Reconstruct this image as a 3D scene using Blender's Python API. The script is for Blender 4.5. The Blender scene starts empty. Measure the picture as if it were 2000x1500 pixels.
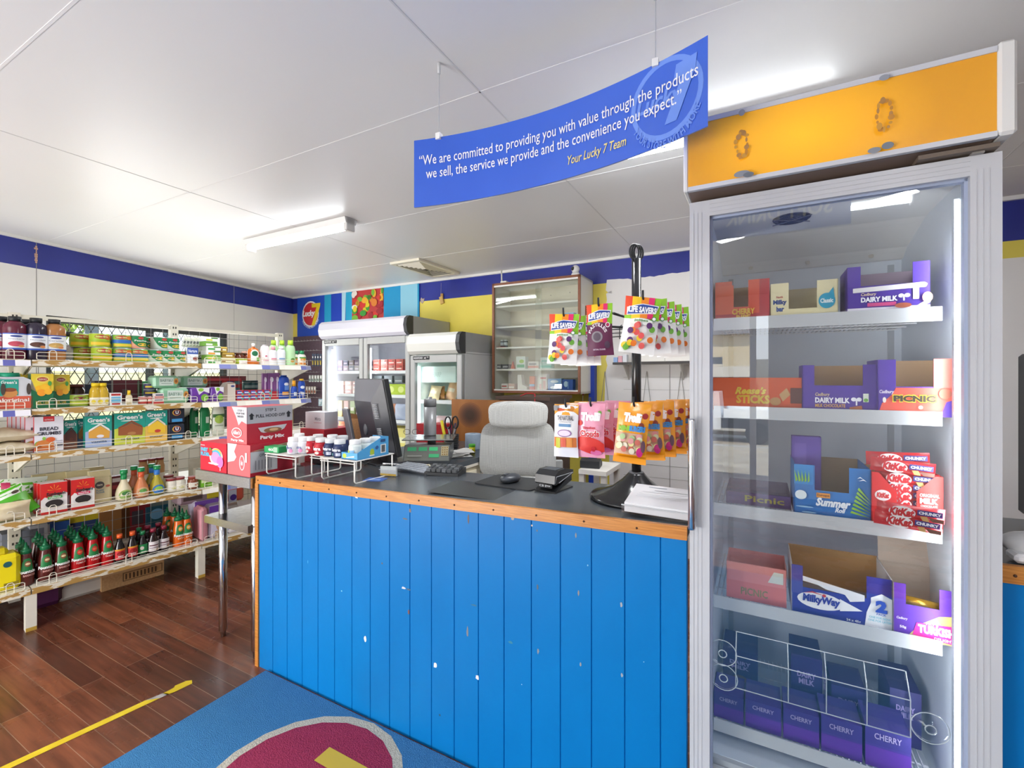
import bpy, math, random
from mathutils import Vector, Matrix
random.seed(7)
scn = bpy.context.scene
COL = scn.collection
R = math.radians
EYE = 1.4            # camera height
F = 900.0            # focal length in pixels of the 2000 px wide frame
HOR = 737.0          # row of the horizon

# ------------------------------------------------------------------ camera
cam_d = bpy.data.cameras.new('camera'); cam = bpy.data.objects.new('camera', cam_d); COL.objects.link(cam)
cam.location = (0, 0, EYE); cam.rotation_euler = (R(90), 0, 0)
cam_d.sensor_width = 36; cam_d.lens = 36 * F / 2000.0; cam_d.shift_y = -(750 - HOR) / 2000.0
cam_d.clip_start = 0.02; cam_d.clip_end = 200
scn.camera = cam
scn.view_settings.view_transform = 'Standard'; scn.view_settings.look = 'None'
scn.view_settings.gamma = 1.0; scn.view_settings.exposure = 0.62
try: scn.view_settings.use_curve_mapping = False
except Exception: pass
scn.render.film_transparent = False
scn.cycles.max_bounces = 10; scn.cycles.diffuse_bounces = 5; scn.cycles.glossy_bounces = 4
scn.cycles.transparent_max_bounces = 12; scn.cycles.transmission_bounces = 6
scn.cycles.use_denoising = True
scn.cycles.sample_clamp_indirect = 6.0
scn.cycles.caustics_reflective = False; scn.cycles.caustics_refractive = False

# ------------------------------------------------------------------ world
wd = bpy.data.worlds.new('sky'); scn.world = wd; wd.use_nodes = True
nt = wd.node_tree; nt.nodes.clear()
wo = nt.nodes.new('ShaderNodeOutputWorld'); bg = nt.nodes.new('ShaderNodeBackground')
tc = nt.nodes.new('ShaderNodeTexCoord'); sx = nt.nodes.new('ShaderNodeSeparateXYZ'); cr = nt.nodes.new('ShaderNodeValToRGB')
cr.color_ramp.elements[0].position = 0.0; cr.color_ramp.elements[0].color = (0.95, 0.97, 1.0, 1)
cr.color_ramp.elements[1].position = 0.7; cr.color_ramp.elements[1].color = (0.45, 0.65, 1.0, 1)
nt.links.new(tc.outputs['Generated'], sx.inputs[0]); nt.links.new(sx.outputs['Z'], cr.inputs[0])
nt.links.new(cr.outputs[0], bg.inputs[0]); nt.links.new(bg.outputs[0], wo.inputs[0])
bg.inputs[1].default_value = 2.2

# ------------------------------------------------------------------ frames of reference
class Fr:
    def __init__(s, x, y, deg):
        s.x, s.y, s.a = x, y, R(deg); s.c, s.s = math.cos(s.a), math.sin(s.a)
    def pt(s, a, w, z=0.0):
        return Vector((s.x + a * s.c - w * s.s, s.y + a * s.s + w * s.c, z))
    def at(s, px, w):            # position along the frame's axis of a sight column on the line at depth w
        k = (px - 1000) / F
        x0, y0 = s.x - w * s.s, s.y + w * s.c
        return (k * y0 - x0) / (s.c - k * s.s)
    def fit(s, pa, pb, w):
        a, b = s.at(pa, w), s.at(pb, w)
        return (a + b) / 2, abs(b - a)
    def D(s, a, w): return s.pt(a, w).y
    def hgt(s, px, w, ya, yb):
        return abs(yb - ya) * s.D(s.at(px, w), w) / F
    def z(s, px, w, y):
        return EYE + (HOR - y) * s.D(s.at(px, w), w) / F
RM = Fr(0, 0, -28.2)            # the room: first axis along the back wall, second towards it
SH = Fr(-2.655, 2.545, 54.44)   # the grocery shelving
CT0, CT1, CW = -2.156, -0.18, 1.384   # counter ends and front
def ctop(a): return 0.92 + 0.027 * (a - CT0)

# ------------------------------------------------------------------ lights
def area(name, loc, aim, sx_, sy_, power, col=(1, 1, 1), spread=180):
    d = bpy.data.lights.new(name, 'AREA'); d.shape = 'RECTANGLE'; d.size = sx_; d.size_y = sy_; d.energy = power; d.color = col
    d.spread = R(spread)
    o = bpy.data.objects.new(name, d); COL.objects.link(o); o.location = loc
    o.rotation_euler = (Vector(aim) - Vector(loc)).to_track_quat('-Z', 'Y').to_euler()
    return o
# added fill lamp, unseen behind the camera, to brighten the ceiling
area('ceiling_fill_lamp', RM.pt(-3.0, -2.2, .6), RM.pt(-2.1, 2.2, 2.3), 2.2, 1.4, 92, (1, .985, .96))
area('side_window_daylight', (-3.05, 4.3, 1.45), (0, 3.0, 1.6), 1.5, .9, 14, (1, 1, 1))
sun_d = bpy.data.lights.new('sun', 'SUN'); sun_d.energy = 6.0; sun_d.angle = R(0.5); sun_d.color = (1, 0.95, 0.86)
sun = bpy.data.objects.new('sun', sun_d); COL.objects.link(sun)
sun.rotation_euler = (-(RM.pt(-0.35, 0.75, 0) - Vector((0, 0, 0))) - Vector((0, 0, 1.0))).to_track_quat('-Z', 'Y').to_euler()

# ------------------------------------------------------------------ materials
MATS = {}
def lin(h):
    h = h.lstrip('#'); out = []
    if len(h) == 3: h = ''.join(q * 2 for q in h)
    for i in (0, 2, 4):
        v = int(h[i:i + 2], 16) / 255; out.append(v / 12.92 if v < .04045 else ((v + .055) / 1.055) ** 2.4)
    return (*out, 1)
def M(h, rough=.5, metal=0.0, emit=0.0, coat=0.0):
    key = (h, rough, metal, emit, coat)
    if key in MATS: return MATS[key]
    m = bpy.data.materials.new('tone_' + h.lstrip('#')); m.use_nodes = True
    b = m.node_tree.nodes['Principled BSDF']
    b.inputs['Base Color'].default_value = lin(h); b.inputs['Roughness'].default_value = rough
    b.inputs['Metallic'].default_value = metal; b.inputs['Coat Weight'].default_value = coat
    if emit: b.inputs['Emission Color'].default_value = lin(h); b.inputs['Emission Strength'].default_value = emit
    MATS[key] = m; return m
def mk(name):
    m = bpy.data.materials.new(name); m.use_nodes = True
    n = m.node_tree; return m, n, n.nodes['Principled BSDF']
def noise_mat(name, c1, c2, scale=20, rough=.5, bump=0.0, stretch=(1, 1, 1), metal=0, lo=.35, hi=.65, detail=3, bscale=None, coat=0):
    m, n, b = mk(name)
    t = n.nodes.new('ShaderNodeTexCoord'); mp = n.nodes.new('ShaderNodeMapping'); mp.inputs['Scale'].default_value = stretch
    no = n.nodes.new('ShaderNodeTexNoise'); no.inputs['Scale'].default_value = scale; no.inputs['Detail'].default_value = detail
    r = n.nodes.new('ShaderNodeValToRGB'); r.color_ramp.elements[0].position = lo; r.color_ramp.elements[1].position = hi
    r.color_ramp.elements[0].color = lin(c1); r.color_ramp.elements[1].color = lin(c2)
    n.links.new(t.outputs['Object'], mp.inputs[0]); n.links.new(mp.outputs[0], no.inputs[0]); n.links.new(no.outputs[0], r.inputs[0])
    n.links.new(r.outputs[0], b.inputs['Base Color']); b.inputs['Roughness'].default_value = rough; b.inputs['Metallic'].default_value = metal
    b.inputs['Coat Weight'].default_value = coat
    if bump:
        bm = n.nodes.new('ShaderNodeBump'); bm.inputs['Strength'].default_value = bump; bm.inputs['Distance'].default_value = .01
        src = no
        if bscale:
            src = n.nodes.new('ShaderNodeTexNoise'); src.inputs['Scale'].default_value = bscale; n.links.new(mp.outputs[0], src.inputs[0])
        n.links.new(src.outputs[0], bm.inputs['Height']); n.links.new(bm.outputs[0], b.inputs['Normal'])
    return m
def glass(name, tint=(1, 1, 1), k=1.0, base=0.0):
    m, n, b = mk(name); n.nodes.remove(b)
    tr = n.nodes.new('ShaderNodeBsdfTransparent'); tr.inputs[0].default_value = (*tint, 1)
    gl = n.nodes.new('ShaderNodeBsdfGlossy'); gl.inputs['Roughness'].default_value = .01
    ge = n.nodes.new('ShaderNodeNewGeometry'); dt = n.nodes.new('ShaderNodeVectorMath'); dt.operation = 'DOT_PRODUCT'
    n.links.new(ge.outputs['Incoming'], dt.inputs[0]); n.links.new(ge.outputs['Normal'], dt.inputs[1])
    def mth(op, x, y=None, z=None):
        q = n.nodes.new('ShaderNodeMath'); q.operation = op; n.links.new(x, q.inputs[0])
        if y is not None: q.inputs[1].default_value = y
        if z is not None: q.inputs[2].default_value = z
        return q
    ab = mth('ABSOLUTE', dt.outputs['Value']); om = mth('MULTIPLY_ADD', ab.outputs[0], -1.0, 1.0); om.use_clamp = True; pw = mth('POWER', om.outputs[0], 5.0)
    ma = mth('MULTIPLY_ADD', pw.outputs[0], .96 * k, .04 * k + base); ma.use_clamp = True
    mx = n.nodes.new('ShaderNodeMixShader')
    n.links.new(ma.outputs[0], mx.inputs[0]); n.links.new(tr.outputs[0], mx.inputs[1])
    n.links.new(gl.outputs[0], mx.inputs[2]); n.links.new(mx.outputs[0], n.nodes['Material Output'].inputs[0])
    return m
GLASS = glass('door_glass', (.95, .965, .965), 2.4, .01)
CLEAR = glass('clear_plastic', (.985, .987, .99), 1.0, .0)
STEEL = noise_mat('brushed_steel', '#b9bcc2', '#cfd2d6', 60, .22, .02, (1, 1, 8), 1.0)
CHROME = M('#d8dade', .12, 1.0)
CARD = noise_mat('cardboard', '#b58a5c', '#c59b6b', 90, .85)

# ------------------------------------------------------------------ text outlines
TXT = {}
def glyphs(s, bold=.02):
    key = (s, bold)
    if key in TXT: return TXT[key]
    cu = bpy.data.curves.new('lettering', 'FONT'); cu.body = s; cu.resolution_u = 2; cu.offset = bold; cu.size = 1
    cu.fill_mode = 'FRONT'
    o = bpy.data.objects.new('lettering', cu); COL.objects.link(o)
    dg = bpy.context.evaluated_depsgraph_get(); dg.update()
    me = bpy.data.meshes.new_from_object(o.evaluated_get(dg))
    vs = [tuple(v.co) for v in me.vertices]; fs = [tuple(p.vertices) for p in me.polygons]
    bpy.data.objects.remove(o); bpy.data.meshes.remove(me); bpy.data.curves.remove(cu)
    if vs:
        x0 = min(v[0] for v in vs); x1 = max(v[0] for v in vs); y0 = min(v[1] for v in vs); y1 = max(v[1] for v in vs)
        vs = [((v[0] - x0) / (x1 - x0 + 1e-9), (v[1] - y0) / (y1 - y0 + 1e-9)) for v in vs]
    TXT[key] = (vs, fs); return TXT[key]

# ------------------------------------------------------------------ mesh builder
def flat(w, h, y0=0.0, z0=0.0, x0=0.0):
    return lambda x, z, l: (x0 + (x - .5) * w, y0 - .0005 * (l + 1), z0 + z * h)
def leftside(w, d, h, z0=0.0): return lambda x, z, l: (-w / 2 - .0005 * (l + 1), (1 - x) * d, z0 + z * h)
def rightside(w, d, h, z0=0.0): return lambda x, z, l: (w / 2 + .0005 * (l + 1), x * d, z0 + z * h)
def topside(w, d, h): return lambda x, z, l: ((x - .5) * w, z * d, h + .0005 * (l + 1))
def round_(r, h, z0=0.0, span=math.pi * .9, cy=None):
    def f(x, z, l):
        rr = r(z) if callable(r) else r
        a = (x - .5) * span; q = rr + .0006 * (l + 1)
        c = cy if cy is not None else (r(0) if callable(r) else r)
        return (q * math.sin(a), c - q * math.cos(a), z0 + z * h)
    return f
class MB:
    def __init__(s): s.v = []; s.f = []; s.m = []; s.sm = []; s.mats = []
    def slot(s, m):
        if isinstance(m, str): m = M(m)
        if m not in s.mats: s.mats.append(m)
        return s.mats.index(m)
    def add(s, vs, fs, m, smooth=False, T=None):
        b = len(s.v); k = s.slot(m)
        s.v += [tuple(T @ Vector(p)) if T else tuple(p) for p in vs]
        for f in fs: s.f.append([b + i for i in f]); s.m.append(k); s.sm.append(smooth)
        return s
    def box(s, x0, y0, z0, x1, y1, z1, m, T=None, bev=0.0):
        x0, x1 = min(x0, x1), max(x0, x1); y0, y1 = min(y0, y1), max(y0, y1); z0, z1 = min(z0, z1), max(z0, z1)
        b = min(bev, (x1 - x0) * .49, (y1 - y0) * .49, (z1 - z0) * .49)
        if b <= 0:
            vs = [(x, y, z) for x in (x0, x1) for y in (y0, y1) for z in (z0, z1)]
            return s.add(vs, [(0, 1, 3, 2), (4, 6, 7, 5), (0, 4, 5, 1), (2, 3, 7, 6), (0, 2, 6, 4), (1, 5, 7, 3)], m, False, T)
        vs = []; idx = {}
        for i, x in enumerate((x0, x1)):
            for j, y in enumerate((y0, y1)):
                for k, z in enumerate((z0, z1)):
                    sx_, sy_, sz_ = (1, -1)[i], (1, -1)[j], (1, -1)[k]
                    idx[i, j, k, 'x'] = len(vs); vs.append((x, y + sy_ * b, z + sz_ * b))
                    idx[i, j, k, 'y'] = len(vs); vs.append((x + sx_ * b, y, z + sz_ * b))
                    idx[i, j, k, 'z'] = len(vs); vs.append((x + sx_ * b, y + sy_ * b, z))
        g = lambda i, j, k, c: idx[i, j, k, c]
        fs = [(g(0,0,0,'x'), g(0,0,1,'x'), g(0,1,1,'x'), g(0,1,0,'x')), (g(1,0,0,'x'), g(1,1,0,'x'), g(1,1,1,'x'), g(1,0,1,'x')),
              (g(0,0,0,'y'), g(1,0,0,'y'), g(1,0,1,'y'), g(0,0,1,'y')), (g(0,1,0,'y'), g(0,1,1,'y'), g(1,1,1,'y'), g(1,1,0,'y')),
              (g(0,0,0,'z'), g(0,1,0,'z'), g(1,1,0,'z'), g(1,0,0,'z')), (g(0,0,1,'z'), g(1,0,1,'z'), g(1,1,1,'z'), g(0,1,1,'z'))]
        for j in (0, 1):
            for k in (0, 1): fs.append((g(0,j,k,'y'), g(1,j,k,'y'), g(1,j,k,'z'), g(0,j,k,'z')))
        for i in (0, 1):
            for k in (0, 1): fs.append((g(i,0,k,'x'), g(i,1,k,'x'), g(i,1,k,'z'), g(i,0,k,'z')))
        for i in (0, 1):
            for j in (0, 1): fs.append((g(i,j,0,'x'), g(i,j,1,'x'), g(i,j,1,'y'), g(i,j,0,'y')))
        for i in (0, 1):
            for j in (0, 1):
                for k in (0, 1): fs.append((g(i,j,k,'x'), g(i,j,k,'y'), g(i,j,k,'z')))
        return s.add(vs, fs, m, False, T)
    def lathe(s, prof, m, n=20, cx=0, cy=0, sy=1.0, T=None, smooth=True, caps=True):
        vs = []
        for r, z in prof:
            for i in range(n):
                a = 2 * math.pi * i / n; vs.append((cx + r * math.cos(a), cy + sy * r * math.sin(a), z))
        K = len(prof); fs = []; ms = m if isinstance(m, list) else [m] * (K - 1)
        base = len(s.v)
        s.v += [tuple(T @ Vector(p)) if T else p for p in vs]
        for k in range(K - 1):
            q = s.slot(ms[k])
            for i in range(n):
                j = (i + 1) % n
                s.f.append([base + k * n + i, base + k * n + j, base + (k + 1) * n + j, base + (k + 1) * n + i]); s.m.append(q); s.sm.append(smooth)
        if caps:
            s.f.append([base + i for i in range(n)][::-1]); s.m.append(s.slot(ms[0])); s.sm.append(False)
            s.f.append([base + (K - 1) * n + i for i in range(n)]); s.m.append(s.slot(ms[-1])); s.sm.append(False)
        return s
    def cyl(s, cx, cy, z0, z1, r, m, n=16, r2=None, T=None):
        return s.lathe([(r, z0), (r if r2 is None else r2, z1)], m, n, cx, cy, T=T)
    def tube(s, pts, r, m, n=6, closed=False):
        P = [Vector(p) for p in pts]; K = len(P); vs = []; up0 = None
        for i, p in enumerate(P):
            if closed: t = (P[(i + 1) % K] - P[i - 1])
            else: t = P[min(i + 1, K - 1)] - P[max(i - 1, 0)]
            t = t.normalized() if t.length > 1e-9 else Vector((0, 0, 1))
            if up0 is None: up0 = Vector((0, 0, 1)) if abs(t.z) < .9 else Vector((1, 0, 0))
            a = t.cross(up0)
            if a.length < 1e-4: a = t.cross(Vector((0, 1, 0)))
            a.normalize(); b = a.cross(t).normalized(); up0 = b
            for j in range(n):
                q = 2 * math.pi * j / n; vs.append(tuple(p + a * r * math.cos(q) + b * r * math.sin(q)))
        fs = []
        for i in range(K if closed else K - 1):
            i2 = (i + 1) % K
            for j in range(n):
                k = (j + 1) % n; fs.append((i * n + j, i * n + k, i2 * n + k, i2 * n + j))
        if not closed: fs += [tuple(range(n))[::-1], tuple((K - 1) * n + j for j in range(n))]
        return s.add(vs, fs, m, n > 5)
    def sphere(s, c, r, m, n=14, k=8, sc=(1, 1, 1)):
        pr = [(r * math.sin(math.pi * i / k) + 1e-5, -r * math.cos(math.pi * i / k)) for i in range(k + 1)]
        T = Matrix.Translation(c) @ Matrix.Diagonal((*sc, 1))
        return s.lathe(pr, m, n, T=T)
    def grid(s, f, nx, ny, m, smooth=True, close=False):
        vs = [f(i / nx, j / ny) for j in range(ny + 1) for i in range(nx + 1)]
        fs = [(j * (nx + 1) + i, j * (nx + 1) + i + 1, (j + 1) * (nx + 1) + i + 1, (j + 1) * (nx + 1) + i) for j in range(ny) for i in range(nx)]
        return s.add(vs, fs, m, smooth)
    def prism(s, pts, axis, a0, a1, m):      # 2-D outline extruded along an axis
        n = len(pts)
        def p3(p, a): return (a, p[0], p[1]) if axis == 'x' else ((p[0], a, p[1]) if axis == 'y' else (p[0], p[1], a))
        vs = [p3(p, a0) for p in pts] + [p3(p, a1) for p in pts]
        fs = [tuple(range(n)), tuple(range(2 * n - 1, n - 1, -1))] + [(i, i + n, (i + 1) % n + n, (i + 1) % n) for i in range(n)]
        return s.add(vs, fs, m)
    def deco(s, items, mp, nx=1, l0=0):
        l = l0
        for it in items:
            k = it[0]; 
            if k == 'r':
                _, x0, z0, x1, z1, c = it; q = nx
                s.grid(lambda a, b: mp(x0 + (x1 - x0) * a, z0 + (z1 - z0) * b, l), q, 1 if q == 1 else max(1, q // 2), c, q > 1)
            elif k == 'e':
                _, cx, cz, rx, rz, c = it; N = 20
                vs = [mp(cx, cz, l)] + [mp(cx + rx * math.cos(2 * math.pi * i / N), cz + rz * math.sin(2 * math.pi * i / N), l) for i in range(N)]
                s.add(vs, [(0, i + 1, (i + 1) % N + 1) for i in range(N)], c)
            elif k == 'o':            # ring
                _, cx, cz, rx, rz, q, c = it; N = 36
                vs = []
                for i in range(N):
                    a = 2 * math.pi * i / N; vs += [mp(cx + rx * math.cos(a), cz + rz * math.sin(a), l), mp(cx + rx * q * math.cos(a), cz + rz * q * math.sin(a), l)]
                s.add(vs, [(2 * i, 2 * ((i + 1) % N), 2 * ((i + 1) % N) + 1, 2 * i + 1) for i in range(N)], c)
            elif k == 'p':
                _, pts, c = it
                if nx == 1: s.add([mp(x, z, l) for x, z in pts], [tuple(range(len(pts)))], c)
                else:            # follow a curved surface: cut the outline into columns
                    xa, xb = min(p[0] for p in pts), max(p[0] for p in pts); K = 12; cols_ = []
                    for i in range(K + 1):
                        x = xa + (xb - xa) * min(max(i / K, .001), .999); zs_ = []
                        for (p, q) in zip(pts, pts[1:] + pts[:1]):
                            if (p[0] - x) * (q[0] - x) <= 0 and p[0] != q[0]: zs_.append(p[1] + (q[1] - p[1]) * (x - p[0]) / (q[0] - p[0]))
                        cols_.append((x, min(zs_), max(zs_)) if zs_ else (x, pts[0][1], pts[0][1]))
                    s.grid(lambda a, b: (lambda cc: mp(cc[0], cc[1] + (cc[2] - cc[1]) * b, l))(cols_[int(round(a * K))]), K, 4, c)
            elif k == 't':
                _, tx, x0, z0, x1, z1, c = it[:7]; sl = it[7] if len(it) > 7 else 0; bo = it[8] if len(it) > 8 else .02
                vs, fs = glyphs(tx, bo)
                lt_ = l if nx == 1 else l + 4
                s.add([mp(x0 + (x1 - x0) * a + sl * (b - .5), z0 + (z1 - z0) * b, lt_) for a, b in vs], fs, c)
            elif k == 'arc':
                _, tx, cx, cz, rx, rz, a0, a1, hh, c = it
                vs, fs = glyphs(tx, .02)
                def q(a, b):
                    an = R(a0 + (a1 - a0) * a); sc = 1 + (hh * b if a1 < a0 else -hh * b)
                    return mp(cx + rx * sc * math.cos(an), cz + rz * sc * math.sin(an), l)
                s.add([q(a, b) for a, b in vs], fs, c)
            l = l + 1 if l < 26 else 20
        return s
    def mesh(s, name):
        me = bpy.data.meshes.new(name); me.from_pydata([tuple(v) for v in s.v], [], s.f)
        for m in s.mats: me.materials.append(m)
        me.polygons.foreach_set('material_index', s.m); me.polygons.foreach_set('use_smooth', s.sm)
        me.update(); return me
# ------------------------------------------------------------------ objects
def link(name, data, parent=None):
    o = bpy.data.objects.new(name, data); COL.objects.link(o)
    if parent is not None: o.parent = parent
    return o
def tag(o, label, cat, group=None, kind=None):
    if label: o['label'] = label
    if cat: o['category'] = cat
    if group: o['group'] = group
    if kind: o['kind'] = kind
    return o
def struct(name, mb, label=None):
    o = link(name, mb.mesh(name)); o['kind'] = 'structure'
    if label: o['label'] = label
    return o
def thing(name, label, cat, fr, a, w, z, rot=0, group=None, mb=None, tilt=None):
    o = link(name, mb.mesh(name) if mb else None)
    if mb is None: o.empty_display_size = .05
    o.location = fr.pt(a, w, z); o.rotation_euler = (0, 0, fr.a + R(rot))
    if tilt: o.rotation_euler = (R(tilt[0]), R(tilt[1]), fr.a + R(rot))
    return tag(o, label, cat, group)
def part(name, mb, parent, label=None):
    o = link(name, mb.mesh(name), parent)
    if label: o['label'] = label
    return o
def dup(o, label, fr, a, w, z, rot=0, group=None, scale=None, tilt=None):
    c = o.copy(); COL.objects.link(c)
    for ch in list(o.children):
        d = ch.copy(); COL.objects.link(d); d.parent = c
        for g in ch.children:
            e = g.copy(); COL.objects.link(e); e.parent = d
    c.location = fr.pt(a, w, z); c.rotation_euler = (0, 0, fr.a + R(rot))
    if tilt: c.rotation_euler = (R(tilt[0]), R(tilt[1]), fr.a + R(rot))
    if scale: c.scale = scale
    c['label'] = label
    if group: c['group'] = group
    return c
NTH = ['first', 'second', 'third', 'fourth', 'fifth', 'sixth', 'seventh', 'eighth', 'ninth', 'tenth', 'eleventh', 'twelfth']
# ================================================================== ROOM
CEIL = 2.4
ceil_m = noise_mat('ceiling_paint', '#e6e6e5', '#ebebea', .8, .38, .25, bscale=1.3, lo=.3, hi=.7)
white_w = noise_mat('white_wall_paint', '#eceae8', '#f0efed', 2, .55)
blue_w = noise_mat('blue_wall_paint', '#232f8c', '#2a379a', 3, .3, .05, bscale=14)
yellow_w = noise_mat('yellow_wall_paint', '#e6d456', '#ecdb62', 2, .45)
trim_m = M('#eeeeec', .4)
# floor boards
fm, n, b = mk('hardwood_boards')
t = n.nodes.new('ShaderNodeTexCoord'); br = n.nodes.new('ShaderNodeTexBrick')
br.inputs['Scale'].default_value = 1.0; br.inputs['Brick Width'].default_value = 1.35; br.inputs['Row Height'].default_value = .083
br.inputs['Mortar Size'].default_value = .0012; br.inputs['Mortar Smooth'].default_value = .2; br.inputs['Bias'].default_value = -.1
br.inputs['Color1'].default_value = lin('#5c3529'); br.inputs['Color2'].default_value = lin('#91573c'); br.inputs['Mortar'].default_value = lin('#a3836b')
br.offset = .37; br.offset_frequency = 3
mp = n.nodes.new('ShaderNodeMapping'); mp.inputs['Scale'].default_value = (1.5, 16, 1)
no = n.nodes.new('ShaderNodeTexNoise'); no.inputs['Scale'].default_value = 2.2; no.inputs['Detail'].default_value = 6
rr = n.nodes.new('ShaderNodeValToRGB'); rr.color_ramp.elements[0].position = .3; rr.color_ramp.elements[1].position = .75
rr.color_ramp.elements[0].color = (.45, .42, .42, 1); rr.color_ramp.elements[1].color = (1.2, 1.1, 1.0, 1)
no2 = n.nodes.new('ShaderNodeTexNoise'); no2.inputs['Scale'].default_value = 3.5; no2.inputs['Detail'].default_value = 5
r2 = n.nodes.new('ShaderNodeMapRange'); r2.inputs[3].default_value = .12; r2.inputs[4].default_value = .42
mx = n.nodes.new('ShaderNodeMixRGB'); mx.blend_type = 'MULTIPLY'; mx.inputs[0].default_value = .85
n.links.new(t.outputs['Object'], br.inputs[0]); n.links.new(t.outputs['Object'], mp.inputs[0]); n.links.new(mp.outputs[0], no.inputs[0])
n.links.new(no.outputs[0], rr.inputs[0]); n.links.new(br.outputs[0], mx.inputs[1]); n.links.new(rr.outputs[0], mx.inputs[2]); n.links.new(mx.outputs[0], b.inputs['Base Color'])
n.links.new(t.outputs['Object'], no2.inputs[0]); n.links.new(no2.outputs[0], r2.inputs[0]); n.links.new(r2.outputs[0], b.inputs['Roughness'])
bm = n.nodes.new('ShaderNodeBump'); bm.inputs['Strength'].default_value = .12; bm.inputs['Distance'].default_value = .004
n.links.new(no2.outputs[0], bm.inputs['Height']); n.links.new(bm.outputs[0], b.inputs['Normal'])
def rmobj(o): o.rotation_euler = (0, 0, RM.a); return o
U0, U1, W0, W1 = -5.4, 3.3, -3.6, 3.778
rmobj(struct('floor', MB().box(U0, W0, -.1, U1, W1 + .2, 0, fm)))
c = MB().box(U0, W0 - .3, CEIL, U1, W1 + .2, CEIL + .15, ceil_m)
seam = M('#e9e9e8', .5)
for w in (-2.0, -1.16, -.32, .53, 1.37, 2.2, 3.05): c.box(U0, w - .004, CEIL - .0012, U1, w + .004, CEIL, seam)
for u in (-2.7 - .01, -.862, .99): c.box(u - .003, W0, CEIL - .0012, u + .003, W1, CEIL, M('#dadad9', .5))
rmobj(struct('ceiling', c))
# left wall, with its window
dvec = Vector((.78, 2.59)).normalized()
LW = Fr(-2.73, 5.75, math.degrees(math.atan2(dvec.y, dvec.x)))
wa, wb = LW.at(90, 0), LW.at(446, 0); wz0, wz1 = .88, 1.86
lw = MB()
for (a0, a1, z0, z1, m) in ((-9.9, wa, 0, 2.19, white_w), (wb, .12, 0, 2.19, white_w), (wa, wb, 0, wz0, white_w), (wa, wb, wz1, 2.19, white_w), (-9.9, .12, 2.19, CEIL, blue_w)):
    lw.box(a0, 0, z0, a1, .12, z1, m)
lw.box(LW.at(71, 0) - .002, -.001, 0, LW.at(71, 0) + .002, 0, 2.4, M('#8c8a88')); lw.box(LW.at(457, 0) - .002, -.001, 0, LW.at(457, 0) + .002, 0, 2.4, M('#b9b8b6'))
pc = LW.at(71, 0); random.seed(3)
for i in range(9):
    z = 2.23 + i * .014; q = .004 + random.random() * .012
    lw.box(pc - q, -.0016, z, pc + q * .6, -.001, z + .012, '#cfa58e')
o = struct('wall_left', lw); o.location = (LW.x, LW.y, 0); o.rotation_euler = (0, 0, LW.a)
def onLW(o): o.location = (LW.x, LW.y, 0); o.rotation_euler = (0, 0, LW.a); return o
onLW(struct('trim_1', MB().box(-9.9, -.018, CEIL - .022, .0, 0, CEIL - .001, trim_m)))
wf = MB(); fz = '#3c4044'
for (a0, a1, z0, z1) in ((wa, wb, wz1 - .045, wz1), (wa, wb, wz0, wz0 + .04), (wa, wa + .04, wz0, wz1), (wb - .04, wb, wz0, wz1), ((wa + wb) / 2 - .02, (wa + wb) / 2 + .02, wz0, wz1)):
    wf.box(a0, .02, z0, a1, .07, z1, fz)
win = onLW(struct('window_1', wf))
onp = MB().box(wa, .044, wz0, wb, .048, wz1, glass('window_glass', (.97, .99, .98), .8)); pane = part('pane', onp, win)
gr = MB()      # folding security lattice outside the pane
a = wa; st = .075
zz = [wz0 + .05 + i * .13 for i in range(8)]
while a < wb - .02:
    for z in zz[:-1]:
        gr.tube([(a, .085, z), (a + st, .085, z + .13)], .0035, '#2f3234', 4); gr.tube([(a + st, .088, z), (a, .088, z + .13)], .0035, '#2f3234', 4)
    a += st
part('security_lattice', gr, win)
# back wall
bw = MB()
ys = RM.at(1190, 3.778)
bw.box(U0, 3.778, 0, ys, 3.9, 2.19, yellow_w); bw.box(ys, 3.778, 0, .62, 3.9, 2.19, white_w); bw.box(U0, 3.778, 2.19, .62, 3.9, CEIL, blue_w)
bw.box(.62, 3.55, 0, U1, 3.9, 2.06, white_w); bw.box(.62, 3.55, 2.06, U1, 3.9, 2.155, yellow_w); bw.box(.62, 3.55, 2.155, U1, 3.9, CEIL, blue_w)
random.seed(5); pts = [(ys - .03, 2.13)]; x = ys - .02
while x < .6: pts.append((x, 2.205 + .012 * random.random() + .008 * math.sin(x * 9))); x += .035
pts += [(.62, 2.2), (.62, 2.1), (ys, 2.1)]
bw.add([(x, 3.7765, z) for x, z in pts], [tuple(range(len(pts)))], white_w)
pts = [(ys + .02, 1.1)]; z = 1.1
while z < 2.13: pts.append((ys - .03 - .02 * math.sin(z * 11) * random.random(), z)); z += .05
pts.append((ys + .02, 2.13)); bw.add([(x, 3.7765, z) for x, z in pts], [tuple(range(len(pts)))], white_w)
for z in [.2 + .1 * i for i in range(17)]:
    bw.box(ys + .12, 3.7755, z, .62, 3.777, z + .0025, '#b4b2ad')
for x in (-.62, -.18): bw.box(x, 3.775, 0, x + .005, 3.777, 1.9, '#8b8985')
rmobj(struct('wall_back', bw))
tb = MB().box(U0 + .2, 3.756, CEIL - .024, .62, 3.778, CEIL - .001, trim_m).box(.6, 3.528, CEIL - .024, U1, 3.55, CEIL - .001, trim_m)
rmobj(struct('trim_2', tb))
rmobj(struct('trim_3', MB().box(RM.at(1152, 3.74), 3.71, 0, RM.at(1163, 3.74), 3.777, 1.62, '#2747b4')))
rmobj(struct('wall_right', MB().box(U1, W0, 0, U1 + .12, 3.9, CEIL, white_w)))
fw = MB()
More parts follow.
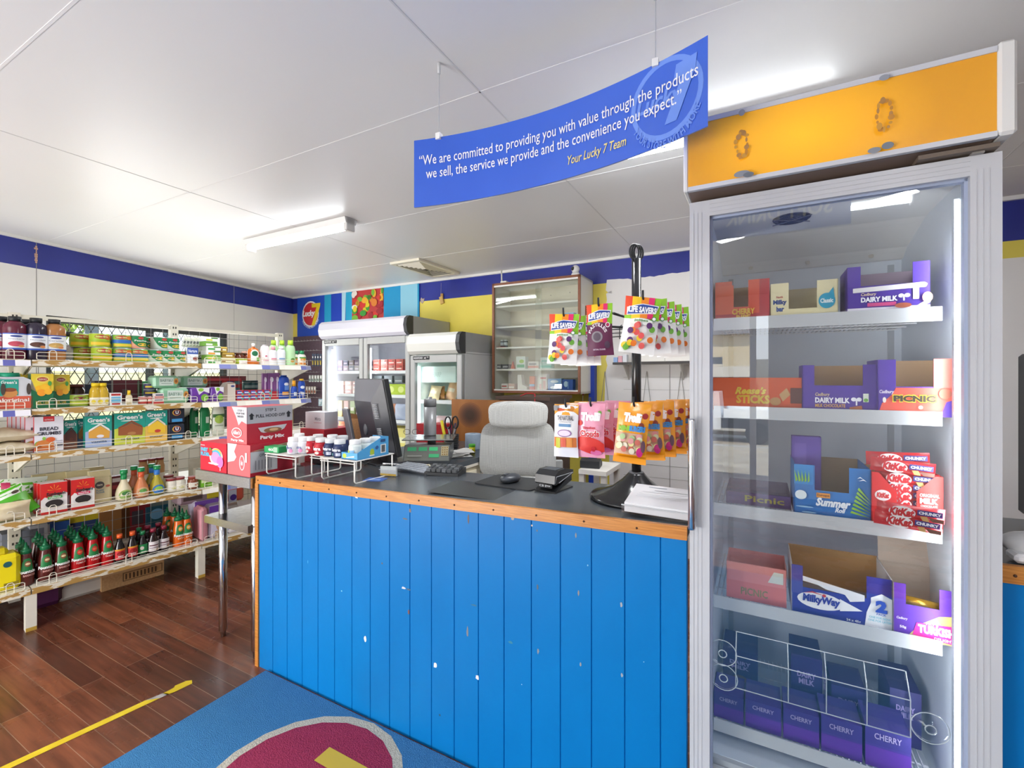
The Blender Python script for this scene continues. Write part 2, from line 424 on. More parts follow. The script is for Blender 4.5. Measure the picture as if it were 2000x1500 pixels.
for (a0, a1, z0, z1) in ((-4.2, -3.3, 0, CEIL), (-.10, -.03, 0, CEIL), (.10, 2.2, 0, CEIL), (2.9, U1 + .1, 0, CEIL), (-3.3, 2.9, 2.15, CEIL), (2.2, 2.9, 0, .55), (-1.95, -1.88, 0, 2.15)):
    fw.box(a0, W0 - .12, z0, a1, W0, z1, white_w)
rmobj(struct('wall_front', fw))
# ---------------- outside
grd = noise_mat('bitumen_and_dust', '#b8a68c', '#d3c3a8', 1.2, .9)
rmobj(struct('ground', MB().box(-40, -60, -.82, 40, W0 - 1.2, -.8, grd).box(-20, W0 - 1.1, -.81, U0 + .2, 20, -.79, noise_mat('dry_grass', '#b9ad72', '#8f9a55', 4, .95))))
rmobj(struct('verandah_floor', MB().box(U0, W0 - 1.2, -.1, U1, W0 - .0, -.002, fm)))
rmobj(struct('kerb', MB().box(-40, -13.0, -.8, 40, -12.7, -.68, '#cfc8ba').box(-40, -17.0, -.8, 40, -16.8, -.66, '#b9a27a')))
ho = thing('house', 'cream weatherboard house across the road and a long window band', 'house', RM, -1.45, -26, -.8)
part('wall', MB().box(-7, -4, 0, 1.0, 0, 2.4, '#8a4a34').box(-7, -4, 2.4, 1.0, 0, 4.6, noise_mat('weatherboard_cream', '#dcc9a0', '#e8d7b3', 2, .8)).box(1, -4, 0, 7, -.3, 3.2, '#8d8a80'), ho)
part('window', MB().box(-5.8, .0, 2.95, -.4, .03, 3.35, '#4a4f55').box(-5.9, .0, 2.85, -.3, .05, 2.95, '#efe6d2').box(-4.0, 0, 2.9, -3.9, .05, 3.4, '#efe6d2').box(-2.2, 0, 2.9, -2.1, .05, 3.4, '#efe6d2'), ho)
part('roof', MB().prism([(-4.4, 4.6), (.5, 4.6), (-2, 6.0)], 'x', -7.4, 1.3, '#8a7f76'), ho)
part('balcony', MB().box(-7, 0, 2.22, 1.2, .9, 2.3, '#e6dccb').box(-7, .86, 2.3, 1.2, .9, 2.8, '#e9e1d1'), ho)
ut = thing('pickup_truck', 'white tray-back pickup truck parked across the road', 'truck', RM, -1.75, -15.2, -.8)
cab = MB(); sil = [(-1.9, .45), (-1.95, .95), (-1.05, 1.12), (-.45, 1.68), (.55, 1.7), (.62, .95), (.62, .45)]
cab.prism(sil, 'y', -.85, .85, M('#f1f1f0', .25))
part('cab', cab, ut)
part('side_window', MB().box(-.75, -.865, 1.12, -.12, -.855, 1.58, M('#5b6a72', .1)).box(-.06, -.865, 1.12, .5, -.855, 1.58, M('#5b6a72', .1)), ut)
part('tray', MB().box(.7, -.9, .85, 2.6, .9, .95, '#e8e8e6').box(.7, -.9, .95, 2.6, -.87, 1.15, '#f0f0ee').box(.7, .87, .95, 2.6, .9, 1.15, '#f0f0ee').box(.62, -.9, .5, 2.5, .9, .85, '#2c2e30'), ut)
for x in (-1.3, 1.7):
    for y in (-.8, .8):
        part('wheel', MB().lathe([(.2, -.1), (.36, -.1), (.36, .1), (.2, .1)], '#1e1f20', 18, T=Matrix.Translation((x, y, .36)) @ Matrix.Rotation(R(90), 4, 'X')), ut)
# greenery and pale yard wall beyond the side window
leafm = noise_mat('leaves', '#3f6b26', '#9dbb4b', 9, .7)
yard = Fr(LW.x, LW.y, math.degrees(LW.a))
def bush(label, a, w, z, r):
    random.seed(int(abs(a * 100))); mb = MB(); mb.tube([(0, 0, -z - .1), (0, 0, .1)], .05, '#5d4a36')
    for i in range(420):
        th = random.random() * 6.28; ph = math.acos(random.uniform(-1, 1)); q = r * (.55 + .5 * random.random())
        c = Vector((q * math.sin(ph) * math.cos(th), q * math.sin(ph) * math.sin(th), q * .8 * math.cos(ph) + .3))
        d1 = Vector((random.uniform(-1, 1), random.uniform(-1, 1), random.uniform(-1, 1))).normalized(); d2 = d1.cross(Vector((.3, .2, 1))).normalized()
        L = .13 * r + .05
        mb.add([c - d1 * L, c + d2 * L * .35, c + d1 * L, c - d2 * L * .35], [(0, 1, 2, 3)], leafm)
    return thing('tree', label, 'tree', yard, a, w, z, mb=mb)
bush('bushy green tree outside the window behind the shelving, nearest', -1.9, 2.2, 1.75, .75)
bush('bushy green tree outside the window behind the shelving, farthest', -.9, 3.6, 1.95, .8)
bush('low green bush outside the window, seen between the first and second shelves', -3.0, 1.7, 1.45, .6)
bush('green tree outside the window beyond the middle of the shelving', -1.5, 3.2, 2.2, .9)
yw = MB().box(-6, 4.4, -.15, 5, 4.5, 1.5, noise_mat('yard_wall', '#e2cf9e', '#efe0b6', 3, .9))
for i in range(4): yw.box(-2.2 + i * .8, 1.3, -.15, -2.12 + i * .8, 1.38, 2.6, '#6f7c86')
o = tag(link('yard_fence', yw.mesh('yard_fence')), 'pale yellow yard fence with grey posts seen through the side window', 'fence'); onLW(o)

# ================================================================== LIGHT FITTINGS
tube_e = M('#f6fbff', .5, 0, 16.0)
def batten(label, a, w, L, power=7):
    t = thing('fluorescent_light', label, 'light', RM, a, w, CEIL - .002, group='ceiling fluorescent lights')
    h = MB().prism([(-.05, 0), (.05, 0), (.04, -.035), (-.04, -.035)], 'x', -L / 2, L / 2, '#ededeb')
    for s in (-1, 1): h.box(s * L / 2, -.035, -.078, s * (L / 2 - .03), .035, -.0, '#e2e2e0', bev=.004)
    part('housing', h, t)
    area('tube_lamp', RM.pt(a, w, CEIL - .09), RM.pt(a, w, 0), L, .06, power, (.97, .98, 1))
    part('tube', MB().tube([(-L / 2 + .03, 0, -.055), (L / 2 - .03, 0, -.055)], .0135, tube_e, 10), t)
    return t
a_, w_ = RM.at(570, 0), 0
P = Vector((-1.47, 3.14)); batten('lit ceiling tube light above the shelving, left of the hanging sign', P.x * RM.c + P.y * RM.s, -P.x * RM.s + P.y * RM.c, 1.04)
P = Vector((.70, 1.85)); batten('lit ceiling tube light partly behind the blue sign and the yellow light box', P.x * RM.c + P.y * RM.s, -P.x * RM.s + P.y * RM.c, 1.04, 15)
for k, (a, w) in enumerate(((-2.6, -1.0), (.22, -.46), (-1.6, -2.6), (2.1, -1.9))):
    batten('ceiling tube light outside the picture, behind the camera, ' + NTH[k], a, w, 1.04)

# vent
vt = thing('ceiling_vent', 'square louvred air vent in the ceiling near the glass cabinet', 'vent', RM, RM.at(833, 0) * 0 + (-.777 * RM.c + 4.19 * RM.s), (.777 * RM.s + 4.19 * RM.c), CEIL - .001)
v = MB().box(-.16, -.30, -.02, -.13, .30, 0, '#e9e4d2').box(.13, -.30, -.02, .16, .30, 0, '#e9e4d2').box(-.13, -.30, -.02, .13, -.26, 0, '#e9e4d2').box(-.13, .26, -.02, .13, .30, 0, '#e9e4d2').box(-.13, -.26, -.002, .13, .26, -.001, '#3a362f')
part('frame', v, vt)
for k in range(6):
    q = 1 - k * .15; x, y = .13 * q, .26 * q
    lv = MB(); x2, y2 = x - .014, y - .028; zo, zi = -.024, -.008
    for (A, B, C_, D_) in (((-x, -y), (x, -y), (x2, -y2), (-x2, -y2)), ((x, -y), (x, y), (x2, y2), (x2, -y2)), ((x, y), (-x, y), (-x2, y2), (x2, y2)), ((-x, y), (-x, -y), (-x2, -y2), (-x2, y2))):
        lv.add([(*A, zi), (*B, zi), (*C_, zo), (*D_, zo), (*A, zi + .002), (*B, zi + .002), (*C_, zo + .002), (*D_, zo + .002)], [(0, 1, 2, 3), (4, 5, 6, 7), (3, 2, 6, 7), (0, 1, 5, 4)], '#f0ecdc')
    part('louvre', lv, vt)

# ================================================================== HANGING SIGN
sg_a = Vector((-.3137, 1.476)); sg_b = Vector((.4613, 1.085)); L = (sg_b - sg_a).length; dirv = (sg_b - sg_a) / L
SG = Fr(sg_a.x, sg_a.y, math.degrees(math.atan2(dirv.y, dirv.x)))
HS = .214
def sgm(off=0.0): return lambda x, z, l: (x * L, .075 * 4 * x * (1 - x) - .0006 * (l + 1) - off, (1.944 + x * .048) + z * (HS * (1 - .0 * x)) )
sg = thing('hanging_sign', 'bowed blue hanging sign with a white promise in two lines', 'sign', SG, 0, 0, 0)
sb = MB(); bl = noise_mat('sign_blue', '#2f5fd0', '#3465d6', 3, .28, coat=.4)
sb.grid(lambda x, z: sgm(-.0006)(x, z, 0), 24, 2, bl); sb.grid(lambda x, z: (lambda p: (p[0], p[1] + .005, p[2]))(sgm(-.0006)(x, z, 0)), 24, 2, '#3c66cc')
for z in (0, 1):
    sb.grid(lambda x, y, z=z: (lambda p: (p[0], p[1] + .005 * y, p[2]))(sgm(-.0006)(x, z, 0)), 24, 1, '#7d8fc4')
for x in (0, 1):
    sb.grid(lambda z, y, x=x: (lambda p: (p[0], p[1] + .005 * y, p[2]))(sgm(-.0006)(x, z, 0)), 1, 1, '#8a8f9a')
part('panel', sb, sg)
em = MB(); pb = '#6f95ea'
em.deco([('o', .885, .53, .104, .47, .87, pb), ('t', 'Lucky', .80, .40, .93, .64, pb, .012, .035), ('p', [(.915, .86), (.972, .88), (.968, .72), (.916, .22), (.882, .22), (.93, .70), (.908, .68)], pb), ('arc', 'YOUR STORE WITH MORE', .885, .53, .108, .58, 205, 335, .17, pb)], sgm())
part('emblem', em, sg, 'pale blue ring emblem with a seven')
W_ = '#f4f5f8'
for ln in ([('t', '“We are committed to providing you with value through the products', .02, .565, .975, .76, W_, 0, .004), ('t', 'we sell, the service we provide and the convenience you expect.”', .045, .36, .93, .555, W_, 0, .004), ('t', 'Your Lucky 7 Team', .565, .13, .765, .285, '#f0e08a', .006, .008)]):
    part('lettering', MB().deco([ln], sgm(.0015)), sg)
for px_, x in ((873, .09), (1290, .855)):
    p = sgm()(x, 1, 0)
    part('hanger', MB().box(p[0] - .008, p[1] - .006, p[2] - .008, p[0] + .008, p[1] + .012, p[2] + .012, '#e6e6e6').tube([(p[0], p[1] + .003, p[2]), (p[0], p[1] + .003, CEIL)], .0012, '#b9bcc0', 4).cyl(p[0], p[1] + .003, CEIL - .035, CEIL, .005, '#cfd0d2', 8), sg)

# a second hanging sign above the camera, seen only in the fridge door
s2 = thing('hanging_sign', 'second blue hanging sign above the camera, reflected in the fridge door', 'sign', RM, .06, .60, 1.97)
part('panel', MB().box(-.24, -.004, 0, .24, 0, .25, bl), s2)
part('lettering', MB().deco([('t', 'SOFT DRINK', .12, .2, .88, .45, W_, 0, .02)], lambda x, z, l: (.24 - .48 * x, .001 + .0005 * l, .25 * z)), s2)
for x in (-.2, .2): part('hanger', MB().tube([(x, -.002, .25), (x, -.002, CEIL - 1.97)], .0012, '#b9bcc0', 4), s2)

# ================================================================== BACK WALL FITTINGS
def onRM(o): o.rotation_euler = (0, 0, RM.a); return o
def bwt(name, label, cat, a, w, z, **k): return thing(name, label, cat, RM, a, w, z, **k)
p0, p1 = RM.at(581, 3.77), RM.at(819, 3.77)
PW, PH = p1 - p0, 2.376 - 1.90
ps = bwt('poster_panel', 'blue shop poster strip with red emblem and jelly sweets picture', 'poster', p0, 3.768, 0)
pm = MB().box(0, 0, 1.90, PW, .008, 2.376, '#1d4fc4')
f = flat(PW, PH, 0, 1.90, PW / 2)
X = lambda px: (RM.at(px, 3.77) - p0) / PW
it = [('r', X(634), 0, X(647), 1, '#20a4d2'), ('r', X(647), 0, X(669), 1, '#1d45c0'), ('p', [(X(668), 0), (X(674), 0), (X(676), 1), (X(668), 1)], '#b9e2f4'), ('r', X(676), 0, X(688), 1, '#22a9d6'),
      ('r', X(688), 0, X(750), 1, '#c23a3a'), ('r', X(750), 0, X(783), 1, '#1698cf'), ('r', X(783), 0, X(816), 1, '#93cfe6'), ('r', X(816), 0, 1, 1, '#1f9fd0')]
random.seed(11); cols = ['#e8d22c', '#3f9b3a', '#e0812f', '#d8362f', '#f2b233', '#a31f2f', '#f0e6dc', '#7bb83a']
for i in range(46):
    cx = random.uniform(X(690), X(748)); it.append(('e', cx, random.uniform(.05, .95), min(.012 + random.random() * .014, cx - X(688), X(750) - cx), .045 + .05 * random.random(), cols[i % 8]))
pm.deco(it, f)
part('printed_panel', pm, ps)
lg = MB(); cx = X(607); 
lg.deco([('e', cx, .56, .078, .33, '#f2f2f4'), ('e', cx, .56, .070, .29, '#d8323a'), ('t', 'Lucky', cx - .072, .46, cx + .040, .66, '#ffffff', .01, .05), ('p', [(cx + .012, .82), (cx + .092, .82), (cx + .090, .74), (cx + .040, .26), (cx + .010, .26), (cx + .056, .72), (cx + .014, .72)], '#f5d62a'),
         ('arc', 'YOUR STORE WITH MORE', cx, .56, .088, .37, 205, 335, .14, '#e9ecf4')], flat(PW, PH, -.002, 1.90, PW / 2))
part('emblem', lg, ps, 'round red emblem with a yellow seven')
p0, p1 = RM.at(574, 3.76), RM.at(640, 3.76)
peg = noise_mat('brown_pegboard', '#574450', '#604c57', 30, .6)
pg = bwt('pegboard', 'brown pegboard with rows of white hooks beside the tall fridge', 'pegboard', p0, 3.752, 0)
part('board', MB().box(0, 0, .55, p1 - p0 + .15, .024, 1.90, peg), pg)
pe = MB()
for z in (1.84, 1.72, 1.60, 1.46, 1.36, 1.24, 1.16, 1.04):
    pe.box(.02, -.002, z - .0015, p1 - p0 + .1, 0, z + .0015, '#8d8088')
    for i in range(9): pe.tube([(.05 + i * .055, 0, z), (.05 + i * .055, -.05, z), (.05 + i * .055, -.055, z + .01)], .002, '#d8d8da', 4)
part('hook', pe, pg)
pg.children[-1]['kind'] = 'stuff'
random.seed(2)
def blister(label, px, y, wpx, hpx, col, col2, k):
    w = 3.69; a = RM.at(px, w); D = RM.D(a, w); ww, hh = wpx * D / F, hpx * D / F
    mb = MB().box(-ww / 2, 0, -hh, ww / 2, .006, 0, col); mb.deco([('r', .1, .1, .9, .45, col2), ('r', .2, .65, .8, .8, '#ffffff')], flat(ww, hh, 0, -hh)); mb.sphere((0, -.006, -hh * .62), ww * .28, col2, 10, 6, (1, .5, 1))
    mb.tube([(0, .005, -.01), (0, .045, -.01)], .002, '#c9cbd0', 4)
    bwt('blister_pack', label, 'package', a, w, RM.z(px, w, y), mb=mb, group='packets hanging on the pegboard')
for i in range(4): blister('dark blue and yellow battery card on the top pegboard row, ' + NTH[i] + ' from the left', 611 + i * 5, 691, 4.4, 24, '#4a5a74', '#c8b04a', i)
for i in range(6): blister('small white stationery pack on the middle pegboard row, ' + NTH[i] + ' from the left', 605 + i * 5.4, 733, 5, 13, '#dfe3e0', '#8fa39a', i)
for i in range(4): blister('small brownish pack on the lower pegboard row, ' + NTH[i] + ' from the left', 599 + i * 5.2, 755, 5, 14, '#d9d2c8', '#a5614a', i)
blister('pale blue plastic pack alone on the lowest pegboard hook', 626, 779, 12, 14, '#a9c3cf', '#c9dde4', 1)
tg = MB().box(-.02, 0, -.075, .02, .012, 0, '#cda75e', T=Matrix.Rotation(R(-14), 4, 'Y')).box(-.004, .004, -.02, .026, .014, .03, '#b48a48').tube([(.0, .006, .02), (.0, .01, .14)], .001, '#d9cdb0', 4)
bwt('wooden_tag', 'two small wooden tags hanging from a string on the blue wall band', 'tag', RM.at(861, 3.76), 3.755, 2.215, mb=tg)
bwt('wall_scar', 'torn beige patch of paint on the blue band beside the poster', 'patch', RM.at(825, 3.775), 3.773, 2.20, mb=MB().prism([(-.022, -.02), (.0, -.035), (.02, -.015), (.026, .02), (.004, .012), (-.012, .03), (-.024, .012)], 'y', 0, .004, '#b8a79c'))

# ---------------- glass wall cabinet
ca, cb, cz0, cz1, cw0 = -2.051, -1.243, 1.267, 2.215, 3.458
gc = bwt('display_cabinet', 'wall-hung wooden display cabinet with sliding glass doors', 'cabinet', (ca + cb) / 2, cw0, cz0)
Wc, Hc, Dc = cb - ca, cz1 - cz0, .318
tim = noise_mat('cabinet_edge_wood', '#7d4a30', '#8d573a', 30, .45, stretch=(1, 1, 6))
cin = M('#e9e8df', .5)
body = MB().box(-Wc / 2, .012, 0, -Wc / 2 + .016, Dc, Hc, cin).box(Wc / 2 - .016, .012, 0, Wc / 2, Dc, Hc, cin).box(-Wc / 2, .012, 0, Wc / 2, Dc, .016, cin).box(-Wc / 2, .012, Hc - .016, Wc / 2, Dc, Hc, cin).box(-Wc / 2, Dc - .01, 0, Wc / 2, Dc, Hc, noise_mat('cabinet_back', '#dcd3bb', '#e4dcc8', 3, .6))
for (px_, z) in ((.02, .78), (.02, .86), (.2, .87), (-.2, .85), (.33, .9)): body.cyl(0, 0, 0, .002, .004, '#6a6a66', 8, T=Matrix.Translation((px_, Dc - .012, z)) @ Matrix.Rotation(R(90), 4, 'X'))
part('carcass', body, gc)
part('front_frame', MB().box(-Wc / 2, 0, 0, -Wc / 2 + .02, .014, Hc, tim).box(Wc / 2 - .02, 0, 0, Wc / 2, .014, Hc, tim).box(-Wc / 2, 0, 0, Wc / 2, .014, .02, tim).box(-Wc / 2, 0, Hc - .02, Wc / 2, .014, Hc, tim).box(-Wc / 2 + .02, -.0, Hc - .034, Wc / 2 - .02, .012, Hc - .02, '#f1f0ec').box(-Wc / 2 + .02, 0, .02, Wc / 2 - .02, .012, .03, '#f1f0ec'), gc)
for z in (.206, .395, .575, .755): part('shelf', MB().box(-Wc / 2 + .016, .04, z - .014, Wc / 2 - .016, Dc - .01, z, '#f0efe8'), gc)
cgl = glass('cabinet_glass', (.93, .95, .93), 1.0, .03)
part('sliding_glass', MB().box(-Wc / 2 + .018, .016, .03, .06, .02, Hc - .03, cgl), gc)
part('sliding_glass', MB().box(.0, .026, .03, Wc / 2 - .018, .03, Hc - .03, cgl), gc)
part('notice', MB().deco([('r', .1, .62, .6, .76, '#f4f2ec'), ('r', .35, .62, .85, .755, '#a8502e')] + [('r', .42, .635 + .018 * i, .78, .643 + .018 * i, '#f0dccb') for i in range(6)], rightside(Wc, Dc, Hc)), gc, 'orange and white notice on the cabinet side')
FW = lambda px, w=cw0 + .12: RM.at(px, w)
def cabitem(name, label, cat, pa, pb, w, z, hpx, col, deco=(), d=.06, **k):
    a, ww = RM.fit(pa, pb, w); h = hpx * RM.D(a, w) / F
    mb = MB().box(-ww / 2, 0, 0, ww / 2, d, h, col); mb.deco(list(deco), flat(ww, h))
    return bwt(name, label, cat, a, w, cz0 + z, mb=mb, **k)
wq = cw0 + .06
G = 'chemist goods in the glass cabinet'
for (nm, lb, pa, pb, z, h, col, dc) in (
    ('medicine_box', 'small dark grey box at the left end of the second lowest cabinet shelf', 968, 979, .206, 9, '#3c3f44', [('t', 'omto', .1, .3, .9, .7, '#e8e8e8')]),
    ('medicine_box', 'small dark grey box, second from the left on the second lowest cabinet shelf', 981, 993, .206, 9, '#3c3f44', [('t', 'omto', .1, .3, .9, .7, '#e8e8e8')]),
    ('medicine_box', 'white and green tall box in the cabinet beside the dark boxes', 1008, 1026, .206, 24, '#dfe9e0', [('r', .1, .1, .9, .35, '#5fae7f'), ('e', .6, .6, .25, .15, '#a9cc46')]),
    ('medicine_box', 'white box with a salmon stripe low in the cabinet', 1031, 1052, .206, 14, '#e9e4df', [('r', 0, .1, 1, .4, '#d98a78'), ('r', .1, .55, .8, .75, '#8f8a88')]),
    ('medicine_box', 'aqua box beside the salmon-striped box in the cabinet', 1055, 1077, .206, 12, '#bfe3d8', [('r', 0, .15, 1, .5, '#79c9b4')]),
    ('medicine_box', 'white and aqua box lying on the aqua box', 1056, 1075, .252, 11, '#dcece8', [('r', .1, .2, .9, .5, '#8dd0c0')]),
    ('medicine_box', 'light blue first-aid box on the middle cabinet shelf at the right', 1101, 1121, .575, 20, '#57a6cf', [('r', .1, .4, .9, .75, '#b9dcec')]),
    ('medicine_box', 'white and red medicine box on the bottom cabinet shelf, leftmost', 979, 992, .02, 13, '#f1ece6', [('r', 0, 0, 1, .25, '#c9473c'), ('r', .1, .5, .8, .7, '#c9473c')]),
    ('medicine_box', 'brown and white box on the bottom cabinet shelf beside the white bottle', 993, 1005, .02, 13, '#caa08a', [('r', .1, .3, .9, .6, '#f3e6d8')]),
    ('medicine_box', 'tall orange and blue box on the bottom cabinet shelf', 1034, 1044, .02, 28, '#d9774a', [('r', 0, 0, 1, .3, '#c0392f'), ('r', 0, .3, 1, .45, '#8fb4d6')]),
    ('medicine_box', 'tall white comb card with red print on the bottom cabinet shelf', 1052, 1068, .02, 33, '#e3dad2', [('r', .2, .7, .9, .8, '#c44e44'), ('r', .55, .1, .85, .6, '#cf9a90'), ('r', .1, .1, .35, .4, '#d88')]),
    ('medicine_box', 'blue sticking-plaster box on the bottom cabinet shelf, lower of two', 1070, 1094, .02, 13, '#2f7fc0', [('e', .5, .5, .3, .25, '#cfe4f2')]),
    ('medicine_box', 'blue sticking-plaster box on the bottom cabinet shelf, upper of two', 1070, 1096, .075, 11, '#3f8fca', [('e', .5, .5, .3, .25, '#dfeef7')]),
    ('medicine_box', 'dark blue tissue packet at the right of the bottom cabinet shelf', 1098, 1119, .02, 23, '#2c55a6', [('e', .35, .6, .2, .25, '#bcd6ee'), ('r', .5, .2, .6, .8, '#6f92cc')])):
    cabitem(nm, lb, 'medicine box', pa, pb, wq, z + .0005, h, col, dc, group=G)
for i, px in enumerate((979, 986)):
    mb = MB().cyl(0, .02, 0, .05, .018, '#555a60', 14).cyl(0, .02, .05, .062, .016, '#d7dde0', 14).cyl(0, .02, .012, .04, .0185, '#c8cfd4', 14)
    bwt('medicine_jar', 'small grey jar with pale lid on the third cabinet shelf, ' + ('left' if i == 0 else 'right') + ' of two', 'jar', RM.at(px, wq), wq, cz0 + .4, mb=mb, group='small jars in the cabinet')
bwt('flat_packet', 'flat red packet under the small jars in the cabinet', 'package', RM.at(978, wq), wq - .01, cz0 + .3955, mb=MB().box(-.04, 0, 0, .04, .07, .004, '#c4493f'))
a, ww = RM.fit(1010, 1030, wq)
bwt('white_bottle', 'white slanted plastic bottle on the bottom cabinet shelf', 'bottle', a, wq, cz0 + .02, mb=MB().prism([(-.045, 0), (.045, 0), (.045, .03), (.0, .05), (-.01, .135), (-.045, .135)], 'y', 0, .05, '#f2efe6'))
mb = MB().prism([(-.018, 0), (.018, 0), (.001, .065), (-.001, .065)], 'y', 0, .02, '#d9663f')
bwt('orange_pack', 'small orange triangular pack in the cabinet between dark and green boxes', 'package', RM.at(1001, wq), wq, cz0 + .2065, mb=mb)
# things on top of the cabinet
cmr = bwt('security_camera', 'white ball security camera on the right end of the glass cabinet', 'camera', RM.at(1124, cw0 + .05), cw0 + .05, cz1)
part('base', MB().lathe([(.034, 0), (.034, .012), (.026, .03)], '#ececea', 16), cmr); part('head', MB().sphere((0, 0, .055), .033, '#f0f0ee'), cmr)
part('lens', MB().sphere((-.012, -.019, .057), .018, '#26282a', 12, 8), cmr)
rt = bwt('router', 'small white device with a bent aerial on the left end of the cabinet', 'router', RM.at(985, cw0 + .05), cw0 + .05, cz1, mb=MB().box(-.03, -.02, 0, .03, .03, .022, '#e9e7e0', bev=.004).tube([(-.035, .02, .01), (-.04, .02, .13)], .007, '#dcdcd8', 8))

# ================================================================== COUNTER
blue_p = noise_mat('blue_panel_paint', '#0070b4', '#0277bc', 2.5, .42, .06, (1, 1, .6), bscale=30); blue_p.node_tree.nodes['Principled BSDF'].inputs['Specular IOR Level'].default_value = .25
wood_t = noise_mat('varnished_pine', '#b5702c', '#d08c42', 14, .35, .05, (1, 10, 22), detail=5)
lam = noise_mat('worn_dark_laminate', '#3f454b', '#53595f', 5, .27, .03, detail=8, lo=.3, hi=.75)
def counter(name, label, a0, a1, arm):
    t = thing(name, label, 'counter', RM, 0, 0, 0)
    def wedge(x0, x1, y0, y1, dz0, dz1, m, mb=None):
        mb = mb or MB(); vs = [(x, y, ctop(x) + dz) for x in (x0, x1) for y in (y0, y1) for dz in (dz0, dz1)]
        return mb.add(vs, [(0, 1, 3, 2), (4, 6, 7, 5), (0, 4, 5, 1), (2, 3, 7, 6), (0, 2, 6, 4), (1, 5, 7, 3)], m)
    top = wedge(a0, a1, CW + .012, CW + .46, -.03, 0, lam)
    part('worktop', top, t)
    tr = wedge(a0, a1, CW, CW + .014, -.036, .002, wood_t)
    if arm: tr.box(a0 - .002, CW - .002, 0, a0 + .022, CW + .022, ctop(a0) - .034, wood_t)
    x = a0 + .02
    while x < a1 - .02:
        tr.sphere((x, CW - .0005, ctop(x) - .018), .0035, '#4a2c18', 8, 4); x += .165
    part('edge_trim', tr, t)
    p = MB(); x = a0 + (.022 if arm else 0); k = 0
    while x < a1 - .001:
        x2 = min(x + .1045, a1); g = .0022
        vs = [(x, CW + .008, 0), (x + g, CW + .004, 0), (x2 - g, CW + .004, 0), (x2, CW + .008, 0), (x2, CW + .02, 0), (x, CW + .02, 0)]
        zt = lambda q: ctop(q) - .035
        allv = vs + [(q[0], q[1], zt(q[0])) for q in vs]
        p.add(allv, [(i, (i + 1) % 6, (i + 1) % 6 + 6, i + 6) for i in range(6)] + [tuple(range(6, 12))], blue_p)
        x = x2
    part('boarded_front', p, t)
    if arm:
        ch = MB(); random.seed(9)
        def chip(px, y, wp, hp, col):
            a = RM.at(px, CW); D = RM.D(a, CW); z = EYE + (HOR - y) * D / F; w, h = wp * D / F / 2, hp * D / F / 2
            pts = [(a + w * math.cos(i * .785) * random.uniform(.6, 1.1), z + h * math.sin(i * .785) * random.uniform(.6, 1.1)) for i in range(8)]
            ch.add([(q[0], CW + .0033, q[1]) for q in pts], [tuple(range(8))], col)
        for c_ in ((712, 1249, 8, 15, '#f0ece8'), (849, 1301, 11, 12, '#f0ece8'), (931, 1324, 10, 12, '#e4dede'), (695, 972, 10, 4, '#d7dde2'), (800, 998, 7, 9, '#6a5f5c'), (790, 1014, 14, 4, '#5b6064'), (914, 1014, 5, 20, '#5a4c46'), (787, 1149, 12, 6, '#cdd4d8'), (797, 1152, 12, 4, '#4f5f6a'), (797, 1196, 5, 14, '#6b4a48'), (912, 1236, 5, 24, '#7f8288'), (1049, 1147, 5, 12, '#54636c'), (1129, 1159, 4, 14, '#8d8a88'), (1213, 1183, 6, 11, '#a5a8ac'), (1050, 1273, 5, 12, '#8b8f92'), (1133, 1298, 4, 9, '#9b9c9c'), (1214, 1320, 5, 10, '#a3a7ab'), (1124, 1046, 4, 11, '#8d8d8c'), (1048, 1037, 4, 5, '#5d666c'), (997, 1256, 13, 6, '#2d7f9e'), (925, 1183, 16, 4, '#2a6f90'), (600, 1098, 2, 8, '#58b4dc'), (745, 1101, 4, 4, '#5a5a60'), (1000, 1013, 8, 9, '#a49a8e'), (1038, 1027, 4, 6, '#c0b4a8'), (666, 1155, 4, 3, '#8cc9e2'), (1147, 1105, 3, 5, '#8cc6de'), (858, 1398, 5, 6, '#24506e'), (1018, 1338, 2, 2, '#e6f0f4'), (1257, 1294, 2, 2, '#bfe0ee')):
            chip(*c_)
        part('paint_chips', ch, t)
        am = MB(); za = .925
        am.box(a0, CW + .46, za - .03, -1.47, 2.85, za, lam); part('worktop', am, t, 'side arm of the dark worktop')
        part('drawer_unit', MB().box(a0 + .05, CW + .48, .0, -1.49, 2.83, za - .045, '#e9dfc4').box(-1.4905, CW + .7, .62, -1.486, 2.75, .85, '#efe6cf').box(-1.489, CW + .47, za - .045, -1.47, 2.85, za - .03, '#dcd6c8'), t)
        part('inner_panel', MB().box(a0 + .03, CW + .03, 0, a1 - .02, CW + .05, .86, '#8f8a80'), t)
    return t
counter('shop_counter', 'bright blue boarded shop counter with a dark worn worktop', CT0, CT1, True)
counter('shop_counter', 'end of a second blue counter to the right of the glass fridge', .465, 2.2, False)
# carpet
car = noise_mat('blue_carpet', '#2c78b0', '#4b95c8', 260, .95, 1.0, lo=.3, hi=.7)
cp = thing('carpet_mat', 'blue carpet mat with a round cream and red emblem in front of the counter', 'mat', RM, 0, 0, 0)
part('pile', MB().box(-2.06, -1.0, .0005, .9, CW - .012, .012, car), cp)
crm = noise_mat('cream_pile', '#c9c0a8', '#d9d2bd', 200, .95, .8); rdp = noise_mat('crimson_pile', '#9a2348', '#ad3055', 200, .95, .8)
f = lambda x, z, l: (x, z, .0125 + .0006 * l)
part('emblem', MB().deco([('e', -1.362, 1.017, .35, .35, crm), ('e', -1.362, 1.017, .315, .315, rdp), ('t', '7', -1.42, .82, -1.2, 1.2, '#d9b93a')], f), cp)
tp = MB(); ty = noise_mat('worn_yellow_tape', '#d9bb1c', '#ecd030', 12, .5)
q0, q1 = Vector((-1.73, 1.77)), Vector((-1.478, 2.118)); d = (q1 - q0).normalized(); nn = Vector((-d.y, d.x)) * .017
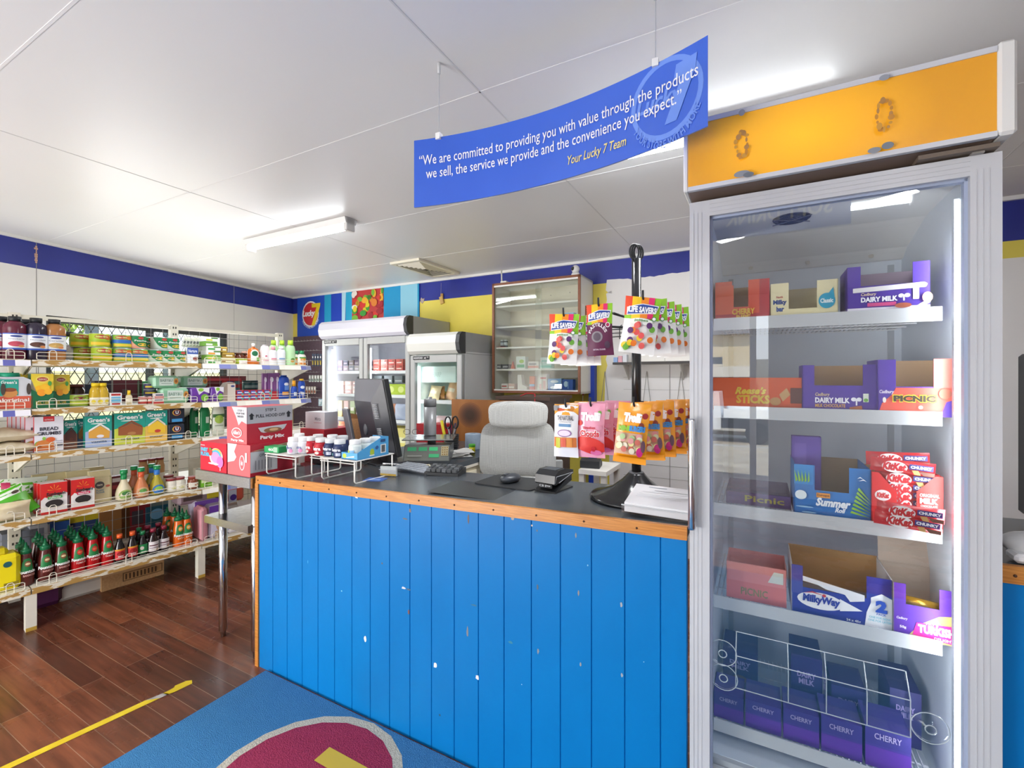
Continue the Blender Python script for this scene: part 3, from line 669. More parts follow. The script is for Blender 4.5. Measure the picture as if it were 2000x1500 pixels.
def tpp(t, s, z=.0012): p = q0 + (q1 - q0) * t + nn * s; return (p.x, p.y, z)
tp.add([tpp(-2, -1), tpp(-2, 1), tpp(.62, 1), tpp(.72, -1)], [(0, 1, 2, 3)], ty)
tp.add([tpp(.62, 1), tpp(.72, -1), tpp(.8, -1), tpp(.76, .6)], [(0, 1, 2, 3)], noise_mat('scuffed_tape', '#8f8b86', '#b9b4ae', 30, .6))
tp.add([tpp(.78, -1), tpp(.84, -1.3), tpp(1.0, -1.2), tpp(1.02, .4), tpp(.98, 1.3), tpp(.88, 1.5), tpp(.86, .8), tpp(.76, .5)], [tuple(range(8))], ty)
tag(link('floor_tape', tp.mesh('floor_tape')), 'worn strip of yellow tape stuck on the floorboards', 'tape')

# ---------------- stainless table
TB = Fr(*RM.pt(CT0, CW).xy, -28.2)
tz = .913
st = thing('steel_table', 'stainless steel bench at the left end of the blue counter', 'table', TB, 0, 0, 0)
part('tabletop', MB().box(-.49, -.02, tz - .055, -.012, .95, tz, STEEL, bev=.003), st)
part('under_shelf', MB().box(-.44, .0, .63, -.06, .9, .668, STEEL), st)
for (a, w) in ((-.40, .075), (-.068, .045), (-.42, .88), (-.068, .88)):
    part('leg', MB().lathe([(.012, 0), (.014, .03), (.021, .035), (.021, tz - .05)], CHROME, 14, a, w).cyl(a, w, .655, .66, .0225, '#9a9da2', 14), st)
# ================================================================== GROCERY SHELVING
cream = noise_mat('chipped_cream_enamel', '#d9d4c4', '#e4e0d3', 6, .45)
worn = noise_mat('chipped_shelf_edge', '#e0dac8', '#b08a48', 14, .6, stretch=(1, 1, 3), lo=.46, hi=.5, detail=6)
wire = M('#dcd6c6', .4)
gwire = M('#8f9092', .4)
gs = thing('gondola_shelving', 'cream double-sided grocery shelving with wire back panels', 'shelving', SH, 0, 0, 0)
T = [-.83, 0.0, .8336, 1.648]
ZS = [1.498, 1.2247, .976, .618, .233]
BW = .49
def tri(a, z, d, h, th=.003):
    return MB().prism([(.02, z - .035), (BW - .03, z - .035), (BW - .03, z - h), (BW - .06, z - h)], 'x', a - th, a + th, cream)
for i, a in enumerate(T):
    u = MB().box(a - .025, BW, .02, a + .025, BW + .05, 1.80, cream)
    for k in range(34): u.box(a - .012, BW - .001, .12 + k * .05, a - .004, BW, .135 + k * .05, '#3c3a38'); u.box(a + .004, BW - .001, .12 + k * .05, a + .012, BW, .135 + k * .05, '#3c3a38')
    part('upright', u, gs)
    ft = MB().box(a - .022, .0, .0, a + .022, .05, .20, cream).prism([(.05, .20), (BW, .20), (BW, .08), (.12, .16)], 'x', a - .02, a + .02, cream)
    ft.box(a - .0215, -.0008, .0, a + .0215, 0, .02, '#b9963c')
    part('foot', ft, gs)
    for z in ZS[:4]:
        for sgn in (-1, 1):
            if (i == 0 and sgn < 0) or (i == 3 and sgn > 0): continue
            part('bracket', tri(a + sgn * .006, z, BW, .15), gs)
for b in range(3):
    a0, a1 = T[b] + .003, T[b + 1] - .003
    for z in ZS:
        m = worn if b < 2 or z < 1 else cream
        x0 = a0 if b else a0
        s_ = MB().box(x0, 0, z - .034, a1, BW, z - .002, cream).box(x0, -.0015, z - .034, a1, 0, z - .001, m)
        part('shelf', s_, gs)
        if b == 2 and z > 1 or (b == 0 and z > 1.2) or (b == 2 and .9 < z < 1) or (b == 2 and .6 < z < .7):
            ts = MB(); x = a0; k = 0
            while x < a1 - .02:
                w_ = .045 + .03 * ((k * 7) % 3) / 2; col = ['#ece8dc', '#6d74b0', '#e4dfd2', '#efece4', '#8288a6'][(k * 3) % 5] if b == 2 else ['#5f62ad', '#eceaf0'][k % 2]
                ts.add([(x, -.014, z - .036), (min(x + w_, a1), -.014, z - .036), (min(x + w_, a1), -.003, z - .004), (x, -.003, z - .004)], [(0, 1, 2, 3)], col); x += w_; k += 1
            ts.box(a0, -.003, z - .036, a1, -.0016, z - .003, cream)
            part('price_strip', ts, gs)
        g = MB(); e = .02
        for (x0_, x1_) in ((a0 + e, a1 - e),):
            g.tube([(x0_ + .0, .012, z + .006), (x0_, .012, z + .036), (x0_ + .008, .012, z + .042), (x1_ - .008, .012, z + .042), (x1_, .012, z + .036), (x1_, .012, z + .006), (x1_ - .008, .012, z), (x0_ + .008, .012, z)], .0019, wire, 4, True)
            g.tube([(x0_, .012, z + .022), (x1_, .012, z + .022)], .0016, wire, 4)
            for xx in (x0_ + .05, (x0_ + x1_) / 2, x1_ - .07):
                g.tube([(xx, .010, z - .002), (xx, .010, z + .045), (xx + .008, .010, z + .055), (xx + .022, .010, z + .055), (xx + .03, .010, z + .045), (xx + .03, .010, z - .002)], .0021, wire, 5)
        part('wire_guard', g, gs)
    part('top_rail', MB().box(a0 + .02, BW + .01, 1.765, a1 - .02, BW + .04, 1.79, cream), gs)
    mg = MB(); x = a0 + .03
    while x < a1 - .02: mg.tube([(x, BW + .03, .24), (x, BW + .03, 1.77)], .0017, gwire, 4); x += .0735
    z = .25
    while z < 1.76: mg.tube([(a0 + .02, BW + .034, z), (a1 - .02, BW + .034, z)], .0017, gwire, 4); z += .0735
    part('wire_back', mg, gs)
    for z in (1.21, .60, .22): part('rear_shelf', MB().box(a0, BW + .06, z - .03, a1, BW + .44, z, cream), gs)

# ---------------------------------------------------------------- product kits
def cartonmb(w, d, h, col, front=(), left=(), right=(), top=(), side=None, bev=.0):
    mb = MB().box(-w / 2, 0, 0, w / 2, d, h, col, bev=bev)
    if side: mb.deco([('r', 0, 0, 1, 1, side)], leftside(w, d, h)); mb.deco([('r', 0, 0, 1, 1, side)], rightside(w, d, h))
    mb.deco(list(front), flat(w, h), 1, 0); mb.deco(list(left), leftside(w, d, h), 1, 1); mb.deco(list(right), rightside(w, d, h), 1, 1); mb.deco(list(top), topside(w, d, h), 1, 1)
    return mb
def prof_r(prof, z):
    for (r0, a0), (r1, a1) in zip(prof, prof[1:]):
        if a0 <= z <= a1: return r0 + (r1 - r0) * ((z - a0) / (a1 - a0) if a1 > a0 else 0)
    return prof[-1][0]
def bottle(prof, mats, deco=(), label_r=None, z0=0, z1=1, n=20, cy=None, sy=1.0, glossy=True):
    rmax = max(p[0] for p in prof); cy = rmax * sy if cy is None else cy
    mb = MB().lathe(prof, mats, n, 0, cy, sy)
    if deco:
        mp0 = round_(lambda q: prof_r(prof, z0 + q * (z1 - z0)) * 1.015 + .0003, z1 - z0, z0, math.pi * .75, cy=cy)
        mp = (lambda x, z, l: (lambda p: (p[0], cy + (p[1] - cy) * sy - .0008, p[2]))(mp0(x, z, l)))
        mb.deco(list(deco), mp, 8)
    return mb
def pouch(w, h, th, col, deco=(), wob=.0, taper=0.0, seam=.06, seed=0, n=10, lean=0.0):
    rnd = random.Random(seed); ph = rnd.random() * 6
    def bulge(x, z):
        q = max(0.0, (1 - abs(2 * x - 1) ** 2.6)); e = min(1.0, max(0.0, (z - seam) / .16)) * min(1.0, max(0.0, (1 - seam - z) / .14))
        return th / 2 * q * math.sin(e * math.pi / 2) * (1 + .12 * math.sin(x * 9 + z * 7 + ph)) + .0006
    def edge(x, z): return (x - .5) * w * (1 - taper * z) * (1 - .05 * math.sin(min(1, max(0, (z - .02) / .96)) * math.pi)) + wob * math.sin(z * 5 + ph) * w
    def fr(x, z, l=-1): return (edge(x, z), -bulge(x, z) - .0005 * (l + 1) + lean * z * z, z * h)
    mb = MB(); mb.grid(lambda a, b: fr(a, b), n, n, col); mb.grid(lambda a, b: (edge(a, b), bulge(a, b) + lean * b * b, b * h), n, n, col)
    mb.deco(list(deco), fr, 8)
    return mb
def put(name, label, cat, px, w, z, mb, rot=0, group=None, fr=SH, tilt=None):
    return thing(name, label, cat, fr, fr.at(px, w), w, z + .0005, rot, group, mb, tilt)
def size(pa, pb, w, yt, yb, fr=SH):
    a, ww = fr.fit(pa, pb, w); return (pa + pb) / 2, ww, abs(yb - yt) * fr.D(a, w) / F
S1, S2, S3, S4, S5 = ZS
# ---- syrup bottles (top shelf, left)
def syrup(liq, pic, cap='#1f2124'):
    r, h = .05, .235
    mb = bottle([(.047, 0), (.05, .01), (.05, .175), (.045, .195), (.024, .212), (.022, .217)], M(liq, .18), [('r', 0, 0, 1, 1, '#eef1f5'), ('r', 0, .94, 1, 1, '#2b57b8'), ('r', 0, 0, 1, .1, '#2b57b8'), ('e', .5, .82, .2, .06, '#34468f'), ('t', 'Strawberry' if pic == '#c24a5e' else ('Chocolate' if pic == '#5c3a2e' else 'Caramel'), .25, .6, .75, .68, '#8a8f9c'), ('e', .5, .35, .26, .16, pic), ('e', .66, .22, .1, .07, '#d98a4a')], .0503, .055, .145)
    return mb, MB().cyl(0, .05, .215, .24, .0265, cap, 18)
def bigbottle(nm, lb, px, w, z, kit, rot=0, group=None, fr=SH):
    body, cap = kit; t = put(nm, lb, 'bottle', px, w, z, None, rot, group, fr)
    part('body', body, t); part('cap', cap, t); return t
sy = bigbottle('syrup_bottle', 'large bottle of dark red strawberry syrup at the left end of the top shelf', 32, .06, S1, syrup('#5e1c30', '#c24a5e'))
bigbottle('syrup_bottle', 'large bottle of near-black chocolate syrup on the top shelf', 74, .06, S1, syrup('#2c2438', '#5c3a2e'))
bigbottle('syrup_bottle', 'large bottle of tan caramel syrup on the top shelf', 110, .07, S1, syrup('#a9713f', '#c9a25a'))
dup(sy, 'strawberry syrup bottle cut by the left edge of the picture', SH, SH.at(4, .12), .12, S1 + .0005)
b2 = bigbottle('syrup_bottle', 'dark syrup bottle standing behind the strawberry and chocolate syrups', 55, .2, S1, syrup('#2c2438', '#5c3a2e'))
jr = put('storage_jar', 'clear jar with a black lid behind the caramel syrup', 'jar', 137, .2, S1, None)
part('body', MB().lathe([(.04, 0), (.042, .01), (.042, .14), (.036, .155)], CLEAR, 16, 0, .042).cyl(0, .042, .01, .1, .038, '#cfd0ce', 14), jr); part('lid', MB().cyl(0, .042, .155, .18, .036, '#24262a', 16), jr)
# ---- cans
def canmb(base, deco, r=.05, h=.086):
    mb = MB().lathe([(r * .97, 0), (r, .003), (r, h - .003), (r * .96, h)], [M('#c9cbcc', .3, .8), M(base, .4), M('#c9cbcc', .3, .8)], 20, 0, r)
    mb.deco(list(deco), round_(r + .0002, h - .008, .004, math.pi * .85, cy=r), 8); return mb
lime = [('e', .5, .78, .26, .16, '#b8443a'), ('e', .74, .74, .12, .18, '#c96a2a'), ('r', .0, .42, 1, .55, '#9cc02f'), ('r', .1, .12, .9, .36, '#e7c32c'), ('t', 'Golden Circle', .3, .72, .7, .86, '#f3e3a0')]
blu = [('r', 0, 0, 1, 1, '#8dbb45'), ('r', 0, .34, 1, .62, '#2a68b8'), ('e', .4, .8, .24, .15, '#b8443a'), ('e', .7, .78, .14, .15, '#d47a2a'), ('r', .1, .08, .9, .28, '#e3c63c'), ('t', 'Golden Circle', .22, .74, .58, .86, '#f3e3a0')]
grn = [('p', [(.1, 1), (.95, 1), (.95, .1), (.5, .1), (.3, .4)], '#178048'), ('e', .6, .84, .12, .12, '#b8443a'), ('e', .68, .3, .22, .13, '#e2b632'), ('t', 'Peaches', .35, .55, .85, .68, '#f0f4ee')]
cl = put('fruit_can', 'lime fruit can, lower row, leftmost of the top shelf cans', 'can', 167, .17, S1, canmb('#a9c22c', lime), group='fruit cans on the top shelf')
def cancopy(src, lb, px, w, dz): return dup(src, lb, SH, SH.at(px, w), w, S1 + .0005 + dz, group='fruit cans on the top shelf')
cancopy(cl, 'lime fruit can at the front of the top shelf, lower row, beside the blue cans', 203, .05, 0)
cancopy(cl, 'lime fruit can stacked on the leftmost lower can', 160, .17, .087); cancopy(cl, 'wide lime fruit can stacked above the front lime can', 199, .07, .087)
cancopy(cl, 'lime fruit can half hidden between the two lower lime cans', 184, .19, 0); cancopy(cl, 'lime fruit can stacked behind the upper front lime can', 180, .19, .087)
cb_ = put('fruit_can', 'blue-banded fruit can, lower row of the top shelf, left of two', 'can', 243, .05, S1, canmb('#4f8ec0', blu), group='fruit cans on the top shelf')
cancopy(cb_, 'blue-banded fruit can, lower row of the top shelf, right of two', 275, .05, 0); cancopy(cb_, 'blue-banded fruit can stacked on the left blue can', 243, .06, .087); cancopy(cb_, 'blue-banded fruit can half hidden beside the stacked lime can', 220, .17, .087)
cg2 = put('fruit_can', 'green fruit can, lower row, left of the green group', 'can', 306, .06, S1, canmb('#cfe0d0', grn), group='fruit cans on the top shelf')
cg = put('fruit_can', 'green and salmon fruit can in the upper row beside the blue can', 'can', 271, .06, S1 + .087, canmb('#e6a183', grn), group='fruit cans on the top shelf')
cancopy(cg2, 'green fruit can, lower row, middle of the green group', 330, .06, 0); cancopy(cg2, 'green fruit can, lower row, right end of the green group', 354, .06, 0)
cancopy(cg2, 'green fruit can, upper row above the green group, left', 317, .08, .087); cancopy(cg2, 'green fruit can, upper row above the green group, right', 338, .08, .087); cancopy(cg2, 'green fruit can, upper row, just right of the salmon one', 290, .15, .087)
ct = put
px, w, h = size(366, 387, .05, 679, 709)
put('milk_carton', 'white and blue small carton at the right end of the left top shelf', 'carton', px, .05, S1, cartonmb(w, .05, h, '#e4ebf2', [('r', 0, .6, 1, 1, '#2f4f9f'), ('t', 'Nurture', .1, .7, .9, .9, '#dfe6f2'), ('e', .75, .3, .25, .14, '#8d4b46')]))
# ---- top shelf, right bay
for row in range(2):
    for i in range(8):
        mb = pouch(.05, .075, .02, '#e9e9df', [('r', .1, .35, .9, .6, '#6d7470'), ('r', .1, .65, .9, .95, '#dfe6cc'), ('e', .5, .2, .25, .12, '#7aa83a')], seed=i)
        put('yoghurt_pouch', 'white squeeze pouch lying in the ' + ('upper' if row else 'lower') + ' pouch row, ' + NTH[i] + ' from the left', 'pouch', 363 + i * 6.6 + row * -2 if not row else 360 + i * 6.2, .22 - .004 * i, S1 + .045 + row * .075, mb, 20, 'squeeze pouches on the top shelf', tilt=(12, 8))
mb = cartonmb(.1, .1, .05, '#dfe3d2'); 
put('tray_carton', 'low white tray carton holding the squeeze pouches', 'carton', 392, .2, S1, cartonmb(.36, .12, .045, '#4a5750', [('r', .05, .2, .95, .8, '#dfe3d6')]))
zz = 0
for i, (lb, col, c2) in enumerate((('bottom', '#e9ede6', '#4fa04a'), ('second', '#7fb53c', '#e7c83c'), ('third', '#eef0ec', '#e29433'), ('fourth', '#e9ede6', '#4fa04a'), ('fifth', '#6fa838', '#dfe8d8'), ('topmost', '#eef0ec', '#c9d64a'))):
    px, w, h = size(404 - (4 if i > 3 else 0), 431 - (6 if i > 3 else 0), .06, 0, 8.5)
    put('snack_box', 'small white and green flat box, ' + lb + ' in the stack beside the squeeze pouches', 'box', px, .05, S1 + zz, cartonmb(w, .09, h, col, [('r', .1, .1, .6, .5, c2), ('r', .5, .6, 1, .9, '#5e8d4a')]), rot=(i % 3) * 4 - 4, group='flat boxes stacked on the top shelf'); zz += h + .0006
for i, (pa, pb, y, col) in enumerate(((432, 461, 0, '#d4cfa8'), (434, 459, 1, '#b0913a'), (430, 445, 2, '#c9a94e'))):
    px, w, h = size(pa, pb, .06, 0, 11)
    put('sardine_tin', 'flat gold tin, ' + ('bottom', 'middle', 'top')[i] + ' of the tin stack on the right top shelf', 'tin', px, .06, S1 + i * (h + .001), cartonmb(w, .07, h, col, [('r', .05, .3, .95, .7, '#8b6a24'), ('r', .3, .35, .8, .6, '#efe7c6')], bev=.006), group='tins stacked on the top shelf')
def jarput(lb, px, w, z, r, h, col, lid, deco=(), fr=SH, nm='jar', lidh=.014, group=None):
    t = put(nm, lb, 'jar', px, w, z, None, group=group, fr=fr)
    part('body', bottle([(r * .93, 0), (r, .006), (r, h * .72), (r * .8, h * .82), (r * .78, h - lidh)], M(col, .2), deco, r * 1.002, h * .12, h * .62, 16), t)
    part('lid', MB().cyl(0, r, h - lidh, h, r * .86, lid, 16), t); return t
for i, px in enumerate((455, 471, 486)):
    jarput('brown relish jar with lime label, ' + NTH[i] + ' from the left behind the tins', px, .3, S1, .034, .1, '#6d3524', '#5a3524', [('r', 0, 0, 1, .9, '#a9bd34')], nm='relish_jar', group='relish jars on the top shelf')
put('soap_packet', 'small white packet lying at the foot of the orange antiseptic bottle', 'packet', 475, .04, S1, pouch(.06, .03, .02, '#e6dfdc'), )
t = put('antiseptic_bottle', 'orange antiseptic bottle with white cap and green emblem label', 'bottle', 498, .05, S1, None)
part('body', bottle([(.04, 0), (.043, .008), (.043, .1), (.036, .12), (.014, .132), (.012, .138)], M('#c8661a', .15), [('r', .2, .1, .8, .5, '#f0efe6'), ('e', .5, .62, .32, .36, '#f0efe6'), ('e', .5, .66, .22, .2, '#1d6b45'), ('r', .62, .08, .86, .35, '#6fb23c')], .0435, .02, .12, sy=.62), t)
part('cap', MB().cyl(0, .027, .138, .165, .012, '#efeeea', 12), t)
def flatbottle(nm, lb, pa, pb, y0, y1, w, z, col, capc, deco=(), capf=.2, fr=SH, sy=.55):
    px, ww, h = size(pa, pb, w, y0, y1, fr); r = ww / 2; t = put(nm, lb, 'bottle', px, w, z, None, fr=fr); hb = h * (1 - capf)
    part('body', bottle([(r * .92, 0), (r, hb * .05), (r, hb * .8), (r * .85, hb * .93), (r * .5, hb)], M(col, .3), deco, r * 1.01, hb * .1, hb * .8, 16, sy=sy), t)
    part('cap', MB().lathe([(r * .55, hb), (r * .5, h)], M(capc, .4), 12, 0, r * sy), t); return t
flatbottle('lotion_tube', 'white tube with pink print, left of the white baby bottles', 511, 529, 672, 711, .06, S1, '#eee9ea', '#f2eef0', [('e', .5, .5, .1, .05, '#c54a6a'), ('r', .25, .15, .75, .25, '#d9a9b8')], .02)
flatbottle('talc_bottle', 'white talc bottle with a pink cap', 528, 543, 676, 712, .05, S1, '#eef0f4', '#e99aa8', [('r', .2, .3, .8, .5, '#d990a4')], .16)
flatbottle('talc_bottle', 'white talc bottle with a white cap and blue print', 543, 560, 677, 713, .05, S1, '#eef1f6', '#f3f3f3', [('r', .2, .3, .8, .5, '#88a8cc')], .12)
for i, (pa, pb) in enumerate(((528, 545), (545, 561), (561, 579))):
    flatbottle('shampoo_bottle', 'pale green shampoo bottle with lime cap, ' + NTH[i] + ' from the left', pa, pb, 664, 713, .12 if i < 2 else .06, S1, '#bfe6b4', '#b6e23c', [('e', .6, .25, .2, .12, '#5f8f2c'), ('e', .55, .15, .16, .08, '#d8a24e')], .18)
for i, (pa, pb) in enumerate(((576, 588), (585, 600))):
    t = flatbottle('handwash_bottle', 'white and orange handwash bottle with green pump, ' + ('behind its twin' if i == 0 else 'in front of its twin'), pa, pb, 684, 713, .1 if i == 0 else .04, S1, '#f1ece0', '#1d8a56', [('r', 0, 0, 1, .25, '#e88a24'), ('e', .5, .6, .3, .2, '#e6a23a'), ('r', .1, .75, .9, .9, '#4f9a3c')], .22, sy=.7)
# ---- second shelf
def pancake(px, lb, w=.05):
    t = put('pancake_shake_bottle', lb, 'bottle', px, w, S2, None); mb = MB()
    out = [(-.075, 0), (.075, 0), (.08, .02), (.08, .1), (.062, .16), (.03, .178), (-.06, .178), (-.078, .15), (-.08, .02)]
    mb.prism([(x, z) for x, z in out], 'y', 0, .07, M('#cfd2d6', .35)); mb.deco([('r', .08, .02, .95, .4, '#d65f45'), ('r', .1, .42, .58, .92, '#2aa08c'), ('e', .36, .5, .2, .14, '#c98a4a'), ('e', .36, .6, .17, .06, '#8a4a2c'), ('t', 'Green’s', .14, .78, .54, .88, '#f2f5f2'), ('t', 'original', .2, .2, .85, .34, '#f3ece6'), ('e', .84, .62, .06, .18, '#4a4038')], flat(.15, .178))
    part('body', mb, t); part('cap', MB().lathe([(.042, .178), (.04, .2)], '#159a74', 18, -.02, .035), t); return t
pancake(30, 'pancake mix shaker bottle with green cap, next to the yellow and green cartons'); pancake(-22, 'pancake mix shaker bottle cut by the left edge of the picture')
nec = [('r', 0, 0, 1, .36, '#1c6b42'), ('p', [(0, .36), (1, .36), (1, .5), (.5, .38), (0, .56)], '#1c6b42'), ('e', .5, .85, .3, .1, '#f0dc6a'), ('e', .5, .84, .24, .06, '#b02a2e'), ('t', 'GOLDEN CIRCLE', .32, .815, .68, .865, '#f3e6c8'), ('e', .35, .58, .18, .08, '#f2b51f'), ('e', .62, .62, .22, .09, '#f4bd2a'), ('e', .45, .45, .2, .1, '#f09a24'), ('e', .75, .48, .18, .09, '#f3b32c'), ('e', .82, .72, .09, .07, '#4b9c46'), ('t', 'NECTAR', .2, .1, .8, .22, '#b9a23c')]
px, w, h = size(61, 105, .05, 730, 797); nb = cartonmb(w, .09, h, '#ecd23a', nec, side='#2d7a44')
n0 = put('nectar_carton', 'yellow and green fruit nectar carton, left of two', 'carton', px, .05, S2, nb, group='nectar cartons')
dup(n0, 'yellow and green fruit nectar carton, right of two', SH, SH.at(119, .09), .09, S2 + .0005, scale=(.85, 1, .98)); dup(n0, 'yellow carton mostly hidden behind the left nectar carton', SH, SH.at(62, .2), .2, S2 + .0005)
jarput('dark brown jar with red label in front of the wire back', 152, .2, S2, .042, .13, '#3d1f1c', '#6a2a2c', [('r', 0, 0, 1, .9, '#5b2326'), ('r', .2, .5, .8, .65, '#d9cfc4')], nm='sauce_jar')
put('fruit_can', 'lime green can on the second shelf before the dark jar', 'can', 158, .06, S2, canmb('#8ba32c', [('e', .5, .7, .25, .16, '#7d2b2b'), ('r', .1, .15, .9, .4, '#c9cf4a'), ('e', .75, .6, .12, .2, '#9bc04a')], .048, .072))
hl = MB()
for i, px in enumerate((189, 203)):
    t = put('honey_bottle', 'yellow squeeze honey bottle with bright yellow cap, ' + ('left' if i == 0 else 'right') + ' of two', 'bottle', px, .05, S2, None)
    part('body', bottle([(.028, 0), (.030, .006), (.031, .06), (.026, .1), (.017, .12)], M('#c9a52a', .12), [('r', .0, .05, 1, .8, '#efe7cf'), ('e', .3, .4, .14, .2, '#e3cd3a'), ('e', .7, .4, .14, .2, '#e3cd3a')], .0312, .0, .065, 16), t)
    part('cap', MB().lathe([(.02, .12), (.019, .14)], '#f2cf1d', 16, 0, .03), t)
px, w, h = size(215, 238, .05, 766, 790)
put('tea_box', 'small white, red and sky blue box beside the honey bottles', 'box', px, .05, S2, cartonmb(w, .05, h, '#eef0f2', [('r', .1, .78, .9, .95, '#b23a38'), ('r', .1, .2, .9, .7, '#6fb4d6'), ('r', .15, .05, .85, .18, '#c04a44')]))
flatbottle('essence_bottle', 'small cream bottle with yellow cap on the second shelf', 247, 260, 762, 790, .05, S2, '#d8c9a2', '#e8c21e', [('r', 0, .2, 1, .8, '#ece3c8')], .3, sy=1)
for i, (pa, pb, dz, col, c2) in enumerate(((272, 289, 0, '#b3352e', '#e6ddd2'), (289, 299, 0, '#c23a30', '#ece2d8'), (284, 308, .052, '#33305c', '#e2c63a'), (284, 308, .093, '#3a3468', '#e9cf3c'))):
    px, w, h = size(pa, pb, .06 + (.05 if dz else 0), 0, 15)
    put('fish_tin', ('small red tin, left of two on the second shelf', 'small red tin, right of two on the second shelf', 'navy and yellow tin, lower of the stacked two', 'navy and yellow tin, upper of the stacked two')[i], 'tin', px, .06 + (.05 if dz else 0), S2 + dz, canmb(col, [('r', .1, .3, .9, .65, c2)], w / 2, .05 if not dz else .04), group='small tins on the second shelf')
px, w, h = size(284, 308, .11, 0, 18); put('fish_tin', 'navy tin under the two stacked navy tins', 'tin', px, .12, S2, canmb('#33305c', [('r', .1, .3, .9, .65, '#e2c63a')], w / 2, .051), group='small tins on the second shelf')
for i in range(2):
    px, w, h = size(300 + i * 2, 320, .04, 0, 12)
    put('small_box', 'small white and red box lying in front of the wipes, ' + ('lower' if i == 0 else 'upper'), 'box', px, .035, S2 + i * .035, cartonmb(w, .04, .034, '#e6ddd8', [('r', 0, 0, 1, .4, '#b8332e'), ('r', .1, .55, .9, .8, '#3a3a5c')]))
def wipes(lb, pa, pb, yt, yb, w, dz):
    px, ww, h = size(pa, pb, w, yt, yb); mb = MB().box(-ww / 2, 0, 0, ww / 2, .12, h, M('#8fc3a0', .3), bev=.014)
    mb.deco([('r', .22, .2, .78, .85, '#cfdcd2'), ('t', 'BABY&U', .26, .5, .74, .72, '#6f8a7c'), ('r', .3, .34, .7, .38, '#7f9a8a'), ('e', .88, .55, .09, .24, '#c98a3c'), ('e', .88, .55, .05, .13, '#8a5624')], flat(ww, h, -.0008))
    put('wipes_pack', lb, 'package', px, w, S2 + dz, mb, group='green baby wipes packs')
wipes('green baby wipes pack, bottom of the pile with a lion picture', 315, 370, 759, 788, .05, 0); wipes('green baby wipes pack, upper left of the pile', 300, 350, 735, 759, .07, .103); wipes('green baby wipes pack, upper right of the pile', 355, 407, 736, 758, .12, .103)
px, w, h = size(355, 407, .13, 758, 790); put('wipes_pack', 'green baby wipes pack hidden under the upper right pack', 'package', 366, .18, S2, MB().box(-.1, 0, 0, .1, .1, .1, M('#7db592', .3), bev=.014), group='green baby wipes packs')
for i, (pa, pb) in enumerate(((372, 409), (411, 437))):
    px, w, h = size(pa, pb, .05, 760, 788)
    put('sanitary_pack', 'purple and white soft pack with green circles, ' + ('left' if i == 0 else 'right') + ' of two', 'package', px, .05, S2, MB().box(-w / 2, 0, 0, w / 2, .08, h, M('#6d3ba0', .3), bev=.01).deco([('p', [(.3, 1), (1, 1), (1, .6), (.7, .75), (.45, .5)], '#e9e6ee'), ('e', .25, .3, .16, .2, '#5a2e8c'), ('e', .75, .3, .2, .25, '#79b83a'), ('e', .55, .85, .14, .12, '#8cc63f')], flat(w, h, -.0008)))
px, w, h = size(421, 460, .06, 742, 779)
mb = MB(); mb.prism([(-w / 2, 0), (w / 2, 0), (w / 2, h * .93), (w * .32, h), (w * .1, h * .96), (w * -.2, h * .5), (-w / 2, h * .3)], 'y', 0, .08, '#a89688'); mb.box(w * .1, -.001, 0, w / 2, .0, h * .9, '#d9cfc4'); mb.deco([('e', .86, .78, .1, .05, '#3a4a8c')], flat(w, h, -.002))
put('brown_bag', 'beige folded paper pack standing on the right second shelf', 'package', px, .06, S2, mb)
for r_ in range(2):
    for i in range(5):
        px, w, h = size(463 + i * 13.4, 475.5 + i * 13.4, .05, 0, 9)
        put('toothpaste_box', 'small toothpaste box in the ' + ('upper' if r_ else 'lower') + ' row, ' + NTH[i] + ' from the left', 'box', px, .05, S2 + r_ * .039, cartonmb(w, .12, .037, '#c22e38', [('r', 0, .3, .7, .9, '#3b5cae'), ('r', .1, .45, .8, .65, '#e9ecf2'), ('r', .7, .1, 1, .5, '#4fa09c')]), group='toothpaste boxes')
for i, (px_, dz, w_) in enumerate(((485, 0, .2), (498, 0, .2), (486, .075, .2), (499, .075, .2))):
    t = put('mouth_care_pack', 'dark teal jar with pale label behind the toothpaste, ' + ('lower left', 'lower right', 'upper left', 'upper right')[i], 'jar', px_, w_, S2 + dz + .0, None, group='teal jars behind the toothpaste')
    part('body', canmb('#1f5a58', [('r', .15, .2, .85, .6, '#8fb8b0')], .033, .062), t); part('lid', MB().cyl(0, .033, .062, .074, .032, '#1a4a48', 14), t)
for i, (pa, pb) in enumerate(((513, 522), (523, 536), (536, 546))):
    px, w, h = size(pa, pb, .07, 725, 776)
    put('toothbrush_pack', 'tall purple and red toothbrush pack, ' + NTH[i] + ' from the left', 'package', px, .07, S2, cartonmb(w, .02, h, '#7b4a86', [('r', 0, 0, 1, .3, '#c4303a'), ('e', .6, .75, .25, .1, '#d9e6e8'), ('r', .4, .35, .65, .85, '#d8c6dc'), ('r', .45, .1, .6, .4, '#7fc4c0')]))
flatbottle('sunscreen_bottle', 'large royal blue sunscreen bottle with orange cap', 546, 568, 730, 776, .05, S2, '#1b47a8', '#1b3f98', [('e', .6, .78, .18, .1, '#e6ecf6'), ('r', .3, .1, .8, .3, '#e0a04a'), ('r', .45, .4, .8, .7, '#5c86d0')], .04)
flatbottle('sunscreen_bottle', 'royal blue sunscreen spray with a tall yellow cap', 571, 583, 741, 776, .04, S2, '#1b47a8', '#f0a81e', [('r', .3, .2, .7, .6, '#cfdcf0')], .32, sy=.9)
flatbottle('sunscreen_bottle', 'royal blue sunscreen tube standing at the right end of the shelf', 584, 598, 739, 777, .04, S2, '#1d4ab0', '#e5b22a', [('e', .5, .75, .25, .12, '#e6ecf6'), ('r', .3, .15, .7, .35, '#cfdcf0')], .1)
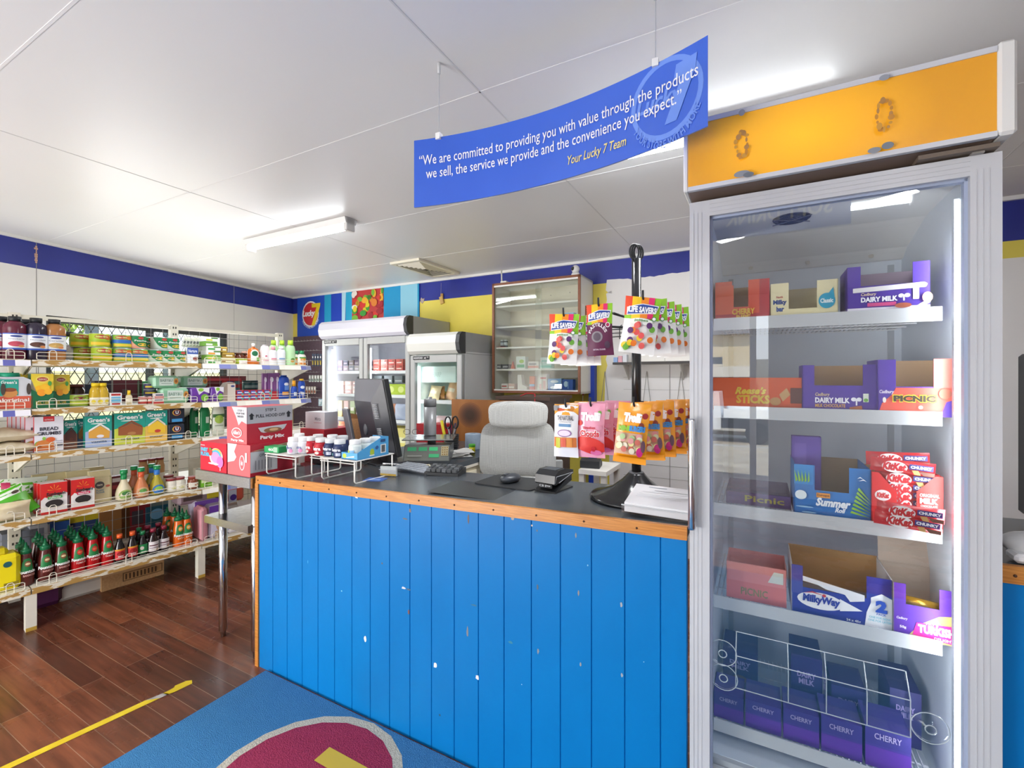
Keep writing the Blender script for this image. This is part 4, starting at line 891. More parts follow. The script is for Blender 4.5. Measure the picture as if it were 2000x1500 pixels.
# ---- third shelf
def rice(lb, dz, seed, px=6):
    mb = MB(); rnd = random.Random(seed)
    def f(x, y, s_): 
        e = (1 - abs(2 * x - 1) ** 3) * (1 - abs(2 * y - 1) ** 3); return ((x - .5) * .3, y * .3, .035 + s_ * (.035 * e ** .5 if e > 0 else 0) + .004 * math.sin(x * 21 + seed) * e)
    mb.grid(lambda a, b: f(a, b, 1), 14, 12, noise_mat('rice_sack', '#cfc3a6', '#e2d8bf', 25, .5, .3)); mb.grid(lambda a, b: f(a, b, -1), 14, 12, '#d2c6aa')
    put('rice_bag', lb, 'bag', px, .04, S3 + dz, mb)
rice('beige rice bag, lower of two at the left end of the third shelf', -.002, 1); rice('beige rice bag, upper of two at the left end of the third shelf', .066, 2, 10)
bc = [('r', .3, .86, .68, 1, '#cf2f38'), ('t', 'AUSTRALIAN', .34, .89, .64, .93, '#f2dcd8'), ('t', 'BREAD', .18, .60, .82, .70, '#3b3a46', 0, .03), ('t', 'CRUMBS', .08, .47, .92, .57, '#3b3a46', 0, .03), ('e', .2, .22, .2, .1, '#7da63c'), ('e', .35, .2, .32, .14, '#d27f3c'), ('e', .55, .34, .16, .07, '#d9622e'), ('r', 0, .04, .68, .14, '#c7682c'), ('e', .32, .38, .06, .05, '#8fbf4a'), ('r', .72, .14, .97, .18, '#5b5a63'), ('r', .72, .22, .97, .24, '#a5a5b0'), ('r', .72, .28, .97, .3, '#a5a5b0')]
px, w, h = size(67, 124, .05, 813, 881)
bm_ = cartonmb(w, .028, h, '#e8e7ee', bc, side='#b8323c'); b0 = put('breadcrumb_box', 'white breadcrumbs box with a red tab and food picture, frontmost', 'box', px + .5, .05, S3, bm_)
for i, (q, ww_) in enumerate(((57, .085), (49, .12), (43, .16), (38, .2), (33, .24))):
    dup(b0, 'breadcrumbs box showing its red side, ' + ('just behind the front box', 'third in the file', 'fourth in the file', 'fifth in the file', 'rearmost in the file')[i], SH, SH.at(px + .5, .05) - .03 - .012 * i, ww_, S3 + .0005, group='breadcrumb boxes')
def cake(pa, pb, w_, col, cake_c, txt, lb, top='#1fa08e'):
    px, ww, h = size(pa, pb, w_, 813, 873 if w_ < .08 else 868)
    it = [('r', 0, .62, 1, 1, top), ('p', [(0, .62), (1, .62), (1, .5), (.5, .62), (0, .5)], top), ('t', 'Green’s', .08, .8, .92, .94, '#f2f6f4', 0, .035), ('e', .5, .755, .3, .02, '#dff0ea'), ('p', [(.12, .3), (.9, .26), (.92, .48), (.55, .68), (.12, .5)], cake_c[0]), ('p', [(.12, .5), (.55, .7), (.92, .48), (.9, .56), (.55, .76), (.12, .56)], cake_c[1]), ('e', .55, .34, .14, .05, cake_c[2]), ('t', txt, .2, .14, .8, .2, '#54606c')]
    return put('cake_mix_box', lb, 'box', px, w_, S3, cartonmb(ww, .05, h, col, it, side='#1c8f80'))
cake(124, 151, .09, '#8d5a44', ('#5a3028', '#4a2620', '#6d3c2c'), 'chocolate', 'cake mix box with a dark chocolate cake, beside the breadcrumbs')
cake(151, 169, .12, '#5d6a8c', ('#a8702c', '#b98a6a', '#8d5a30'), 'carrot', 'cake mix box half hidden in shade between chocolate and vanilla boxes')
cake(167, 219, .05, '#a9b9dc', ('#dfa544', '#efeee8', '#e8e6ee'), 'vanilla', 'cake mix box with a pale vanilla cake on a lavender ground')
cake(224, 284, .05, '#cfd650', ('#9a5a34', '#8a4a2c', '#b5804e'), 'coffee cake', 'cake mix box with brown slices on a lime ground')
cake(284, 327, .05, '#e7bd5a', ('#f0c63a', '#efe4d2', '#c8423a'), 'butter', 'cake mix box with a yellow butter cake')
cake(219, 234, .13, '#a9b43c', ('#7a4a34', '#6a3a2c', '#8a5a3e'), 'coffee', 'cake mix box hidden behind the lime coffee cake box')
def ubox(lb, dz):
    px, w, h = size(329, 361, .05, 802, 832)
    put('sanitary_pack', lb, 'package', px, .05, S3 + dz, cartonmb(w, .08, h, '#1d2438', [('e', .5, .68, .26, .2, '#e0c33a'), ('e', .52, .68, .22, .18, '#c23a6a'), ('e', .52, .68, .19, .15, '#1d2438'), ('t', 'U', .42, .58, .62, .8, '#f2f2f6', 0, .06), ('r', .2, .08, .85, .28, '#3f97d0')], bev=.006))
ubox('navy pack with a ringed letter U, lower of two', 0); ubox('navy pack with a ringed letter U, upper of two', .112)
for i, (pa, pb) in enumerate(((372, 390), (392, 412))):
    flatbottle('shampoo_bottle', 'tall glossy green bottle on the third shelf, ' + ('left' if i == 0 else 'right') + ' of two', pa, pb, 795, 856, .12 if i == 0 else .08, S3, '#0f7d46', '#0d6f3e', [('r', .5, .5, .8, .8, '#c9d6c6')], .06)
flatbottle('conditioner_bottle', 'white conditioner bottle with a lime picture and dark cap', 416, 441, 790, 858, .08, S3, '#dfe3d4', '#26302a', [('r', .05, .72, .95, .88, '#3c6b34'), ('e', .5, .62, .3, .2, '#a6c552'), ('r', .2, .3, .8, .34, '#9aa88a')], .16)
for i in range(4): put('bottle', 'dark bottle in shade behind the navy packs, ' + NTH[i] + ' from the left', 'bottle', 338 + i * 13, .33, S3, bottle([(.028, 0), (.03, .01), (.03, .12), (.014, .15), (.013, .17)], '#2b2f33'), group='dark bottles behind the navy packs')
# ---- fourth shelf
px, w, h = size(-20, 30, .04, 0, 1)
put('flour_bag', 'cream bag with a wrinkled corner at the left end of the fourth shelf', 'bag', -2, .05, S4, pouch(.24, .10, .09, noise_mat('cream_bag', '#d8c8a0', '#e5d8b8', 18, .5, .3), seed=4))
gb = [('r', .0, .55, 1, 1, '#dfe6da'), ('r', .04, .72, .22, .9, '#b72a58'), ('e', .72, .66, .1, .06, '#4a3a2c'), ('e', .5, .25, .3, .14, '#5c4a46'), ('t', 'fresh', .35, .5, .6, .56, '#4b7a3a')]
put('snack_bag', 'green and white zip bag with a magenta tag, standing upright', 'bag', 42, .2, S4, pouch(.2, .2, .06, M('#5faa2c', .3), gb, seed=5), tilt=(-10, 4))
put('snack_bag', 'bright green zip bag slumped forward at the left of the fourth shelf', 'bag', 34, .06, S4 + .004, pouch(.2, .17, .06, M('#4fb01e', .3), [('r', 0, .7, 1, 1, '#e2e9dc'), ('e', .55, .4, .3, .12, '#6e4c44'), ('e', .8, .78, .08, .05, '#4a3a2c')], seed=6), tilt=(-22, -26))
sbm = lambda ban, txt: [('p', [(0, 1), (1, 1), (1, .62), (.85, .68), (.7, .56), (.5, .62), (.3, .5), (.15, .56), (0, .46)], '#cf2522')] + [('p', [(.5 + .03 * math.cos(q), .75 + .02 * math.sin(q)), (.5 + .26 * math.cos(q + .05), .72 + .22 * math.sin(q + .05)), (.5 + .26 * math.cos(q - .05), .72 + .22 * math.sin(q - .05))], '#f0a02c') for q in (.3, .9, 1.57, 2.2, 2.85)] + [('t', 'Sunbeam', .2, .58, .92, .7, '#2b2628', .02, .035), ('r', .25, .48, .8, .565, ban), ('t', txt, .3, .495, .75, .55, '#f5f3ee'), ('e', .5, .32, .34, .13, '#2c2524'), ('r', 0, 0, 1, .08, '#c02522')]
px, w, h = size(80, 132, .05, 941, 1000)
s0 = put('dried_fruit_box', 'red and white dried fruit box with a green banner, frontmost', 'box', px, .05, S4, cartonmb(w, .03, h, '#e9e4e0', sbm('#3f9a4c', 'Californian'), side='#b82824'))
px2, w, h = size(139, 185, .05, 935, 992)
s1 = put('dried_fruit_box', 'red and white dried fruit box with a pink banner, frontmost', 'box', px2, .05, S4, cartonmb(w, .03, h, '#ece8e4', sbm('#d02a5c', 'Mixed Fruit'), side='#b82824'))
for i in range(2):
    dup(s0, 'dried fruit box behind the green-bannered one, ' + ('second' if i == 0 else 'third') + ' in the file', SH, SH.at(px, .05) - .008 * (i + 1), .05 + .034 * (i + 1), S4 + .0005, group='dried fruit boxes'); dup(s1, 'dried fruit box behind the pink-bannered one, ' + ('second' if i == 0 else 'third') + ' in the file', SH, SH.at(px2, .05) - .006 * (i + 1), .05 + .034 * (i + 1), S4 + .0005, group='dried fruit boxes')
flb = noise_mat('flour_paper', '#c5b78a', '#d3c79e', 8, .5, .2)
def flour(lb, px, w_, sc=1.0):
    mb = MB().box(-.055 * sc, 0, 0, .055 * sc, .08, .17, flb, bev=.012); mb.prism([(0.005, .165), (.075, .165), (.06, .2), (.03, .2)], 'x', -.05 * sc, .05 * sc, flb)
    mb.deco([('e', .45, .68, .2, .13, '#4a4440'), ('t', 'macro', .33, .65, .57, .71, '#e4dcc0'), ('e', .8, .62, .1, .04, '#c0604a'), ('t', 'PLAIN', .3, .46, .62, .52, '#4f7f9a'), ('t', 'FLOUR', .3, .38, .66, .44, '#4f7f9a')], flat(.11 * sc, .17, -.0008))
    put('flour_bag', lb, 'bag', px, w_, S4, mb, group='paper flour bags')
flour('tan paper flour bag standing right of the dried fruit boxes', 197, .09); flour('tan flour bag top showing behind the pink-bannered box', 155, .2, 1.1); flour('tan flour bag top showing behind the green-bannered box', 118, .22, 1.15); flour('tan flour bag top nearest the green zip bags', 88, .23, 1.0); flour('tan flour bag behind the front flour bag', 186, .26, 1.0)
def dressing(lb, px, w_, liq, capc, lab, neck=None, sc=1.0):
    t = put('dressing_bottle', lb, 'bottle', px, w_, S4, None); m = M(liq, .15); z = lambda q: q * .192 * sc; r = .042
    part('body', bottle([(r * .8, 0), (r, z(.05)), (r * 1.02, z(.2)), (r * .88, z(.36)), (.018, z(.6)), (.015, z(.68)), (.0165, z(.7)), (.016, z(.86))], [m, m, m, m, m, M(neck or liq, .3), M(neck or liq, .3)], [('e', .5, .5, .36, .48, lab[0]), ('e', .5, .62, .2, .2, lab[1]), ('t', 'Dressing', .3, .35, .7, .5, '#f5f3ea')], r * 1.03, z(.04), z(.36), 18), t)
    part('cap', MB().lathe([(.018, z(.86)), (.02, z(.88)), (.019, z(1))], M(capc, .35), 16, 0, r * 1.02), t)
dressing('cream dressing bottle with green cap at the front of the fourth shelf', 246, .05, '#d9cfae', '#128a4c', ('#8fae5a', '#3f7a3a'), '#128a4c')
dressing('orange dressing bottle with green cap, frontmost', 280, .05, '#c87a4e', '#128a4c', ('#cfa67a', '#5f9a4a'), '#d2562e'); dressing('orange dressing bottle half hidden behind the front one', 266, .15, '#b96a42', '#128a4c', ('#c4986e', '#5f9a4a'), '#c24e2a')
dressing('yellow oil dressing bottle with a blue collar and green cap', 311, .05, '#a89a2c', '#128a4c', ('#2f6fb4', '#8cc24a'), '#2f74c4'); dressing('yellow oil dressing bottle partly hidden by its blue-collared neighbour', 301, .15, '#9a8f2a', '#128a4c', ('#2f6fb4', '#8cc24a'), '#2f74c4')
for i, px in enumerate((282, 299, 315)): jarput('jar with dark red lid at the back of the fourth shelf, ' + NTH[i] + ' from the left', px, .36, S4, .028, .2, '#b98a5a', '#7d1f24', [('r', 0, 0, 1, .7, '#d9cfc0')], nm='mustard_jar', group='red-lidded jars at the back')
put('packet', 'small red and white packets block behind the cream dressing', 'box', 230, .25, S4, cartonmb(.07, .05, .13, '#6d2a34', [('r', .1, .7, .9, .9, '#ece4e2'), ('r', .1, .35, .9, .55, '#b0464a')]))
for i, (px, r) in enumerate(((338, .035), (353, .042), (333, .035))): jarput('white mayonnaise jar with dark red lid, ' + ('left' , 'right', 'rear')[i], px, .06 if i < 2 else .2, S4, r, .09, '#dcd6c6', '#8a2a2c', [('r', .1, .1, .9, .8, '#ece8dc'), ('e', .6, .4, .2, .2, '#d3cf8a')], nm='mayonnaise_jar', group='mayonnaise jars')
jarput('brown sauce jar with white label and brown-red lid', 380, .05, S4, .032, .085, '#7a3a22', '#8a3626', [('r', 0, .1, 1, .8, '#e9e2d6'), ('e', .7, .4, .2, .15, '#b5622a')], nm='sauce_jar')
for i, px in enumerate((399, 409)): put('lime_carton', 'small lime green carton at the right of the fourth shelf, ' + ('left' if i == 0 else 'right'), 'carton', px, .06, S4, cartonmb(.045, .05, .07, '#74b52a', [('r', .1, .4, .9, .7, '#dfe9b8')]))
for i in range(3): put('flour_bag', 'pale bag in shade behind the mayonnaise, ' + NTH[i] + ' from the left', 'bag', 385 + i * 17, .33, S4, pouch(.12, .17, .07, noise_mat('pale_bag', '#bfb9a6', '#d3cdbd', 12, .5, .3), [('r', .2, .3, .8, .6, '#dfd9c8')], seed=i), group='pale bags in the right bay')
# ---- bottom shelf
put('cereal_bag', 'bright yellow bag at the left end of the bottom shelf', 'bag', -3, .05, S5, MB().box(-.15, 0, 0, .085, .12, .2, M('#e8d516', .35), bev=.02).box(-.13, .02, .19, .04, .1, .235, M('#dcc81a', .35), bev=.015).deco([('e', .78, .74, .07, .08, '#1f5a5c'), ('r', .72, .12, .96, .24, '#8a7a1c'), ('r', .1, .35, .16, .7, '#6a5ca0')], flat(.235, .2, -.001, 0, -.0325)))
def sauce(liq, pic, mc='#efe9e0'):
    m = M(liq, .22); prof = [(.031, 0), (.034, .008), (.034, .07), (.030, .12), (.022, .172), (.020, .178)]
    b_ = bottle(prof, m, [], None)
    r_at = lambda z: .0345 - .0125 * max(0, (z - .35)) / .65 if z > .35 else .0345
    mp0 = round_(lambda z: prof_r(prof, .045 + z * .125) * 1.012 + .0003, .125, .045, math.pi * .8, cy=.034)
    b_.deco([('p', [(.18, .24), (.84, .30), (.80, .74), (.66, .86), (.34, .84), (.22, .66)], '#1d7a3e'), ('e', .55, .62, .17, .13, pic), ('e', .55, .62, .13, .05, '#f0d9a8' if pic != '#c8342a' else '#e26a4a'), ('t', 'Fountain', .12, .22, .88, .36, '#f5f5f2', .0, .04), ('t', 'BARBECUE' if pic == '#8a5a3a' else ('TOMATO' if pic == '#c8342a' else 'SATAY'), .34, .08, .84, .17, mc)], mp0, 8)
    cap = MB().lathe([(.021, .176), (.0235, .18), (.0235, .192), (.0235, .197), (.014, .199), (.012, .206), (.0125, .208), (.008, .212), (.0035, .238)], M('#0f6b42', .35), 14, 0, .034)
    return b_, cap
rows = {'bbq': sauce('#5a2420', '#8a5a3a', '#e2a8a0'), 'tom': sauce('#b3141a', '#c8342a', '#f2c8c0'), 'sat': sauce('#e0661a', '#e8a23a', '#f5e6c8')}
def srow(kit, nm, lab, pxs, depth, grp, label2):
    proto = None
    for i, px0 in enumerate(pxs):
        for k in range(depth[i]):
            a = SH.at(px0, .06) - .0 + k * .0; w_ = .06 + .073 * k
            lb = lab + ', ' + NTH[i] + ' file, ' + ('front' if k == 0 else NTH[k] + ' from the front')
            if proto is None:
                proto = thing(nm, lb, 'bottle', SH, a, w_, S5 + .0005, 0, grp); part('body', kit[0], proto); part('cap', kit[1], proto)
            else: dup(proto, lb, SH, a, w_, S5 + .0005)
srow(rows['bbq'], 'barbecue_sauce_bottle', 'brown barbecue sauce bottle', (53, 91, 123), (3, 4, 4), 'barbecue sauce bottles', '')
srow(rows['tom'], 'tomato_sauce_bottle', 'bright red tomato sauce bottle', (155, 184, 212), (4, 4, 4), 'tomato sauce bottles', '')
srow(rows['sat'], 'satay_sauce_bottle', 'orange sauce bottle with green nozzle', (368, 352), (2, 1), 'orange sauce bottles', '')
for i, (px, w_) in enumerate(((345, .2), (330, .25))):
    t = put('satay_sauce_bottle', 'orange sauce bottle standing back from the others, ' + ('nearer', 'farther')[i], 'bottle', px, w_, S5, None, group='orange sauce bottles'); part('body', rows['sat'][0], t); part('cap', rows['sat'][1], t)
def soy(lb, px, w_, cap, lab, liq='#191214', h=.16, r=.026, lz=(.02, .085), deco=None):
    t = put('soy_sauce_bottle', lb, 'bottle', px, w_, S5, None)
    part('body', bottle([(r * .92, 0), (r, .006), (r, h * .52), (r * .55, h * .72), (r * .48, h * .86)], M(liq, .08), deco or [('r', 0, 0, 1, 1, '#c8252c'), ('r', 0, .85, 1, 1, '#d9952c'), ('e', .5, .55, .3, .2, '#8a1c20'), ('t', 'soy', .3, .2, .7, .4, '#f2dede')], r * 1.01, lz[0], lz[1], 16), t)
    part('cap', MB().cyl(0, r, h * .86, h, r * .56, M(cap, .35), 14), t)
soy('dark soy bottle with orange cap, left of two orange-capped', 236, .05, '#e8622a', 0, h=.175); soy('dark soy bottle with orange cap, right of two orange-capped', 261, .05, '#e8622a', 0, h=.175)
gl_ = [('r', 0, 0, 1, .9, '#1f8a4a'), ('e', .35, .55, .16, .18, '#d9cfc4'), ('r', .3, .1, .7, .2, '#e6efe2')]
soy('dark sauce bottle with green cap and green label, front', 281, .06, '#147a48', 0, deco=gl_, h=.16); soy('dark sauce bottle with green cap half hidden behind its twin', 274, .16, '#147a48', 0, deco=gl_, h=.16)
wl = [('r', 0, 0, 1, .9, '#dfd8da'), ('r', .1, .5, .9, .6, '#6a3a44'), ('r', .1, .3, .9, .36, '#8a6a74'), ('e', .7, .15, .12, .1, '#8a5a2c')]
for i, (px, w_) in enumerate(((302, .05), (323, .06), (291, .15), (312, .16))):
    soy('dark glass bottle with crimson lid and white label, ' + ('front left', 'front right', 'rear left', 'rear right')[i], px, w_, '#8a2038', 0, '#241214', .165, .029, (.02, .09), wl)
napp = M('#dcd6e4', .3)
def nappy(lb, pa, pb, yt, yb, w_, z, col, deco, dz=0, d=.14):
    px, w, h = size(pa, pb, w_, yt, yb)
    put('nappy_pack', lb, 'package', px, w_, z + dz, MB().box(-w / 2, 0, 0, w / 2, d, h, col, bev=.018).deco(deco, flat(w, h, -.001)), group='soft packs on the bottom shelf')
nappy('white and violet nappy pack with a violet ring, standing behind the orange sauces', 381, 430, 992, 1062, .16, S5, '#cfc8dc', [('r', 0, .6, 1, 1, '#7a4fb0'), ('e', .62, .45, .24, .22, '#5a2ea0'), ('e', .62, .45, .15, .13, '#d9d2e8'), ('e', .2, .2, .14, .2, '#7a5040')])
nappy('pink and white nappy pack with a child photo, front', 392, 408, 1004, 1070, .05, S5, '#c98a94', [('r', .1, .05, .3, .9, '#d9a9b0'), ('r', .5, .05, .7, .9, '#b87a86')])
nappy('white and lilac nappy pack beside the pink striped one', 409, 445, 1003, 1066, .06, S5, '#d8d2e6', [('r', 0, .8, 1, 1, '#6a3aa8'), ('r', 0, .5, 1, .78, '#9a86c8'), ('e', .55, .42, .2, .22, '#c9a07c'), ('e', .55, .55, .2, .12, '#2c2420'), ('r', .3, .0, .8, .22, '#c9a888')])
nappy('white pack with violet diagonal in the right of the bottom shelf', 446, 470, 1010, 1052, .06, S5, '#e4e0ea', [('p', [(0, .5), (0, .2), (.5, .8), (.5, 1), (.2, 1)], '#4a2a98'), ('e', .75, .5, .12, .08, '#8a9ac4')])
nappy('small pink pack at the right end of the bottom shelf', 474, 490, 1018, 1042, .05, S5, '#d98a8c', [('r', .2, .3, .8, .7, '#ecd0cc')])
nappy('mauve and brown bag lying on top of the nappy packs', 350, 440, 968, 992, .2, S5, '#a48c96', [('r', .6, .2, .95, .95, '#e2cf2c'), ('r', .1, .3, .5, .6, '#5c4a48')], dz=.245)
nappy('red and white bag behind the steel table leg', 446, 478, 955, 985, .2, S5, '#d9604a', [('r', 0, 0, .5, .8, '#c3c8dc'), ('e', .3, .3, .2, .2, '#4a2a98')], dz=.2)
put('plastic_bag', 'crumpled translucent white bag at the right end behind the table', 'bag', 484, .18, S5, pouch(.16, .2, .12, M('#dbd5cf', .3), seed=8, n=9)); put('paper_pack', 'white block pack lying beneath the red and white bag', 'package', 460, .2, S5, MB().box(-.1, 0, 0, .1, .12, .17, '#e2dfd8', bev=.015))
# ---- things on the far side and below
def far(nm, lb, cat, px, w_, z, w, d, h, col, deco=(), group=None): put(nm, lb, cat, px, w_, z, cartonmb(w, d, h, col, deco), group=group)
G2 = 'goods on the far side of the shelving'
far('carton', 'blue and white carton seen through the wire back of the bottom shelf', 'box', 104, .62, .2205, .16, .2, .21, '#2a58a8', [('r', 0, .6, .4, 1, '#e8ecf4')], G2)
far('carton', 'yellow and navy bag seen through the wire back above the sauces', 'bag', 152, .64, .2205, .24, .2, .24, '#33487a', [('r', 0, .75, 1, 1, '#d9c22c'), ('r', 0, .3, .4, .7, '#c3ccdc')], G2)
far('carton', 'plain brown carton seen through the wire back of the bottom shelf', 'box', 225, .62, .2205, .17, .2, .27, '#9a6a3a', [], G2)
far('carton', 'dark red carton seen through the wire back, beside the brown one', 'box', 266, .62, .2205, .17, .2, .25, '#8a1f2c', [('r', .35, .35, .75, .75, '#4a4048')], G2)
far('carton', 'white printed packet seen through the wire back near the left upright', 'package', 76, .6, .2205, .08, .1, .22, '#d5d8e4', [('r', .5, .1, .8, .9, '#8a90a8')], G2)
far('carton', 'grey plastic-wrapped pack behind the left upright', 'package', 40, .6, .2205, .16, .2, .2, '#8a90a0', [], G2)
far('carton', 'teal and blue packets seen through the mesh near the green nozzles', 'package', 320, .6, .2205, .22, .14, .2, '#1f5a70', [('e', .3, .7, .2, .2, '#7ab4dc')], G2)
for i, (px, r, h, col) in enumerate(((35, .045, .06, '#6a8a5a'), (50, .04, .075, '#4a6a4a'), (73, .05, .115, '#8c908c'), (102, .04, .1, '#5a7a4a'), (118, .035, .1, '#7a2a3c'), (134, .035, .1, '#7a2a3c'))):
    put('preserve_tin', 'tin seen through the wire back of the fourth shelf, ' + NTH[i] + ' from the left', 'tin', px, .58, .6005, canmb(col, [('r', .1, .3, .9, .7, '#cdd0c8')], r, h + .05), group='tins on the far side')
far('carton', 'dark navy box seen through the mesh behind the honey', 'box', 175, .66, 1.2105, .12, .1, .14, '#20283e', [], G2); far('carton', 'dark box standing taller behind the honey', 'box', 201, .66, 1.2105, .09, .1, .165, '#2c2334', [], G2)
far('carton', 'maroon box seen through the mesh between honey and wipes, left', 'box', 250, .66, 1.2105, .17, .1, .17, '#5c2030', [('r', .3, .4, .5, .6, '#5a4a54')], G2)
far('carton', 'green box behind the upper left wipes pack', 'box', 300, .66, 1.2105, .2, .1, .16, '#3f8a5c', [], G2)
far('carton', 'maroon box seen through the mesh behind the purple packs', 'box', 430, .66, 1.2105, .42, .1, .2, '#5a2028', [('r', .1, .8, .9, .9, '#a83a44')], G2)
for i in range(3): far('tin_stack', 'red and blue tin seen through the mesh above the toothpaste, ' + ('lowest', 'middle', 'highest')[i], 'tin', 456, .58, 1.2105 + i * .056, .13, .06, .055, '#b02a34', [('r', .1, .3, .5, .8, '#3a5a9a'), ('r', .55, .3, .9, .8, '#3a7a8a')], G2)
for i in range(2): far('snack_tray', 'copper foil tray on top of the far shelf goods, ' + ('lower', 'upper')[i], 'tray', 505, .6, 1.2105 + .37 + i * .03, .2, .1, .02, '#a8643c', [], G2)
part('rear_shelf', MB().box(T[2] + .01, BW + .06, 1.54, T[3] - .01, BW + .3, 1.58, cream), gs)
cbx = cartonmb(.34, .28, .115, CARD, [('r', .02, .8, .98, .97, '#c9a273'), ('p', [(.32, .25), (.97, .25), (.97, .75), (.32, .75)], '#5c4228'), ('p', [(.335, .29), (.955, .29), (.955, .71), (.335, .71)], '#b98d5c')] + [('r', .36 + i * .06, .34, .385 + i * .06, .66, '#4a3420') for i in range(9)])
put('cardboard_carton', 'low brown cardboard carton on the floor under the shelving', 'box', 262, .28, 0, cbx)
put('floor_pack', 'long white pack on the floor under the shelving', 'package', 165, .30, 0, MB().box(-.2, 0, 0, .16, .2, .1, '#c4bfb6', bev=.02)); put('floor_pack', 'crumpled purple bag on the floor behind the front shelf foot', 'bag', 96, .28, 0, MB().box(-.09, 0, 0, .07, .12, .13, M('#4f2248', .3), bev=.03))
# ================================================================== TALL GLASS FRIDGE (right, near)
FG = Fr(*RM.pt(-.166, 1.329).xy, -28.2)
FWd, FD = .613, .58
fwht = noise_mat('fridge_white_enamel', '#bdbec1', '#c5c6c9', 3, .35)
fin = M('#d9e0ea', .35)
fb = thing('glass_door_fridge', 'tall white glass-door chocolate fridge with a yellow light box', 'fridge', FG, 0, 0, 0)
c = MB().box(0, .045, .05, .045, FD, 1.885, fwht).box(FWd - .045, .045, .05, FWd, FD, 1.885, fwht).box(0, FD - .03, .05, FWd, FD, 1.885, fwht).box(0, .045, 1.845, FWd, FD, 1.885, fwht).box(0, .045, .05, FWd, FD, .36, fwht)
part('cabinet', c, fb)
l = MB().box(.045, .06, .36, .048, FD - .03, 1.845, fin).box(FWd - .048, .06, .36, FWd - .045, FD - .03, 1.845, fin).box(.045, FD - .033, .36, FWd - .045, FD - .03, 1.845, fin).box(.045, .06, .358, FWd - .045, FD - .03, .362, fin)
l.prism([(.06, 1.842), (FD - .033, 1.842), (FD - .033, 1.775), (FD - .05, 1.775), (FD - .10, 1.80), (.3, 1.838)], 'x', .048, FWd - .048, '#e3e2df')
for a in (.14, .31, .48): l.cyl(0, 0, 0, .004, .007, '#b9b6ad', 10, T=Matrix.Translation((a, FD - .075, 1.787)) @ Matrix.Rotation(R(115), 4, 'X'))
for a in (.075, FWd - .075):
    l.box(a - .008, FD - .037, .4, a + .008, FD - .033, 1.76, '#a9afb8')
part('liner', l, fb)
dr = MB(); fw_ = .050
for (x0, z0, x1, z1) in ((0, .30, fw_, 1.872), (FWd - fw_, .30, FWd, 1.872)):
    dr.box(x0, 0, z0, x1, .042, z1, fwht)
    for q in (.2, .4, .6): dr.box(x0 + (x1 - x0) * q - .0008, -.0012, z0 + .03, x0 + (x1 - x0) * q + .0008, 0, z1 - .03, '#c2c3c6')
for (z0, z1) in ((.30, .345), (1.83, 1.872)):
    dr.box(fw_, 0, z0, FWd - fw_, .042, z1, fwht)
    for q in (.25, .5, .75): dr.box(fw_, -.0012, z0 + (z1 - z0) * q - .0008, FWd - fw_, 0, z0 + (z1 - z0) * q + .0008, '#c2c3c6')
gk = '#a3aec6'
dr.box(fw_, .012, .345, fw_ + .006, .03, 1.83, gk).box(FWd - fw_ - .006, .012, .345, FWd - fw_, .03, 1.83, gk).box(fw_, .012, 1.824, FWd - fw_, .03, 1.83, gk)
part('door_frame', dr, fb)
part('door_glass', MB().box(fw_, .016, .345, FWd - fw_, .022, 1.83, GLASS), fb)
part('door_handle', MB().lathe([(.0085, .995), (.0095, 1.0), (.0095, 1.285), (.0085, 1.29)], CHROME, 14, .008, -.022).box(.0, -.02, 1.02, .016, 0, 1.04, '#a9acb2').box(.0, -.02, 1.24, .016, 0, 1.26, '#a9acb2'), fb, 'vertical chrome handle')
x0, x1 = -.012, FWd + .012
lbx = MB().box(x0, -.03, 1.893, x0 + .012, .25, 2.078, '#e6e5e0', bev=.003).box(x1 - .03, -.034, 1.893, x1, .25, 2.085, '#e6e5e0', bev=.006).box(x0 + .012, -.02, 1.893, x1 - .03, .25, 1.9, '#8f7a6e').box(x0, -.0, 1.9, x1, .25, 2.06, '#c9c7c2').box(x0 + .012, -.032, 1.893, x1 - .03, -.018, 1.904, '#d2d4d8').box(x0 + .012, -.032, 2.066, x1 - .03, -.018, 2.078, '#d2d4d8')
part('light_box', lbx, fb)
ym, n, b = mk('backlit_yellow_panel')
t = n.nodes.new('ShaderNodeTexCoord'); mp = n.nodes.new('ShaderNodeMapping'); mp.inputs['Location'].default_value = (-.26 / .25, 0, -1.985 / .16); mp.inputs['Scale'].default_value = (1 / .25, 0, 1 / .16)
gd = n.nodes.new('ShaderNodeTexGradient'); gd.gradient_type = 'SPHERICAL'; cr2 = n.nodes.new('ShaderNodeMapRange'); cr2.inputs[3].default_value = .03; cr2.inputs[4].default_value = .36
n.links.new(t.outputs['Object'], mp.inputs[0]); n.links.new(mp.outputs[0], gd.inputs[0]); n.links.new(gd.outputs[1], cr2.inputs[0]); n.links.new(cr2.outputs[0], b.inputs['Emission Strength'])
b.inputs['Base Color'].default_value = lin('#eca52e'); b.inputs['Emission Color'].default_value = lin('#ffc21a'); b.inputs['Roughness'].default_value = .2
yp = MB().box(x0 + .012, -.029, 1.904, x1 - .03, -.02, 2.066, ym)
random.seed(4); dd = []
for (cx, cz) in ((.215, .5), (.69, .48)):
    for i in range(16):
        an = i * .4; dd.append(('e', cx + .022 * math.cos(an) + random.uniform(-.004, .004), cz + .2 * math.sin(an), .004 + random.random() * .006, .02 + random.random() * .03, random.choice(['#c98a34', '#b9874a', '#d39a3c'])))
dd += [('e', .215, .03, .03, .05, '#8d9299'), ('e', .24, .0, .02, .04, '#6e747c'), ('e', .66, .02, .02, .04, '#8d9299'), ('e', .7, .05, .018, .05, '#7c828a'), ('e', .215, .98, .012, .05, '#9a9ea6'), ('e', .69, .985, .016, .04, '#9a9ea6')]
LW_ = x1 - .03 - x0 - .012
